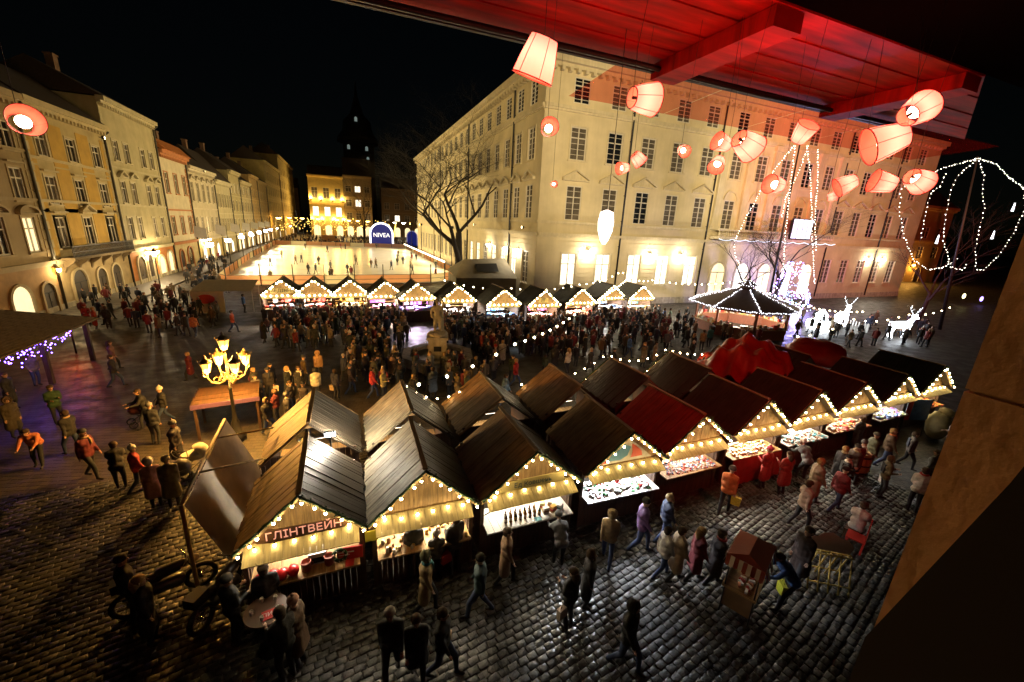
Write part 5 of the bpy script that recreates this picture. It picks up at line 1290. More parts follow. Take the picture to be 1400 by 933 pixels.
q = MB(); q.tube([(2.0, 4.6, 0), (2.0, 4.6, 2.1)], .05, 6, 0); q.lathe([(.05, 2.05), (.12, 2.1), (.14, 2.35), (.05, 2.5)], 8, (2.0, 4.6, 0), 1); q.build('heater_lamp', [M_DARK, mat('red heater glow', (1, .2, .1), .5, emit=(1, .12, .03), estr=12, sampling='NONE')], ct)
# brown plank canopy by the ornate lamp
bt = thing('plank_canopy', 'small low canopy of worn brown planks on posts by the ornate lamp', 'canopy', (-5.1, 19.9, 0), R(8)); bt.scale = (.95, .9, .80)
for i in range(5):
    q = MB(); y = -1.0 + i * .42; q.hexa([(-1.35 + .05 * i, y, 2.0 + .05 * (2 - abs(i - 2))), (1.15, y, 2.0 + .05 * (2 - abs(i - 2))), (1.15, y + .39, 2.03 + .05 * (2 - abs(i - 2))), (-1.35, y + .39, 2.03 + .05 * (2 - abs(i - 2))),
        (-1.35 + .05 * i, y, 2.04 + .05 * (2 - abs(i - 2))), (1.15, y, 2.04 + .05 * (2 - abs(i - 2))), (1.15, y + .39, 2.07 + .05 * (2 - abs(i - 2))), (-1.35, y + .39, 2.07 + .05 * (2 - abs(i - 2)))])
    q.build('plank', mat('worn brown plank', (.04, .018, .008), .6, wave=.5, wdir='X'), bt)
q = MB(); q.box(-1.38, 1.18, -1.05, -1.01, 1.78, 2.02); q.build('fascia', mat('violet fascia', (.1, .05, .12), .6), bt)
for x, y in ((-1.25, -.95), (1.05, -.95), (-1.25, .95), (1.05, .95)): q = MB(); q.box(-.05, .05, -.05, .05, 0, 2.0); q.build('post', M_WALLB, bt, loc=(x, y, 0))
# canvas screen on a timber frame left of the mulled wine stall
cs = thing('canvas_screen', 'tall tan canvas screen on a pale timber frame left of the mulled wine stall', 'screen', (-3.95, 10.3, 0))
q = MB(); q.tube([(0, 0, 0), (0, 0, 2.62)], .05, 5); q.tube([(0, 0, 2.6), (-.14, 4.6, 2.62)], .045, 5); q.tube([(-.14, 4.6, 0), (-.14, 4.6, 2.62)], .05, 5)
q.build('frame', mat('pale timber', (.45, .32, .15), .6, wave=.3), cs)
q = MB(); nx, nz = 16, 6; vs = []
for i in range(nx + 1):
    for j in range(nz + 1):
        u, w = i / nx, j / nz; vs.append((.06 - .14 * u + .10 * math.sin(PI * w) * math.sin(u * 9) * .5 + (1 - w) * .95, 4.55 * u + .02, 2.58 * w + .03 * math.sin(u * 14) * (1 - w)))
fs = [(i * (nz + 1) + j, (i + 1) * (nz + 1) + j, (i + 1) * (nz + 1) + j + 1, i * (nz + 1) + j + 1) for i in range(nx) for j in range(nz)]
q.add(vs, fs, 0, True); q.build('canvas', mat('tan canvas', (.72, .62, .48), .8, noise=.25, nscale=2, bump=.15, bscale=8), cs)
for y in (1.4, 3.3):
    q = MB(); q.tube([(-.03 * y, y, 2.6), (1.45, y + .15, 2.66)], .03, 5); q.build('brace', MATS['pale timber'], cs)
# red tarpaulin bundled over stall roofs: cloth added for a reflection in the window
q = MB(); nx, ny = 34, 26; vs = []; rr = np.random.default_rng(3)
for i in range(nx + 1):
    for j in range(ny + 1):
        u, w = i / nx * 2 - 1, j / ny * 2 - 1; r_ = math.hypot(u, w)
        h = 1.0 * max(0, 1 - r_ ** 2.2) + .22 * math.sin(u * 9 + w * 4) + .16 * math.sin(w * 13 - u * 6) + .12 * math.sin(u * 21 + 3 * w)
        vs.append((u * 3.0, w * 2.0, max(-.6, h - .5 * r_)))
fs = [(i * (ny + 1) + j, (i + 1) * (ny + 1) + j, (i + 1) * (ny + 1) + j + 1, i * (ny + 1) + j + 1) for i in range(nx) for j in range(ny)]
q.add(vs, fs, 0, True); q.build('red_tarpaulin', mat('red tarpaulin', (.42, .035, .018), .45, noise=.3, nscale=2), None, loc=(19.6, 14.3, 3.1), rotz=.2, label='crumpled red tarpaulin heaped over the dark stall roofs', cat='tarpaulin')
q = MB(); q.ball((0, 0, 0), (1.8, 1.4, .8), 16, 9, 0, .12); q.build('red_tarpaulin', MATS['red tarpaulin'], None, loc=(25.6, 14.6, 2.9), label='smaller bulging red cover right of the crumpled tarpaulin', cat='tarpaulin')

# ================================================================== foreground: cart, sign, chair, motorbike, table
cx_, cy_ = 9.0, 5.35
ca_t = thing('vendor_cart', 'wooden vendor cart with red and cream striped canopy on thin poles', 'cart', (cx_, cy_, 0), R(25))
M_CRED = mat('brown red canopy cloth', (.32, .045, .02), .7, noise=.2); M_CCRM = mat('cream stripe cloth', (.75, .6, .45), .7)
q = MB(); q.box(-.5, .5, -.32, .32, .25, .82); q.build('box', mat('worn cart wood', (.22, .13, .07), .6, wave=.4), ca_t)
q = MB(); q.box(-.56, .56, -.38, .38, .82, .86); q.box(-.56, .56, -.38, -.35, .86, .95); q.box(-.56, .56, .35, .38, .86, .95); q.build('tray', M_WOOD, ca_t)
for x, y in ((-.5, -.33), (.5, -.33), (-.5, .33), (.5, .33)): q = MB(); q.tube([(0, 0, .0), (0, 0, 1.82)], .018, 6); q.build('pole', M_DARK, ca_t, loc=(x, y, 0))
q = MB(); q.add([(-.58, -.42, 1.8), (.58, -.42, 1.8), (.58, .42, 1.8), (-.58, .42, 1.8), (-.42, 0, 1.93), (.42, 0, 1.93)], [(0, 1, 5, 4), (1, 2, 5), (2, 3, 4, 5), (3, 0, 4), (3, 2, 1, 0)]); cn = q.build('canopy', M_CRED, ca_t)
for side in range(4):
    Ls = 1.16 if side % 2 == 0 else .84; n = 12 if side % 2 == 0 else 9
    for k in range(n):
        x = -Ls / 2 + Ls * k / n; wv = Ls / n; fl_ = .03 * math.sin(k * 1.7)
        q = MB(); q.add([(x, 0, 0), (x + wv, 0, 0), (x + wv, -.05 - fl_, -.24), (x + wv / 2, -.06 - fl_, -.28), (x, -.05 - fl_, -.24)], [(0, 4, 3, 2, 1), (0, 1, 2, 3, 4)][:1])
        q.add([(x, .008, 0), (x + wv, .008, 0), (x + wv, -.04 - fl_, -.24), (x + wv / 2, -.05 - fl_, -.28), (x, -.04 - fl_, -.24)], [(0, 1, 2, 3, 4)])
        an = side * PI / 2; off = (.43 if side % 2 == 0 else .59)
        q.build('stripe', M_CCRM if k % 2 else M_CRED, cn, loc=(off * math.sin(an), -off * math.cos(an), 1.8), rotz=an)
for k in range(14):
    q = MB(); q.box(-.07, .07, -.03, .03, 0, .06); q.build('candy_pack', GOODS[(8, 0, 1, 11)[k % 4]], None, loc=(cx_ - .3 + .1 * (k % 7) , cy_ - .28 + .2 * (k // 7) + .04 * (k % 7), .865), rotz=R(25) + .5 * k, label=('silver', 'red', 'white', 'rosy')[k % 4] + ' packet lying in the striped cart tray', cat='packet', group='packets in the striped cart tray')
# cloud sign on a yellow folding stand
es = thing('folding_stand', 'yellow wooden folding stand with slats near the striped cart', 'stand', (11.95, 5.1, 0), R(-35))
M_YW = mat('yellow timber', (.45, .32, .06), .5)
for s in (-1, 1):
    for x in np.linspace(-.5, .5, 5):
        q = MB(); q.tube([(x, s * .38, 0), (x, s * .04, 1.05)], .02, 5); q.build('slat', M_YW, es)
    q = MB(); q.tube([(-.55, s * .06, 1.0), (.55, s * .06, 1.0)], .025, 5); q.tube([(-.55, s * .3, .25), (.55, s * .3, .25)], .02, 5); q.build('rail', M_YW, es)
q = MB(); q.prism([(-.45, 0), (.45, 0), (.6, .18), (.5, .36), (.3, .4), (.15, .5), (-.1, .46), (-.25, .34), (-.5, .3), (-.6, .12)], 'y', -.02, .02)
q.build('cloud_board', mat('pale cloud board', (.82, .76, .68), .7), None, loc=(11.95, 5.1, 1.08), rotz=(R(-48), 0, R(-35)), label='pale cloud shaped board standing on the yellow folding stand', cat='sign')
rc = thing('red_chair', 'red slatted chair with tall back by the jamb side of the alley', 'chair', (14.3, 5.6, 0), R(200))
M_RC = mat('red painted wood', (.4, .02, .015), .5)
for x, y in ((-.2, -.2), (.2, -.2), (-.2, .2), (.2, .2)): q = MB(); q.box(-.025, .025, -.025, .025, 0, .45); q.build('leg', M_RC, rc, loc=(x, y, 0))
q = MB(); q.box(-.24, .24, -.24, .24, .45, .49); q.build('seat', M_RC, rc)
for x in (-.18, -.06, .06, .18): q = MB(); q.box(-.04, .04, -.015, .015, .49, 1.15); q.build('back_slat', M_RC, rc, loc=(x, .22, 0))
def motorbike(label, loc, rot):
    t = thing('motorbike', label, 'motorbike', loc, rot)
    for x in (-.68, .68):
        q = MB(); q.tube([(.3 * math.cos(a), 0, .3 * math.sin(a)) for a in np.linspace(0, 2 * PI, 19)], .06, 7, 0); o = q.build('wheel', mat('tyre', (.015, .015, .015), .8), t, loc=(x, 0, .36))
        q = MB(); q.lathe([(.05, -.08), (.05, .08)], 8, rot=Matrix.Rotation(R(90), 3, 'X'))
        for k in range(8): q.tube([(0, 0, 0), (.26 * math.cos(k * PI / 4), 0, .26 * math.sin(k * PI / 4))], .008, 4)
        q.build('rim', mat('chrome', (.6, .55, .5), .15, metal=1), o)
    q = MB(); cap(q, (-.3, 0, .5), (.25, 0, .5), .17, .16); cap(q, (-.05, 0, .85), (.35, 0, .9), .14, .12); q.build('engine', mat('engine metal', (.12, .11, .1), .3, metal=.8), t)
    q = MB(); cap(q, (-.75, 0, .82), (-.1, 0, .8), .1, .13); q.build('saddle', mat('black leather', (.015, .013, .012), .4), t)
    q = MB(); q.tube([(.68, -.09, .36), (.48, -.09, .95)], .03, 6); q.tube([(.68, .09, .36), (.48, .09, .95)], .03, 6); q.tube([(.35, -.38, 1.08), (.46, -.12, 1.02), (.46, .12, 1.02), (.35, .38, 1.08)], .02, 6); q.build('handlebar', MATS['chrome'], t)
    q = MB(); q.ball((.62, 0, .92), (.1, .1, .1), 10, 6); q.build('headlight', M_WHITE, t)
    q = MB(); q.tube([(.1, .16, .32), (-.3, .18, .28), (-.8, .2, .34)], .05, 7); q.build('exhaust', MATS['chrome'], t)
    q = MB(); q.box(-.9, -.5, -.14, .14, .86, 1.08); q.build('luggage_box', MATS['black leather'], t)
    return t
motorbike('dark motorbike parked below the canvas screen, saddle towards the square', (-4.55, 10.3, 0), R(20)); motorbike('dark motorbike parked against the mulled wine stall corner', (-3.2, 9.7, 0), R(60))
tb = thing('standing_table', 'tall round bar table with a small red lettered card', 'table', (-2.05, 8.15, 0))
q = MB(); q.lathe([(.42, 1.06), (.42, 1.1)], 20); q.build('table_top', mat('dark table top', (.09, .045, .03), .4), tb)
q = MB(); q.lathe([(.28, 0), (.28, .03), (.04, .06), (.04, 1.06)], 12); q.build('pedestal', M_DARK, tb)
cdt = thing('table_card', 'red card lettered in white lying on the bar table', 'card', (-1.9, 8.0, 1.104), R(10)); q = MB(); q.box(-.2, .2, -.12, .12, 0, .012); q.build('card', MATS['red board'], cdt)
o = obj('lettering', text_mesh('ПИВО', .14, M_WHITE, .001), cdt, loc=(0, 0, .0145))
for k in range(5): pot('white paper cup on the bar table', -2.05 + .26 * math.cos(k * 1.3 + 2), 8.15 + .26 * math.sin(k * 1.3 + 2), 1.102, .035, .1, M_WHITE, 'cup', 'cups on the bar table', 'paper_cup')
def pram(label, loc, rot, m):
    t = thing('pram', label, 'pram', loc, rot)
    q = MB(); vs = []
    q.lathe([(.12, .55), (.26, .62), (.30, .8), (.28, .82)], 14); o = q.build('carrycot', m, t); o.scale = (1.5, 1, 1)
    q = MB(); vs = []; nn = 8
    for i in range(6):
        th = R(8 + 24 * i)
        for j in range(nn + 1):
            ph = PI * j / nn; vs.append((-.12 - .30 * math.sin(ph) * math.cos(th), .29 * math.cos(ph), .80 + .34 * math.sin(ph) * math.sin(th)))
    q.add(vs, [(i * (nn + 1) + j, i * (nn + 1) + j + 1, (i + 1) * (nn + 1) + j + 1, (i + 1) * (nn + 1) + j) for i in range(5) for j in range(nn)], 0, True)
    q.build('hood', m, t)
    q = MB()
    for s in (-1, 1): q.tube([(-.35, s * .24, .15), (.3, s * .24, .6), (.62, s * .22, 1.0)], .015, 5); q.tube([(.4, s * .24, .15), (-.2, s * .24, .6)], .015, 5)
    q.tube([(.62, -.22, 1.0), (.66, 0, 1.03), (.62, .22, 1.0)], .018, 5); q.build('frame', M_DARK, t)
    for x in (-.36, .4):
        for s in (-1, 1): q = MB(); q.tube([(.14 * math.cos(a), 0, .14 * math.sin(a)) for a in np.linspace(0, 2 * PI, 13)], .025, 5); q.build('wheel', M_DARK, t, loc=(x, s * .26, .16))
    return t
p = G(272, 645); pram('cream pram standing beside the canvas screen', p, R(200), mat('cream pram', (.5, .45, .35), .6)); p = G(253, 665); pram('black pram behind the couple in pale coats', p, R(110), mat('black pram', (.02, .02, .025), .5)); p = G(197, 580); pram('dark pram pushed across the dark cobbles', p, R(30), mat('dark red pram', (.08, .02, .02), .5))
# timber barrel stand beside the wicker stall
q = MB(); q.lathe([(.3, 0), (.38, .25), (.4, .5), (.38, .75), (.3, 1.0)], 14)
for z in (.15, .5, .85): q.lathe([(.405 if z == .5 else .37, z - .03), (.405 if z == .5 else .37, z + .03)], 14, m=1)
q.build('wooden_barrel', [M_WOOD, M_DARK], None, loc=(19.4, 8.3, 0), label='upright timber barrel between the crockery and wicker stalls', cat='barrel')
q = MB(); q.ball((0, 0, .8), (.5, .45, .75), 14, 9, 0, .1); q.ball((.1, -.1, 1.5), (.3, .3, .25), 10, 6, 0, .1); q.build('covered_display', mat('olive sacking', (.25, .2, .1), .8, noise=.4, nscale=4), None, loc=(26.8, 8.9, 0), label='bulky olive sackcloth covered display before the last stalls', cat='display')
q = MB(); q.box(-.6, .6, -.02, .02, .9, 2.0, 0); q.box(-.6, -.35, -.024, -.021, .9, 2.0, 1); q.tube([(-.6, 0, 0), (-.6, 0, 2.05)], .025, 5, 2); q.tube([(.6, 0, 0), (.6, 0, 2.05)], .025, 5, 2)
q.build('banner_stand', [mat('blue banner', (.05, .12, .3), .6, noise=.4, nscale=6), MATS['red board'], M_DARK], None, loc=(26.0, 9.5, 0), rotz=R(-20), label='blue banner with red edge between the plush toy stall and the last stall', cat='banner')

# ================================================================== the window place of the viewer: jamb, reflected red ceiling and lamps built solid
M_JAMB = mat('old plaster jamb', (.60, .39, .21), .8, noise=.3, nscale=3, streak=.3, bump=.35, bscale=16)
wj = thing('window_jamb', 'plain tan plastered window jamb with a thin horizontal joint', 'window jamb', (1.0, 0, CAM_H))
q = MB(); q.box(0, .25, -.35, .316, -2.1, -.243); q.box(0, .25, -.35, .316, -.237, 1.6); q.box(.006, .25, -.34, .312, -.243, -.237); q.build('reveal', M_JAMB, wj)
q = MB(); q.prism([(-.35, -2), (.314, -2), (.314, -.80), (.25, -.5), (.22, -.36), (.16, 0), (.12, .4), (-.35, .5)], 'x', -.03, -.004); q.build('dark_curtain', mat('black curtain', (.008, .007, .006), .9), wj)  # black sheet with a sloping edge over the inner part of the jamb
CZ = CAM_H + 1.2
cpy = thing('red_canopy', 'red lit wooden canopy ceiling with beams above the window', 'canopy', (0, 0, CZ))  # solid canopy standing in for the ceiling reflected in the window
M_REDC = mat('red painted ceiling', (.55, .006, .004), .6, spec=.15, noise=.5, nscale=.9, wave=.6, wscale=9, wdir='Y', bump=.12, bscale=3)
xl, y0, y1 = -2.5, 1.86, 2.86
nb = 26
x = xl
def xr_at(y): return 4.38 + (y - 1.86) / 1.0 * 2.35
ny = 8
for k in range(ny):
    a = y0 + (y1 - y0) * k / ny; c = y0 + (y1 - y0) * (k + 1) / ny - .006
    q = MB(); dz = .006 * (k % 2)
    p = [(xl, a, .004 + dz), (xr_at(a), a, .004 + dz), (xr_at(c), c, .004 + dz), (xl, c, .004 + dz)]
    q.hexa(p + [(u, v, w + .05) for u, v, w in p]); q.build('ceiling_board', M_REDC, cpy)
for bx in (2.2, 4.15):
    q = MB(); q.box(bx, bx + .22, y0 + .01, y1 - .01, -.10, 0.0); q.build('beam', M_REDC, cpy)
q = MB(); q.box(xl, 5.2, y1 - .05, y1 - .02, -.06, -.01); q.tube([(xl, y1 - .1, -.05), (0.5, y1 - .12, -.06), (2.0, y1 - .1, -.05), (3.2, y1 - .12, -.07), (5.0, y1 - .1, -.05)], .018, 6); q.build('cable_rail', M_DARK, cpy)
film = bpy.data.materials.new('translucent red awning film'); film.use_nodes = True  # red sheet added for the reflection's haze over the facade
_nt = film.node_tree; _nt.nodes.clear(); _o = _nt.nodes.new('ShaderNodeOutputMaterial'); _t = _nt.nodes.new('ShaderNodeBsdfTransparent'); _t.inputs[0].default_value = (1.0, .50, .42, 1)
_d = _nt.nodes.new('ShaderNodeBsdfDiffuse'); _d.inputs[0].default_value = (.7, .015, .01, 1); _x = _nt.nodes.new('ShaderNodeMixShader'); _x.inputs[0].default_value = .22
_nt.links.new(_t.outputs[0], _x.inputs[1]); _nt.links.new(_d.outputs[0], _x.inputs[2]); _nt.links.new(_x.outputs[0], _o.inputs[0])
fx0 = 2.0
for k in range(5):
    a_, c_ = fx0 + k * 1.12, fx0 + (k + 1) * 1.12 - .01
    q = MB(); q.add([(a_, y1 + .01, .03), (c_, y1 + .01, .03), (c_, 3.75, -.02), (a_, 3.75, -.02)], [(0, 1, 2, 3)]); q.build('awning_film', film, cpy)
q = MB(); q.box(xl, 6.0, 0.3, y0 - .01, 0.01, .12); q.build('lintel', mat('black lintel wood', (.003, .002, .002), .9, spec=0.0), cpy)  # added black slab for the darkness above the reflected ceiling
def shade_mat():
    m = bpy.data.materials.new('translucent red shade'); m.use_nodes = True; nt = m.node_tree; nt.nodes.clear(); L = nt.links
    o = nt.nodes.new('ShaderNodeOutputMaterial'); t = nt.nodes.new('ShaderNodeBsdfTranslucent'); d = nt.nodes.new('ShaderNodeBsdfDiffuse'); x = nt.nodes.new('ShaderNodeMixShader'); x.inputs[0].default_value = .3
    t.inputs[0].default_value = (.98, .25, .27, 1); d.inputs[0].default_value = (.75, .22, .16, 1)
    L.new(t.outputs[0], x.inputs[1]); L.new(d.outputs[0], x.inputs[2]); L.new(x.outputs[0], o.inputs[0]); return m
M_SHADET = shade_mat()
M_SHADE = mat('red lampshade cloth', (.7, .2, .15), .6, emit=(1.0, .18, .10), estr=.75, sampling='NONE')
M_SHADEI = mat('lampshade glowing lining', (1, .7, .5), .6, emit=(1.0, .62, .36), estr=2.2, sampling='NONE')
M_BULBI = mat('bare bulb', (1, 1, .9), .4, emit=(1.0, .52, .30), estr=34)
def shade(label, px, py, dist, size, ax, power=0, flare=.62):  # solid lamp standing in for a lampshade reflected in the window
    size *= .8; power *= 1.3
    # ax: direction of the wide end in picture terms (right, up, towards viewer)
    d = ray(px, py); d = d / np.linalg.norm(d); loc = Vector(d * dist) + Vector((0, 0, CAM_H))
    wx = Vector(CAM_M[0]) * ax[0] - Vector(CAM_M[1]) * ax[1] - Vector(CAM_M[2]) * ax[2]
    rot = wx.normalized().to_track_quat('Z', 'Y').to_matrix()
    t = thing('hanging_lamp', label, 'lamp', loc, 0, 'red shaded lamps hanging under the canopy')
    s = size
    q = MB(); n = 20
    prof = [(s * flare, -s * .85), (s * (flare + .04), -s * .82), (s * .86, 0), (s, s * .8), (s * 1.02, s * .84)]
    vs = []
    for r_, z in prof:
        for j in range(n):
            p = rot @ Vector((r_ * math.cos(2 * PI * j / n), r_ * math.sin(2 * PI * j / n), z)); vs.append(p)
    k = len(prof)
    fo = [(i * n + j, i * n + (j + 1) % n, (i + 1) * n + (j + 1) % n, (i + 1) * n + j) for i in range(k - 1) for j in range(n)]
    q.add(vs, fo, 0, True)
    q.build('lamp_shade', [M_SHADET], t)
    q = MB()
    for r_, z in ((prof[0][0] * 1.02, prof[0][1]), (prof[-1][0] * 1.01, prof[-1][1])):
        q.tube([rot @ Vector((r_ * math.cos(a), r_ * math.sin(a), z)) for a in np.linspace(0, 2 * PI, 21)], s * .035, 5)
    for j in range(6):
        a = 2 * PI * j / 6; q.tube([rot @ Vector((r_ * 1.012 * math.cos(a), r_ * 1.012 * math.sin(a), z)) for r_, z in prof[1:4]], s * .018, 4)
    q.build('shade_wire', mat('dark red wire', (.12, .01, .01), .5), t)
    q = MB(); q.ball((0, 0, 0), s * .44, 10, 6); q.build('bulb', M_BULBI, t)
    q = MB(); top = CZ - loc.z; e = rot @ Vector((0, 0, -s * .8)); q.tube([(0, 0, 0), e, (e.x * 1.05, e.y * 1.05, e.z + top * .3), (0, 0, max(top, .05))], .0012, 4); q.tube([(0, 0, 0), e], s * .1, 6); q.build('flex', M_DARK, t)
    if power:
        lamp_light(t, rot @ Vector((0, 0, s * 1.15)), power, (1.0, .16, .08), .05)
    return t
SHD = [('largest red lampshade hanging at the left end of the rail', 736, 80, 1.9, .10, (-.35, -.85, -.5), 5), ('tipped pale red lampshade pointing right beside the drainpipe', 879, 135, 2.2, .085, (.95, .1, -.3), 3),
       ('small round open red lampshade seen into its mouth', 750, 176, 2.6, .062, (.1, -.2, .97), 1), ('small tipped lampshade beside its twin over the second pediment', 872, 217, 3.0, .055, (.6, -.5, -.3), 1),
       ('smaller twin lampshade over the second pediment', 852, 230, 3.05, .05, (-.8, -.2, .3), 1), ('single small lampshade over the fourth pediment', 934, 206, 3.0, .045, (.1, -.6, .75), 1),
       ('broad tipped lampshade in the cluster over the portico', 1020, 197, 2.9, .095, (.85, -.3, -.4), 3), ('pink lampshade at the left of the cluster over the portico', 988, 196, 3.0, .065, (-.9, .2, .3), 1),
       ('round lampshade at the foot of the cluster over the portico', 981, 224, 3.0, .058, (-.5, -.8, .35), 1), ('lampshade at the head of the string cone', 1098, 182, 3.2, .075, (.1, .5, .75), 2),
       ('long tipped lampshade in the bright pair over the far wing', 1212, 193, 3.3, .125, (-.95, -.25, -.4), 4), ('upper lampshade of the bright pair over the far wing', 1252, 152, 3.3, .10, (.85, .5, -.2), 3),
       ('lampshade against the left strand of the string cone', 1060, 253, 3.4, .075, (-.9, .0, .3), 1), ('tipped lampshade below the bright pair', 1157, 252, 3.5, .075, (-.85, -.35, -.4), 1),
       ('open lampshade beside the strands at the far wing end', 1208, 250, 3.6, .085, (-.9, .3, -.2), 1), ('lampshade touching the onion strands', 1254, 246, 3.7, .09, (.9, -.2, -.35), 1),
       ('flat red lampshade with bright mouth before the yellow house', 32, 167, 2.4, .062, (.85, -.1, .5), 1), ('tiny low lampshade by the portico balcony', 1138, 269, 3.6, .04, (.7, .1, .5), 0), ('tiny low twin shade at the town hall corner', 757, 252, 3.2, .03, (.3, -.3, .8), 0)]
for s in SHD: shade(*s)
# bright white indoor pendant lamp reflected in the glass, built solid
d = ray(828, 308); d /= np.linalg.norm(d); pl = Vector(d * 3.0) + Vector((0, 0, CAM_H))
t = thing('hanging_lamp', 'white glass pendant lamp glaring before the second pediment window', 'lamp', pl)
q = MB(); q.lathe([(.01, .1), (.045, .085), (.055, .02), (.05, -.04), (.03, -.1), (.012, -.13)], 14); q.build('lamp_glass', mat('glaring glass', (1, 1, 1), .4, emit=(1, .93, .8), estr=3, sampling='NONE'), t)
q = MB(); q.tube([(0, 0, .1), (0, 0, CZ - pl.z)], .0022, 4); q.build('flex', M_DARK, t)
# ================================================================== people
M_COAT = mat('coat cloth', (.1, .1, .1), .8, objcol=True, noise=.35, nscale=7, bump=.9, bscale=9)
M_TROU = mat('dark trousers', (.02, .022, .03), .8, noise=.3, nscale=6)
M_JEAN = mat('blue jeans', (.03, .05, .12), .8, noise=.3, nscale=6)
M_SKIN = mat('skin', (.42, .25, .17), .6)
M_SHOE = mat('dark shoes', (.015, .012, .01), .5)
M_HAIRC = mat('hair or knit', (.1, .1, .1), .85, objcol=True, noise=.35, nscale=30)
M_FACE = mat('eyes and lips', (.06, .025, .02), .5)
def body(pose, long=False, jeans=False, hood=False):
    """pose: dict of joints; figure faces -Y, feet at z=0, 1.72 m tall"""
    q = MB(); caps = []
    def c(a, b, r0, r1, m): cap(q, a, b, r0, r1); caps.append((Vector(a), Vector(b), r0, r1, m))
    st_ = pose.get('stride', 0.0); lean = pose.get('lean', 0.0); bend = pose.get('bend', 0.0); crouch = pose.get('crouch', 0.0)
    hz = .92 - crouch
    hip = Vector((0, 0 + bend * .25, hz)); up = Vector((lean, -bend, 1)).normalized()
    ch = hip + up * .44; nk = hip + up * .60; hd = hip + up * .74 + Vector((0, -.02, 0))
    side = Vector((1, 0, 0))
    c(hip - side * .08, hip + side * .08, .145, .145, 0); c(hip + up * .2 - side * .07, hip + up * .2 + side * .07, .15, .15, 0)
    c(ch - side * .12, ch + side * .12, .145, .145, 0); c(ch + up * .09 - side * .13, ch + up * .09 + side * .13, .085, .085, 0); c(hip, ch, .14, .17, 0)
    c(nk - up * .03, nk + up * .05, .065, .06, 2)
    c(nk - up * .05 , nk - up * .02, .10, .09, 0)
    for s in (-1, 1):
        fy = -st_ * s; lift = .05 if (st_ and s * st_ < 0) else 0
        foot = Vector((s * .10, fy, .06 + lift)); kn = hip * .5 + foot * .5 + Vector((0, -.06 - crouch * .45 - abs(st_) * .12, .0)); kn.x = s * .11; kn.z = hz * .5 + .02 + crouch * .25
        c(hip + side * s * .09, kn, .105, .07, 1); c(kn, foot + Vector((0, .02, .02)), .072, .048, 1); c(foot + Vector((0, .04, -.015)), foot + Vector((0, -.13, -.025)), .048, .04, 3)
    if long:
        for k in range(3): c(hip + Vector((-.09 + .09 * k, .02, -.05)), hip + Vector((-.11 + .11 * k, .03, -.42)), .14, .15, 0)
    hands = []
    for s in (-1, 1):
        sh = ch + up * .08 + side * s * .19
        arm = pose.get('armL' if s < 0 else 'armR', (s * .06, st_ * s * .9, -1.0))
        fore = pose.get('foreL' if s < 0 else 'foreR', (arm[0] * .5, arm[1] - .25, arm[2]))
        el = sh + Vector(arm).normalized() * .29; wr = el + Vector(fore).normalized() * .25; hn = wr + Vector(fore).normalized() * .06
        c(sh, el, .073, .058, 0); c(el, wr, .058, .043, 0); c(wr, hn, .036, .034, 2); hands.append((hn, Vector(fore).normalized(), s))
    # head
    c(hd + Vector((0, .012, .035)), hd + Vector((0, .012, .06)), .098, .092, 2); c(hd + Vector((0, -.03, -.045)), hd + Vector((0, -.02, .02)), .062, .075, 2)
    me = remesh(q, .024, 'person', [M_COAT, M_JEAN if jeans else M_TROU, M_SKIN, M_SHOE, M_FACE], 3)
    # colour regions by the nearest limb
    idx = []
    A = np.array([list(k[0]) for k in caps]); B = np.array([list(k[1]) for k in caps]); r0 = np.array([k[2] for k in caps]); r1 = np.array([k[3] for k in caps]); mm = np.array([k[4] for k in caps])
    n = len(me.polygons); cen = np.empty(n * 3); me.polygons.foreach_get('center', cen); cen = cen.reshape(-1, 3)
    AB = B - A; L2 = (AB ** 2).sum(1) + 1e-9
    t_ = np.clip(((cen[:, None, :] - A[None]) * AB[None]).sum(2) / L2[None], 0, 1)
    dd = np.linalg.norm(cen[:, None, :] - (A[None] + t_[..., None] * AB[None]), axis=2) - (r0[None] + (r1 - r0)[None] * t_)
    me.polygons.foreach_set('material_index', mm[dd.argmin(1)].astype(np.int32))
    # fingers, nose, eyes, mouth, ears
    x = MB()
    for hn, f, s in hands:
        f = Vector(f); a = f.cross(Vector((0, 1, 0))); a = a.normalized() if a.length > .1 else Vector((1, 0, 0))
        for k, (o, L) in enumerate(((-.024, .055), (-.008, .07), (.008, .066), (.024, .05))):
            p = hn + a * o + f * .02; x.tube([p, p + f * L * .55, p + f * L * .9 + Vector((-s * .012, -.012, 0))], [.0095, .009, .007], 5, 2)
        p = hn - a * .03 + Vector((0, -.015, 0)); x.tube([p, p + f * .03 + Vector((0, -.02, 0)), p + f * .05 + Vector((0, -.028, 0))], [.011, .010, .008], 5, 2)
    x.tube([hd + Vector((0, -.085, .045)), hd + Vector((0, -.112, .0)), hd + Vector((0, -.085, -.012))], [.008, .017, .012], 6, 2)
    for s in (-1, 1):
        x.ball(hd + Vector((s * .035, -.083, .042)), (.014, .007, .008), 6, 4, 4); x.ball(hd + Vector((s * .1, .01, .02)), (.014, .024, .034), 6, 4, 2)
    x.ball(hd + Vector((0, -.09, -.045)), (.026, .008, .007), 6, 4, 4)
    xm = x.mesh('x', M_SKIN)
    # join by raw data
    nv = len(me.vertices); va = np.empty(nv * 3); me.vertices.foreach_get('co', va)
    mats_ = list(me.materials); pol = [tuple(p.vertices) for p in me.polygons]; mi = np.empty(len(pol), np.int32); me.polygons.foreach_get('material_index', mi)
    out = bpy.data.meshes.new('person'); out.from_pydata([tuple(v) for v in va.reshape(-1, 3)] + [tuple(v) for v in x.v], [], pol + [tuple(i + nv for i in f) for f in x.f])
    for m_ in mats_: out.materials.append(m_)
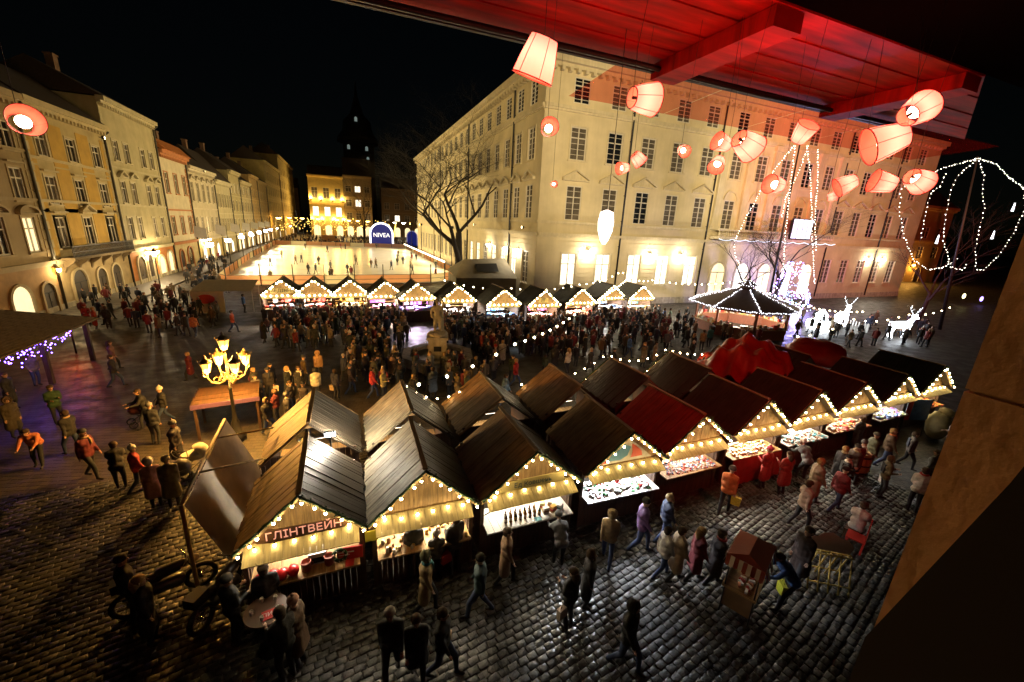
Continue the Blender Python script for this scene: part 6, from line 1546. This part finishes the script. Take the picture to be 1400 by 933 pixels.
    out.polygons.foreach_set('material_index', list(mi) + list(x.m)); out.polygons.foreach_set('use_smooth', [True] * len(out.polygons)); out.update()
    bpy.data.meshes.remove(me); bpy.data.meshes.remove(xm)
    return out, hd
POSES = {
    'stand': body({}), 'stand_long': body({'stride': .03}, long=True), 'hold': body({'armR': (.1, -.15, -1), 'foreR': (-.35, -.9, .35), 'armL': (-.1, -.1, -1), 'foreL': (.3, -.9, .1)}),
    'hold_long': body({'armR': (.1, -.15, -1), 'foreR': (-.35, -.9, .35), 'armL': (-.08, 0, -1), 'foreL': (.1, -.3, -1)}, long=True),
    'walk': body({'stride': .30}, jeans=True), 'walk2': body({'stride': -.26}), 'walk_long': body({'stride': .24}, long=True), 'pocket': body({'armR': (.25, .12, -1), 'foreR': (-.25, -.35, -.8), 'armL': (-.25, .12, -1), 'foreL': (.25, -.35, -.8)}, jeans=True),
    'bend': body({'bend': .75, 'armR': (.1, -.7, -.8), 'foreR': (-.1, -.9, -.3), 'armL': (-.1, -.7, -.8), 'foreL': (.1, -.9, -.3), 'stride': .08}),
    'push': body({'bend': .18, 'stride': .2, 'armR': (.05, -.5, -.9), 'foreR': (0, -.95, -.1), 'armL': (-.05, -.5, -.9), 'foreL': (0, -.95, -.1)}),
    'skate': body({'bend': .35, 'stride': .34, 'armR': (.8, .1, -.6), 'foreR': (.8, -.2, -.4), 'armL': (-.8, -.1, -.6), 'foreL': (-.8, -.3, -.4)}),
    'sit': body({'crouch': .42, 'bend': .15, 'armR': (.1, -.5, -.9), 'foreR': (-.1, -.9, -.2), 'armL': (-.1, -.5, -.9), 'foreL': (.1, -.9, -.2)}),
}
def hat_meshes():
    H = {}
    q = MB(); q.ball((0, .025, .065), (.112, .118, .092), 12, 8); q.ball((0, .06, .0), (.098, .085, .10), 10, 6); H['hair'] = q.mesh('hair', M_HAIRC)
    q = MB(); q.ball((0, .03, .065), (.114, .120, .093), 12, 8); q.tube([(0, .07, .06), (0, .10, -.06), (0, .10, -.24)], [.10, .105, .06], 9); H['long_hair'] = q.mesh('hair', M_HAIRC)
    q = MB(); q.lathe([(.112, .045), (.118, .06), (.118, .09), (.105, .14), (.07, .175), (.02, .19)], 14, (0, .01, 0)); q.ball((0, .01, .205), .035, 8, 5); H['knit_hat'] = q.mesh('knit_hat', M_HAIRC)
    q = MB(); q.lathe([(.112, .045), (.117, .06), (.114, .1), (.09, .15), (.02, .172)], 14, (0, .01, 0)); H['beanie'] = q.mesh('beanie', M_HAIRC)
    q = MB(); q.ball((0, .035, .04), (.135, .125, .14), 12, 8, 0, .04); q.tube([(.12 * math.cos(a), -.05 + .02 * math.sin(a), .03 + .13 * math.sin(a)) for a in np.linspace(0, 2 * PI, 17)], .028, 6); H['hood'] = q.mesh('hood', M_HAIRC)
    q = MB(); q.tube([(.1 * math.cos(a), .1 * math.sin(a) * .9, -.13) for a in np.linspace(0, 2 * PI, 15)], .035, 6); q.tube([(.04, -.09, -.14), (.06, -.14, -.25), (.05, -.15, -.38)], [.035, .035, .03], 6); H['scarf'] = q.mesh('scarf', M_HAIRC)
    q = MB(); q.box(-.13, .13, .0, .12, -.58, -.2); q.tube([(-.1, .02, -.2), (-.12, -.12, -.15), (-.1, -.02, -.45)], .015, 5); q.tube([(.1, .02, -.2), (.12, -.12, -.15), (.1, -.02, -.45)], .015, 5); H['backpack'] = q.mesh('backpack', M_HAIRC)
    q = MB(); q.hexa([(-.13, -.05, -.3), (.13, -.05, -.3), (.13, .05, -.3), (-.13, .05, -.3), (-.15, -.06, 0), (.15, -.06, 0), (.15, .06, 0), (-.15, .06, 0)]); q.tube([(-.06, 0, 0), (0, 0, .12), (.06, 0, 0)], .01, 4); H['bag'] = q.mesh('bag', M_HAIRC)
    return H
HATS = hat_meshes()
NPEOPLE = 0; OCC = []
def person(label, x, y, face, pose='stand', coat=(.02, .02, .025), hat='hair', hatc=(.05, .03, .02), sc=1.0, group=None, extra=None, z=0.03):
    """face: heading in degrees, 0 looks towards the viewer's building (-Y)"""
    global NPEOPLE
    me, hd = POSES[pose]
    o = obj('person', me, None, (x, y, z), R(face), label, 'person', group, None, coat); o.scale = (sc, sc, sc)
    nm = {'hair': 'hair', 'long_hair': 'hair'}.get(hat, hat)
    h = obj(nm, HATS[hat], o, loc=tuple(hd), color=hatc)
    for e in (extra or []):
        if e[0] == 'bag': obj('bag', HATS['bag'], o, loc=(e[2] if len(e) > 2 else .26, -.02, .78), color=e[1])
        else: obj(e[0], HATS[e[0]], o, loc=tuple(hd) if e[0] == 'scarf' else (hd.x, hd.y + .06, hd.z), color=e[1])
    NPEOPLE += 1; OCC.append((x, y)); return o
BLK = (.018, .018, .022); NAVY = (.02, .028, .06); BRN = (.09, .05, .025); GRY = (.10, .10, .11); OLV = (.07, .07, .035); RED = (.32, .02, .02); WHT = (.55, .52, .47); BEI = (.36, .26, .15); PNK = (.45, .25, .24); ORG = (.5, .13, .03); BLU = (.04, .12, .38); TEA = (.03, .15, .17); PUR = (.13, .06, .18); MAR = (.16, .015, .02)
BLONDE = (.35, .22, .09); BRUN = (.05, .028, .015); GREYH = (.4, .38, .35)
def P_(px, py): return G(px, py)[:2]
# ---- front alley and near figures, each on its own
near = [
 ('man with grey hair in a black jacket walking beside a dark haired woman', 537, 928, -10, 'walk2', BLK, 'hair', GREYH, 1.03, None),
 ('dark haired woman in a black coat beside the grey haired man', 571, 930, -5, 'walk_long', (.012, .012, .015), 'long_hair', BRUN, .95, None),
 ('woman with brown hood talking on the wet cobbles', 800, 832, 60, 'stand_long', BLK, 'hood', BRUN, .98, None),
 ('woman in black jacket with a pale bag facing the hooded woman', 776, 858, 200, 'hold', (.012, .012, .012), 'long_hair', BRUN, .97, [('bag', (.5, .4, .3))]),
 ('striding person in plum jacket and blue jeans passing the painted gable stall', 872, 755, 60, 'walk', PUR, 'beanie', BLK, 1.03, None),
 ('person with fluffy cream hood next to the plum jacket', 905, 742, 70, 'walk', NAVY, 'hood', BEI, .95, None),
 ('woman in cream long coat walking over the wet cobbles', 920, 795, 75, 'walk_long', BEI, 'hair', BRUN, .98, None),
 ('person in white jacket just ahead of the cream coat', 902, 790, 80, 'walk', WHT, 'hair', BRUN, .92, None),
 ('person in maroon coat with fair hair walking arm in arm', 946, 795, 70, 'walk_long', MAR, 'long_hair', BLONDE, .98, None),
 ('person in dark coat with red scarf walking arm in arm', 972, 800, 70, 'walk_long', (.02, .012, .012), 'hair', BRUN, 1.0, [('scarf', RED)]),
 ('person in beige padded jacket at the bottle stall', 828, 772, 140, 'walk', BEI, 'hood', BEI, 1.0, None),
 ('person in grey jacket stooping at the bottle stall corner', 762, 772, 170, 'bend', GRY, 'beanie', GRY, .95, None),
 ('worker in orange vest with grey beanie carrying a yellow bag', 988, 703, 120, 'walk2', ORG, 'beanie', GRY, 1.03, [('bag', (.6, .5, .04), -.28)]),
 ('customer in red coat and pink hat at the red cloth stall', 1040, 668, 185, 'hold_long', RED, 'knit_hat', (.5, .05, .12), .98, None),
 ('customer in red coat with dark hair at the red cloth stall', 1066, 676, 170, 'hold_long', (.26, .02, .015), 'long_hair', BRUN, 1.0, None),
 ('person with white cap bending over the crockery table', 1092, 655, 165, 'bend', GRY, 'beanie', WHT, .98, None),
 ('tall person in fawn coat passing the crockery table', 1106, 690, 60, 'walk_long', (.2, .13, .08), 'hair', BLONDE, 1.05, None),
 ('person in dark maroon jacket hurrying past the fawn coat', 1138, 700, 75, 'walk', MAR, 'beanie', BLK, 1.0, None),
 ('person in pale fawn jacket in the middle of the alley', 1090, 722, 70, 'walk2', (.3, .2, .14), 'hair', BRUN, 1.0, None),
 ('person in brown jacket and orange scarf near the wicker stall', 1205, 640, 40, 'walk', BRN, 'hair', BLONDE, 1.03, [('scarf', ORG)]),
 ('person in olive coat near the wicker stall', 1182, 645, 50, 'stand_long', OLV, 'beanie', GRY, 1.0, None),
 ('person in black coat reaching over the wicker stall counter', 1165, 620, 175, 'hold_long', BLK, 'hair', BRUN, 1.0, None),
 ('person in white shirt with a red shawl by the jamb', 1245, 700, 120, 'hold', WHT, 'hair', BRUN, 1.0, [('scarf', RED)]),
 ('seller in white blouse sitting by the red chair', 1165, 738, 100, 'sit', WHT, 'hair', BRUN, 1.0, None),
 ('vendor in blue and yellow jacket leaning over the striped cart', 1062, 832, -120, 'bend', BLU, 'hair', BRUN, 1.02, [('bag', (.5, .55, .02), 0.0)]),
 ('tall figure in dark brown coat behind the striped cart', 1085, 800, -100, 'stand_long', (.03, .015, .012), 'hair', BRUN, 1.06, None),
 ('dark figure striding over the cobbles between the hooded woman and the cart', 852, 915, 30, 'walk', (.01, .01, .012), 'hood', BLK, 1.03, None),
 ('dark customer with bobbed hair at the white backed stall', 567, 790, 180, 'hold', BLK, 'hair', BLK, 1.0, None),
 ('small customer in pale knit hat at the white backed stall', 597, 792, 175, 'stand', (.05, .05, .05), 'knit_hat', GREYH, .85, None),
 ('customer in black jacket with red bag at the white backed stall', 622, 784, 200, 'hold', BLK, 'hair', BRUN, 1.04, [('bag', RED)]),
 ('figure in ochre coat and teal scarf walking below the white backed stall', 583, 838, 70, 'walk_long', (.22, .15, .06), 'hood', OLV, 1.0, [('scarf', TEA)]),
 ('figure in tan coat walking below the bottle stall', 690, 800, 70, 'walk_long', (.2, .12, .07), 'hair', BRUN, 1.0, None),
 ('figure in dark teal jacket walking below the bottle stall', 655, 842, 250, 'walk', (.02, .05, .06), 'beanie', BLK, 1.0, None),
 ('dark figure carrying a pale box at the foot of the alley', 605, 925, 60, 'walk', (.02, .018, .015), 'hair', BRUN, 1.0, [('bag', BEI)]),
 ('man in black jacket drinking at the bar table', 372, 862, 190, 'hold', BLK, 'hair', BRUN, 1.03, None),
 ('man in black cap and jacket on the near side of the bar table', 325, 880, 130, 'hold', (.012, .012, .014), 'beanie', BLK, 1.03, None),
 ('woman in brown furry coat and pink hat at the bar table', 412, 908, 250, 'hold_long', BRN, 'knit_hat', (.42, .24, .2), 1.0, None),
 ('man in dark coat with both hands on the bar table', 395, 930, 220, 'hold', (.015, .013, .012), 'hair', BRUN, 1.05, None),
 ('blond woman in black coat with a pale belt by the motorbikes', 212, 880, 100, 'stand_long', BLK, 'long_hair', BLONDE, 1.02, None),
 ('man in black cap behind the blond woman', 186, 850, 120, 'stand', (.014, .014, .018), 'beanie', BLK, 1.02, None),
 ('person in pale pink coat beside the pram', 216, 694, 200, 'stand_long', PNK, 'hood', WHT, .98, None),
 ('person in grey green coat and pale beret beside the pink coat', 240, 694, 190, 'stand_long', (.14, .13, .09), 'beanie', (.4, .36, .24), 1.02, None),
 ('person in red and dark jacket with white hat on the dark cobbles', 193, 672, 120, 'walk', RED, 'knit_hat', WHT, .95, None),
 ('person in black coat bending beside the red jacket', 168, 668, 200, 'bend', BLK, 'hair', BRUN, 1.0, None),
 ('person in black coat with pale collar walking over the dark cobbles', 104, 622, 240, 'walk', BLK, 'hair', BRUN, 1.03, [('scarf', BEI)]),
 ('person in salmon jacket bending over the dark cobbles', 55, 640, 10, 'bend', (.45, .14, .07), 'hair', BRUN, 1.0, None),
 ('person in green jacket with a phone on the dark cobbles', 82, 580, 40, 'hold', (.03, .07, .03), 'hair', BRUN, 1.0, None),
 ('parent in dark jacket pushing the dark pram', 202, 585, -60, 'push', BLK, 'hair', BRUN, 1.02, None),
 ('parent in white hat walking beside the dark pram', 228, 580, -60, 'walk', BLK, 'knit_hat', WHT, .98, None),
 ('person in dark jacket crossing the dark cobbles alone', 160, 530, 100, 'walk', (.03, .025, .025), 'hair', BRUN, 1.0, None),
 ('person leaning on the canopy post', 52, 528, 60, 'pocket', (.12, .1, .09), 'hair', BRUN, 1.0, None),
 ('person in dark coat under the canopy eaves', 20, 560, 80, 'stand_long', BLK, 'hair', BRUN, 1.0, None),
 ('person in dark padded coat before the canopy', 25, 600, 50, 'stand_long', (.05, .04, .03), 'hood', BRUN, 1.0, None),
 ('person in red lit coat by the red heater', 133, 452, 120, 'stand_long', (.35, .05, .03), 'hair', BLONDE, 1.0, None),
 ('person in black coat beside the red lit coat', 150, 450, 200, 'stand', BLK, 'hair', BRUN, 1.0, None),
 ('person in red jacket left of the red heater', 122, 448, 30, 'hold', RED, 'beanie', RED, 1.0, None),
 ('person in pale orange jacket crossing to the far tent', 268, 462, 170, 'walk', (.42, .15, .05), 'hair', BRUN, 1.0, None),
 ('person in orange red jacket near the first far stall', 320, 455, 90, 'walk', (.45, .08, .02), 'hair', BRUN, 1.0, None),
 ('person in blue jacket beside the white tent', 335, 428, 90, 'stand', BLU, 'hair', BRUN, 1.0, None),
 ('person in white jacket seen from behind near the near roof ridge', 434, 548, 180, 'stand', WHT, 'hair', BLK, 1.0, None),
 ('person in black jacket with white collar facing the white jacket', 412, 545, 20, 'stand', BLK, 'hair', BRUN, 1.0, [('scarf', WHT)]),
 ('person in peach hooded jacket before the white jacket', 437, 520, 0, 'stand', (.42, .25, .14), 'hood', (.42, .25, .14), 1.0, None),
 ('woman in cream coat by the fountain basin', 541, 510, 150, 'stand_long', (.42, .33, .18), 'long_hair', BLONDE, 1.0, None),
 ('man in amber jacket by the fountain basin', 500, 515, 100, 'pocket', (.35, .19, .06), 'hair', BRUN, 1.0, None),
 ('person in white coat at the foot of the statue', 588, 520, 20, 'stand_long', WHT, 'long_hair', BLONDE, 1.0, None),
 ('person in white jacket with red stripe at the foot of the statue', 614, 528, 10, 'stand', WHT, 'hair', BRUN, 1.0, [('scarf', RED)]),
 ('person in slate blue coat below the statue', 592, 545, 190, 'stand_long', (.12, .15, .2), 'hair', BRUN, 1.0, None),
 ('person in pale yellow jacket near the bulb string start', 525, 548, 60, 'hold', (.42, .36, .14), 'hair', BLONDE, .98, None),
 ('person in crimson jacket near the pale yellow jacket', 510, 545, 100, 'walk', (.4, .03, .04), 'hair', BRUN, .98, None),
 ('person in scarlet jacket right of the fountain', 704, 530, 50, 'walk', (.4, .02, .02), 'hair', BLONDE, 1.0, None),
 ('person in red hat with pale jacket right of the fountain', 676, 508, 80, 'stand', (.3, .2, .15), 'knit_hat', RED, 1.0, None),
 ('person in pale grey coat under the bulb string', 686, 500, 170, 'stand_long', (.35, .33, .28), 'hair', BLONDE, 1.0, None),
 ('person in sky blue jacket behind the brown roof', 690, 555, 90, 'walk', (.12, .2, .3), 'hair', BRUN, 1.0, None),
 ('woman in white padded jacket with blond hair in the open plaza', 775, 512, 200, 'stand', WHT, 'long_hair', BLONDE, 1.0, None),
 ('person in black coat beside the white padded jacket', 757, 508, 150, 'stand_long', BLK, 'hair', BRUN, 1.02, None),
 ('person in vivid blue jacket crossing before the far row end', 858, 490, 60, 'walk', BLU, 'hair', BRUN, 1.0, None),
 ('person in ochre coat crossing before the far row end', 893, 500, 40, 'walk_long', (.3, .22, .12), 'hair', BRUN, 1.0, None),
 ('person in red jacket beside the end stall of the far row', 893, 452, 60, 'stand', RED, 'hair', BRUN, 1.0, None),
 ('person in blue coat at the end of the far row', 906, 445, 40, 'stand_long', (.03, .08, .25), 'hair', BRUN, 1.0, None),
 ('person in pale green jacket at the end of the far row', 914, 445, 40, 'stand', (.25, .36, .28), 'hair', BRUN, 1.0, None),
 ('person in pink jacket near the blue white far stall', 818, 462, 80, 'hold', (.4, .16, .18), 'hair', BLONDE, 1.0, None),
 ('person in teal jacket before the round kiosk', 968, 475, 160, 'stand', TEA, 'hair', BRUN, 1.0, None),
 ('person in tan jacket before the round kiosk', 958, 480, 150, 'stand', (.3, .2, .1), 'hair', BRUN, 1.0, None),
 ('person in white suit right of the round kiosk', 1134, 458, 60, 'stand_long', WHT, 'hair', BLONDE, 1.0, None),
 ('person in dark coat right of the white suit', 1122, 452, 60, 'stand_long', BLK, 'hair', BRUN, 1.0, None),
]
for (lab, px, py, fc, ps, ct_, ht, hc, sc, ex) in near:
    x, y = P_(px, py)
    if ps == 'sit': y += 0.0
    person(lab, x, y, fc, ps, ct_, ht, hc, sc, None, ex)
q = MB(); q.box(-.18, .18, -.18, .18, .42, .46)
for sx in (-1, 1):
    for sy in (-1, 1): q.box(sx * .15 - .02, sx * .15 + .02, sy * .15 - .02, sy * .15 + .02, 0, .42)
xs, ys = P_(1165, 738); q.build('stool', M_WALLB, None, loc=(xs - .16, ys + .02, .0), rotz=.3, label='low dark stool under the seller in the white blouse', cat='stool')
# ---- crowds: many alike figures
CCOL = [('black', BLK), ('black', BLK), ('black', (.014, .013, .013)), ('black', (.012, .012, .014)), ('charcoal', (.045, .045, .05)), ('navy', NAVY), ('brown', BRN), ('olive', OLV), ('grey', GRY), ('black', BLK), ('dark red', MAR), ('tan', (.24, .16, .09)), ('charcoal', (.04, .038, .04)), ('fawn', (.3, .22, .14))]
HC = [('dark hair', 'hair', BRUN), ('dark hair', 'hair', BLK), ('a knit hat', 'knit_hat', GRY), ('a dark beanie', 'beanie', BLK), ('long fair hair', 'long_hair', BLONDE), ('a hood', 'hood', BRN), ('long dark hair', 'long_hair', BRUN), ('dark hair', 'hair', BRUN), ('a dark beanie', 'beanie', BLK), ('a pale hat', 'knit_hat', WHT), ('fair hair', 'hair', BLONDE)]
STPOSE = ['stand', 'stand_long', 'hold', 'hold_long', 'pocket', 'walk', 'walk2', 'walk_long', 'stand', 'hold']
def blocked(x, y):
    if abs(x - 5.46) < 2.9 and abs(y - 26.4) < 2.9: return True
    for sx, sy in MIDP:
        if abs(x - sx) < 2.0 and sy - .5 < y < sy + 4: return True
    if -3.2 < x < 31 and 8.4 < y < 15.6: return True
    if math.hypot(x - kx, y - ky) < 5.0: return True
    if math.hypot(x + 4.72, y - 18.5) < .8 or (abs(x + 5.2) < 1.6 and abs(y - 20.3) < 1.3): return True
    return False
def crowd(n, where, group, box, facing, seed, mind=.55, dark=0.0):
    r = random.Random(seed); k = 0; tries = 0
    while k < n and tries < n * 60:
        tries += 1
        px, py = r.uniform(box[0], box[2]), r.uniform(box[1], box[3]); x, y = P_(px, py)
        if blocked(x, y) or any(abs(x - a) < mind and abs(y - c) < mind for a, c in OCC): continue
        cn, cc = r.choice(CCOL); hn, ht, hc = r.choice(HC)
        if r.random() < dark: cn, cc = CCOL[0]
        cc = tuple(v * r.uniform(.6, 1.1) for v in cc)
        person('person in %s coat with %s %s' % (cn, hn, where), x, y, facing + r.uniform(-70, 70) if r.random() < .75 else r.uniform(0, 360), r.choice(STPOSE), cc, ht, hc, r.uniform(.9, 1.07) if r.random() > .1 else r.uniform(.62, .8), group, ([('scarf', r.choice((GRY, RED, BEI, NAVY, WHT)))] if r.random() < .35 else []) + ([('backpack', r.choice((BLK, NAVY, BRN)))] if r.random() < .12 else []) + ([('bag', r.choice((BLK, BEI, RED, WHT)))] if r.random() < .18 else []))
        k += 1
crowd(30, 'before the left far stalls', 'crowd before the left far stalls', (365, 430, 560, 446), 180, 1)
crowd(24, 'facing the far stalls', 'crowd between the far stalls and the lamp post', (345, 446, 560, 478), 150, 2)
crowd(46, 'packed right of the statue', 'crowd right of the statue', (605, 440, 770, 472), 180, 3, .5, .2)
crowd(26, 'before the far row end', 'crowd before the far row end', (755, 443, 905, 478), 180, 4)
crowd(18, 'around the fountain', 'crowd around the fountain', (480, 486, 640, 525), 90, 5)
crowd(16, 'behind the near roofs', 'crowd behind the near roofs', (400, 520, 700, 560), 100, 6)
crowd(10, 'under the bulb string', 'crowd under the bulb string', (690, 468, 800, 515), 120, 7)
crowd(8, 'behind the dark roofs', 'crowd behind the dark roofs', (800, 476, 960, 512), 60, 8)
crowd(12, 'by the plank canopy', 'people by the plank canopy', (345, 535, 420, 600), 100, 12)
crowd(8, 'by the last stalls', 'people by the last stalls', (1120, 590, 1300, 680), 60, 13)
crowd(5, 'on the dark cobbles', 'people on the dark cobbles', (110, 500, 280, 720), 100, 14, 1.0)
# the rest of the crowd, farther off and smaller: one mass
def low_body(k):
    q = MB(); st_ = (0, .22, -.2)[k]
    for s in (-1, 1):
        q.tube([(s * .1, -st_ * s, 0), (s * .11, -st_ * s * .5 - .03, .45), (s * .09, 0, .92)], [.05, .065, .1], 6, 1); q.box(s * .1 - .05, s * .1 + .05, -st_ * s - .15, -st_ * s + .07, 0, .07, 1)
        q.tube([(s * .21, 0, 1.42), (s * .25, st_ * s * .6, 1.12), (s * .23, st_ * s * .6 - .12, .88)], [.07, .06, .045], 6, 0); q.ball((s * .23, st_ * s * .6 - .14, .84), .045, 5, 4, 2)
    q.tube([(0, 0, .72), (0, 0, .95), (0, 0, 1.2), (0, 0, 1.42), (0, 0, 1.5)], [.19, .19, .2, .21, .08], 9, 0); q.tube([(0, 0, 1.46), (0, 0, 1.56)], .055, 6, 2)
    q.ball((0, -.01, 1.64), (.085, .1, .115), 8, 6, 2); q.ball((0, .025, 1.67), (.095, .1, .1), 8, 6, 3)
    return q
LOW = [low_body(k) for k in range(3)]
PALM = [mat('far coat %d' % i, c) for i, c in enumerate((BLK, NAVY, BRN, (.2, .15, .1), MAR, GRY))] + [M_TROU, M_SKIN, mat('far hair', (.06, .04, .03)), mat('far hat', (.35, .3, .26))]
def mass(label, pts, seed, z=.01):
    r = random.Random(seed); q = MB()
    for x, y in pts:
        b_ = LOW[r.randrange(3)]; a = r.uniform(0, 2 * PI); s = r.uniform(.9, 1.06); c_, s_ = math.cos(a), math.sin(a); cm = r.choice((0, 0, 0, 1, 2, 3, 4, 5)); hm = r.choice((8, 8, 8, 9))
        o = len(q.v); q.v.extend([(x + (v[0] * c_ - v[1] * s_) * s, y + (v[0] * s_ + v[1] * c_) * s, z + v[2] * s) for v in b_.v])
        q.f.extend([tuple(i + o for i in f) for f in b_.f]); q.m.extend([(cm, 6, 7, hm)[m] for m in b_.m]); q.sm.extend(b_.sm)
    q.build('crowd', PALM, None, label=label, cat='crowd', kind='stuff')
def scatter(n, box, seed, mind=.55):
    r = random.Random(seed); out = []; k = 0
    while len(out) < n and k < n * 40:
        k += 1; x, y = P_(r.uniform(box[0], box[2]), r.uniform(box[1], box[3]))
        if blocked(x, y) or any(abs(x - a) < mind and abs(y - c) < mind for a, c in OCC): continue
        OCC.append((x, y)); out.append((x, y))
    return out
mass('loose crowd on the left roadway by the rink tent', scatter(30, (190, 412, 300, 462), 9), 1)
mass('people gathering along the pavement before the yellow house', scatter(34, (110, 402, 300, 448), 31), 12)
mass('people strolling along the house row beside the rink', scatter(40, (256, 352, 312, 402), 10), 2)
mass('crowd gathered around the kiosk and the glowing reindeer', scatter(60, (900, 438, 1270, 476), 11), 3)
mass('back ranks of the crowd before the far stalls', scatter(60, (365, 428, 560, 440), 21, .45), 4)
mass('back ranks of the crowd right of the statue', scatter(70, (605, 432, 905, 452), 22, .45), 5)
mass('dark ranks between the first far stalls and the lamp post', scatter(55, (375, 440, 560, 482), 23, .45), 7)
mass('dark ranks right of the statue towards the plaza', scatter(60, (610, 440, 770, 488), 24, .45), 8)
mass('dark ranks before the end of the far row', scatter(40, (760, 445, 930, 492), 25, .45), 9)
mass('people between the fountain and the near roofs', scatter(26, (470, 486, 680, 545), 26, .5), 10)
r = random.Random(5)
mass('skaters spread over the ice', [(r.uniform(-14, 17), r.choice((r.uniform(66, 90), r.uniform(80, 146)))) for k in range(36)], 6, .165)
# far crowd beyond the rink: one mass of small dark figures
q = MB(); r = random.Random(9)
for k in range(260):
    x = r.uniform(-22, 24); y = r.uniform(153, 215); h = r.uniform(1.55, 1.85); a = r.uniform(0, 6)
    q.tube([(x, y, 0), (x, y, h * .5), (x, y, h * .8), (x, y, h * .86)], [.14, .2, .25, .1], 6, r.randrange(4)); q.ball((x, y, h * .94), .12, 6, 4, 4)
q.build('distant_crowd', [mat('far coat %d' % i, c) for i, c in enumerate((BLK, NAVY, BRN, (.2, .15, .1)))] + [M_SKIN], None, label='distant crowd strolling beyond the rink', cat='crowd', kind='stuff')
# ================================================================== floodlights added to wash the facades; fixtures guessed from how these are lit
def floodlight(label, loc, aim, power, col, size, glow):
    t = thing('floodlight', label, 'floodlight', loc)
    v = (Vector(aim) - Vector(loc)); rot = v.to_track_quat('-Z', 'Y').to_euler()
    q = MB(); q.box(-.22, .22, -.16, .16, 0.0, .22, 0); q.box(-.19, .19, -.13, .13, -.006, -.002, 1); q.tube([(-.26, 0, .1), (-.26, 0, .42), (.26, 0, .42), (.26, 0, .1)], .02, 5, 0)
    o = obj('housing', q.mesh('housing', [M_DARK, glow]), t, rotz=tuple(rot))
    d = bpy.data.lights.new('flood', 'SPOT'); d.energy = power; d.color = col; d.spot_size = size; d.spot_blend = 0.8; d.shadow_soft_size = .2
    l = bpy.data.objects.new('flood', d); COL.objects.link(l); l.parent = o; l.location = (0, 0, -0.08)
    return t
G_FL = mat('flood lens', (1, .9, .7), .3, emit=(1, .8, .45), estr=8, sampling='NONE')
C_FL = (1.0, 0.77, 0.42)
floodlight('black floodlight on the cornice aimed at the near end of the town hall', (12, 1.2, 17), (34, 43, 18), 84000, C_FL, R(52), G_FL)
floodlight('black floodlight on the cornice aimed at the middle of the town hall', (36, 1.2, 17), (60, 43, 18), 62000, C_FL, R(52), G_FL)
floodlight('black floodlight on the cornice aimed at the far end of the town hall', (62, 1.2, 17), (85, 43, 15), 15000, C_FL, R(52), G_FL)
for k, y in enumerate((60, 95)):
    floodlight(('black floodlight on the yellow house aimed at the town hall side', 'black floodlight on the pale grey house aimed at the town hall side')[k], (-23.0, y, 16.2), (20, y + 8, 15), 24000, (1.0, .72, .30), R(80), G_FL)
for k, y in enumerate((46, 66, 92, 124)):
    floodlight('black floodlight on the town hall ledge aimed at the %s' % ('canopy end of the house row', 'yellow and cream houses', 'white and grey houses', 'far end of the house row')[k], (19.6, y, 9.2), (-24, y + 6, 10), (5500, 7000, 5000, 6000)[k], (1.0, .64, .21), R(95), G_FL)
floodlight('black floodlight with red filter under the window canopy aimed at the far wing', (9.5, 1.2, 14), (84, 43, 20), 190000, (1.0, .10, .04), R(40), mat('red flood lens', (1, .1, .05), .3, emit=(1, .1, .03), estr=6, sampling='NONE'))  # added out of view: puts the window reflection's red on the wing
floodlight('small black floodlight with red filter on the cornice aimed at the stall roofs', (9.8, .6, 13.0), (15.5, 13, 3), 2600, (1.0, .06, .03), R(62), mat('red flood lens', (1, .1, .05), .3))  # added out of view: reddens the stall roofs like the window reflection
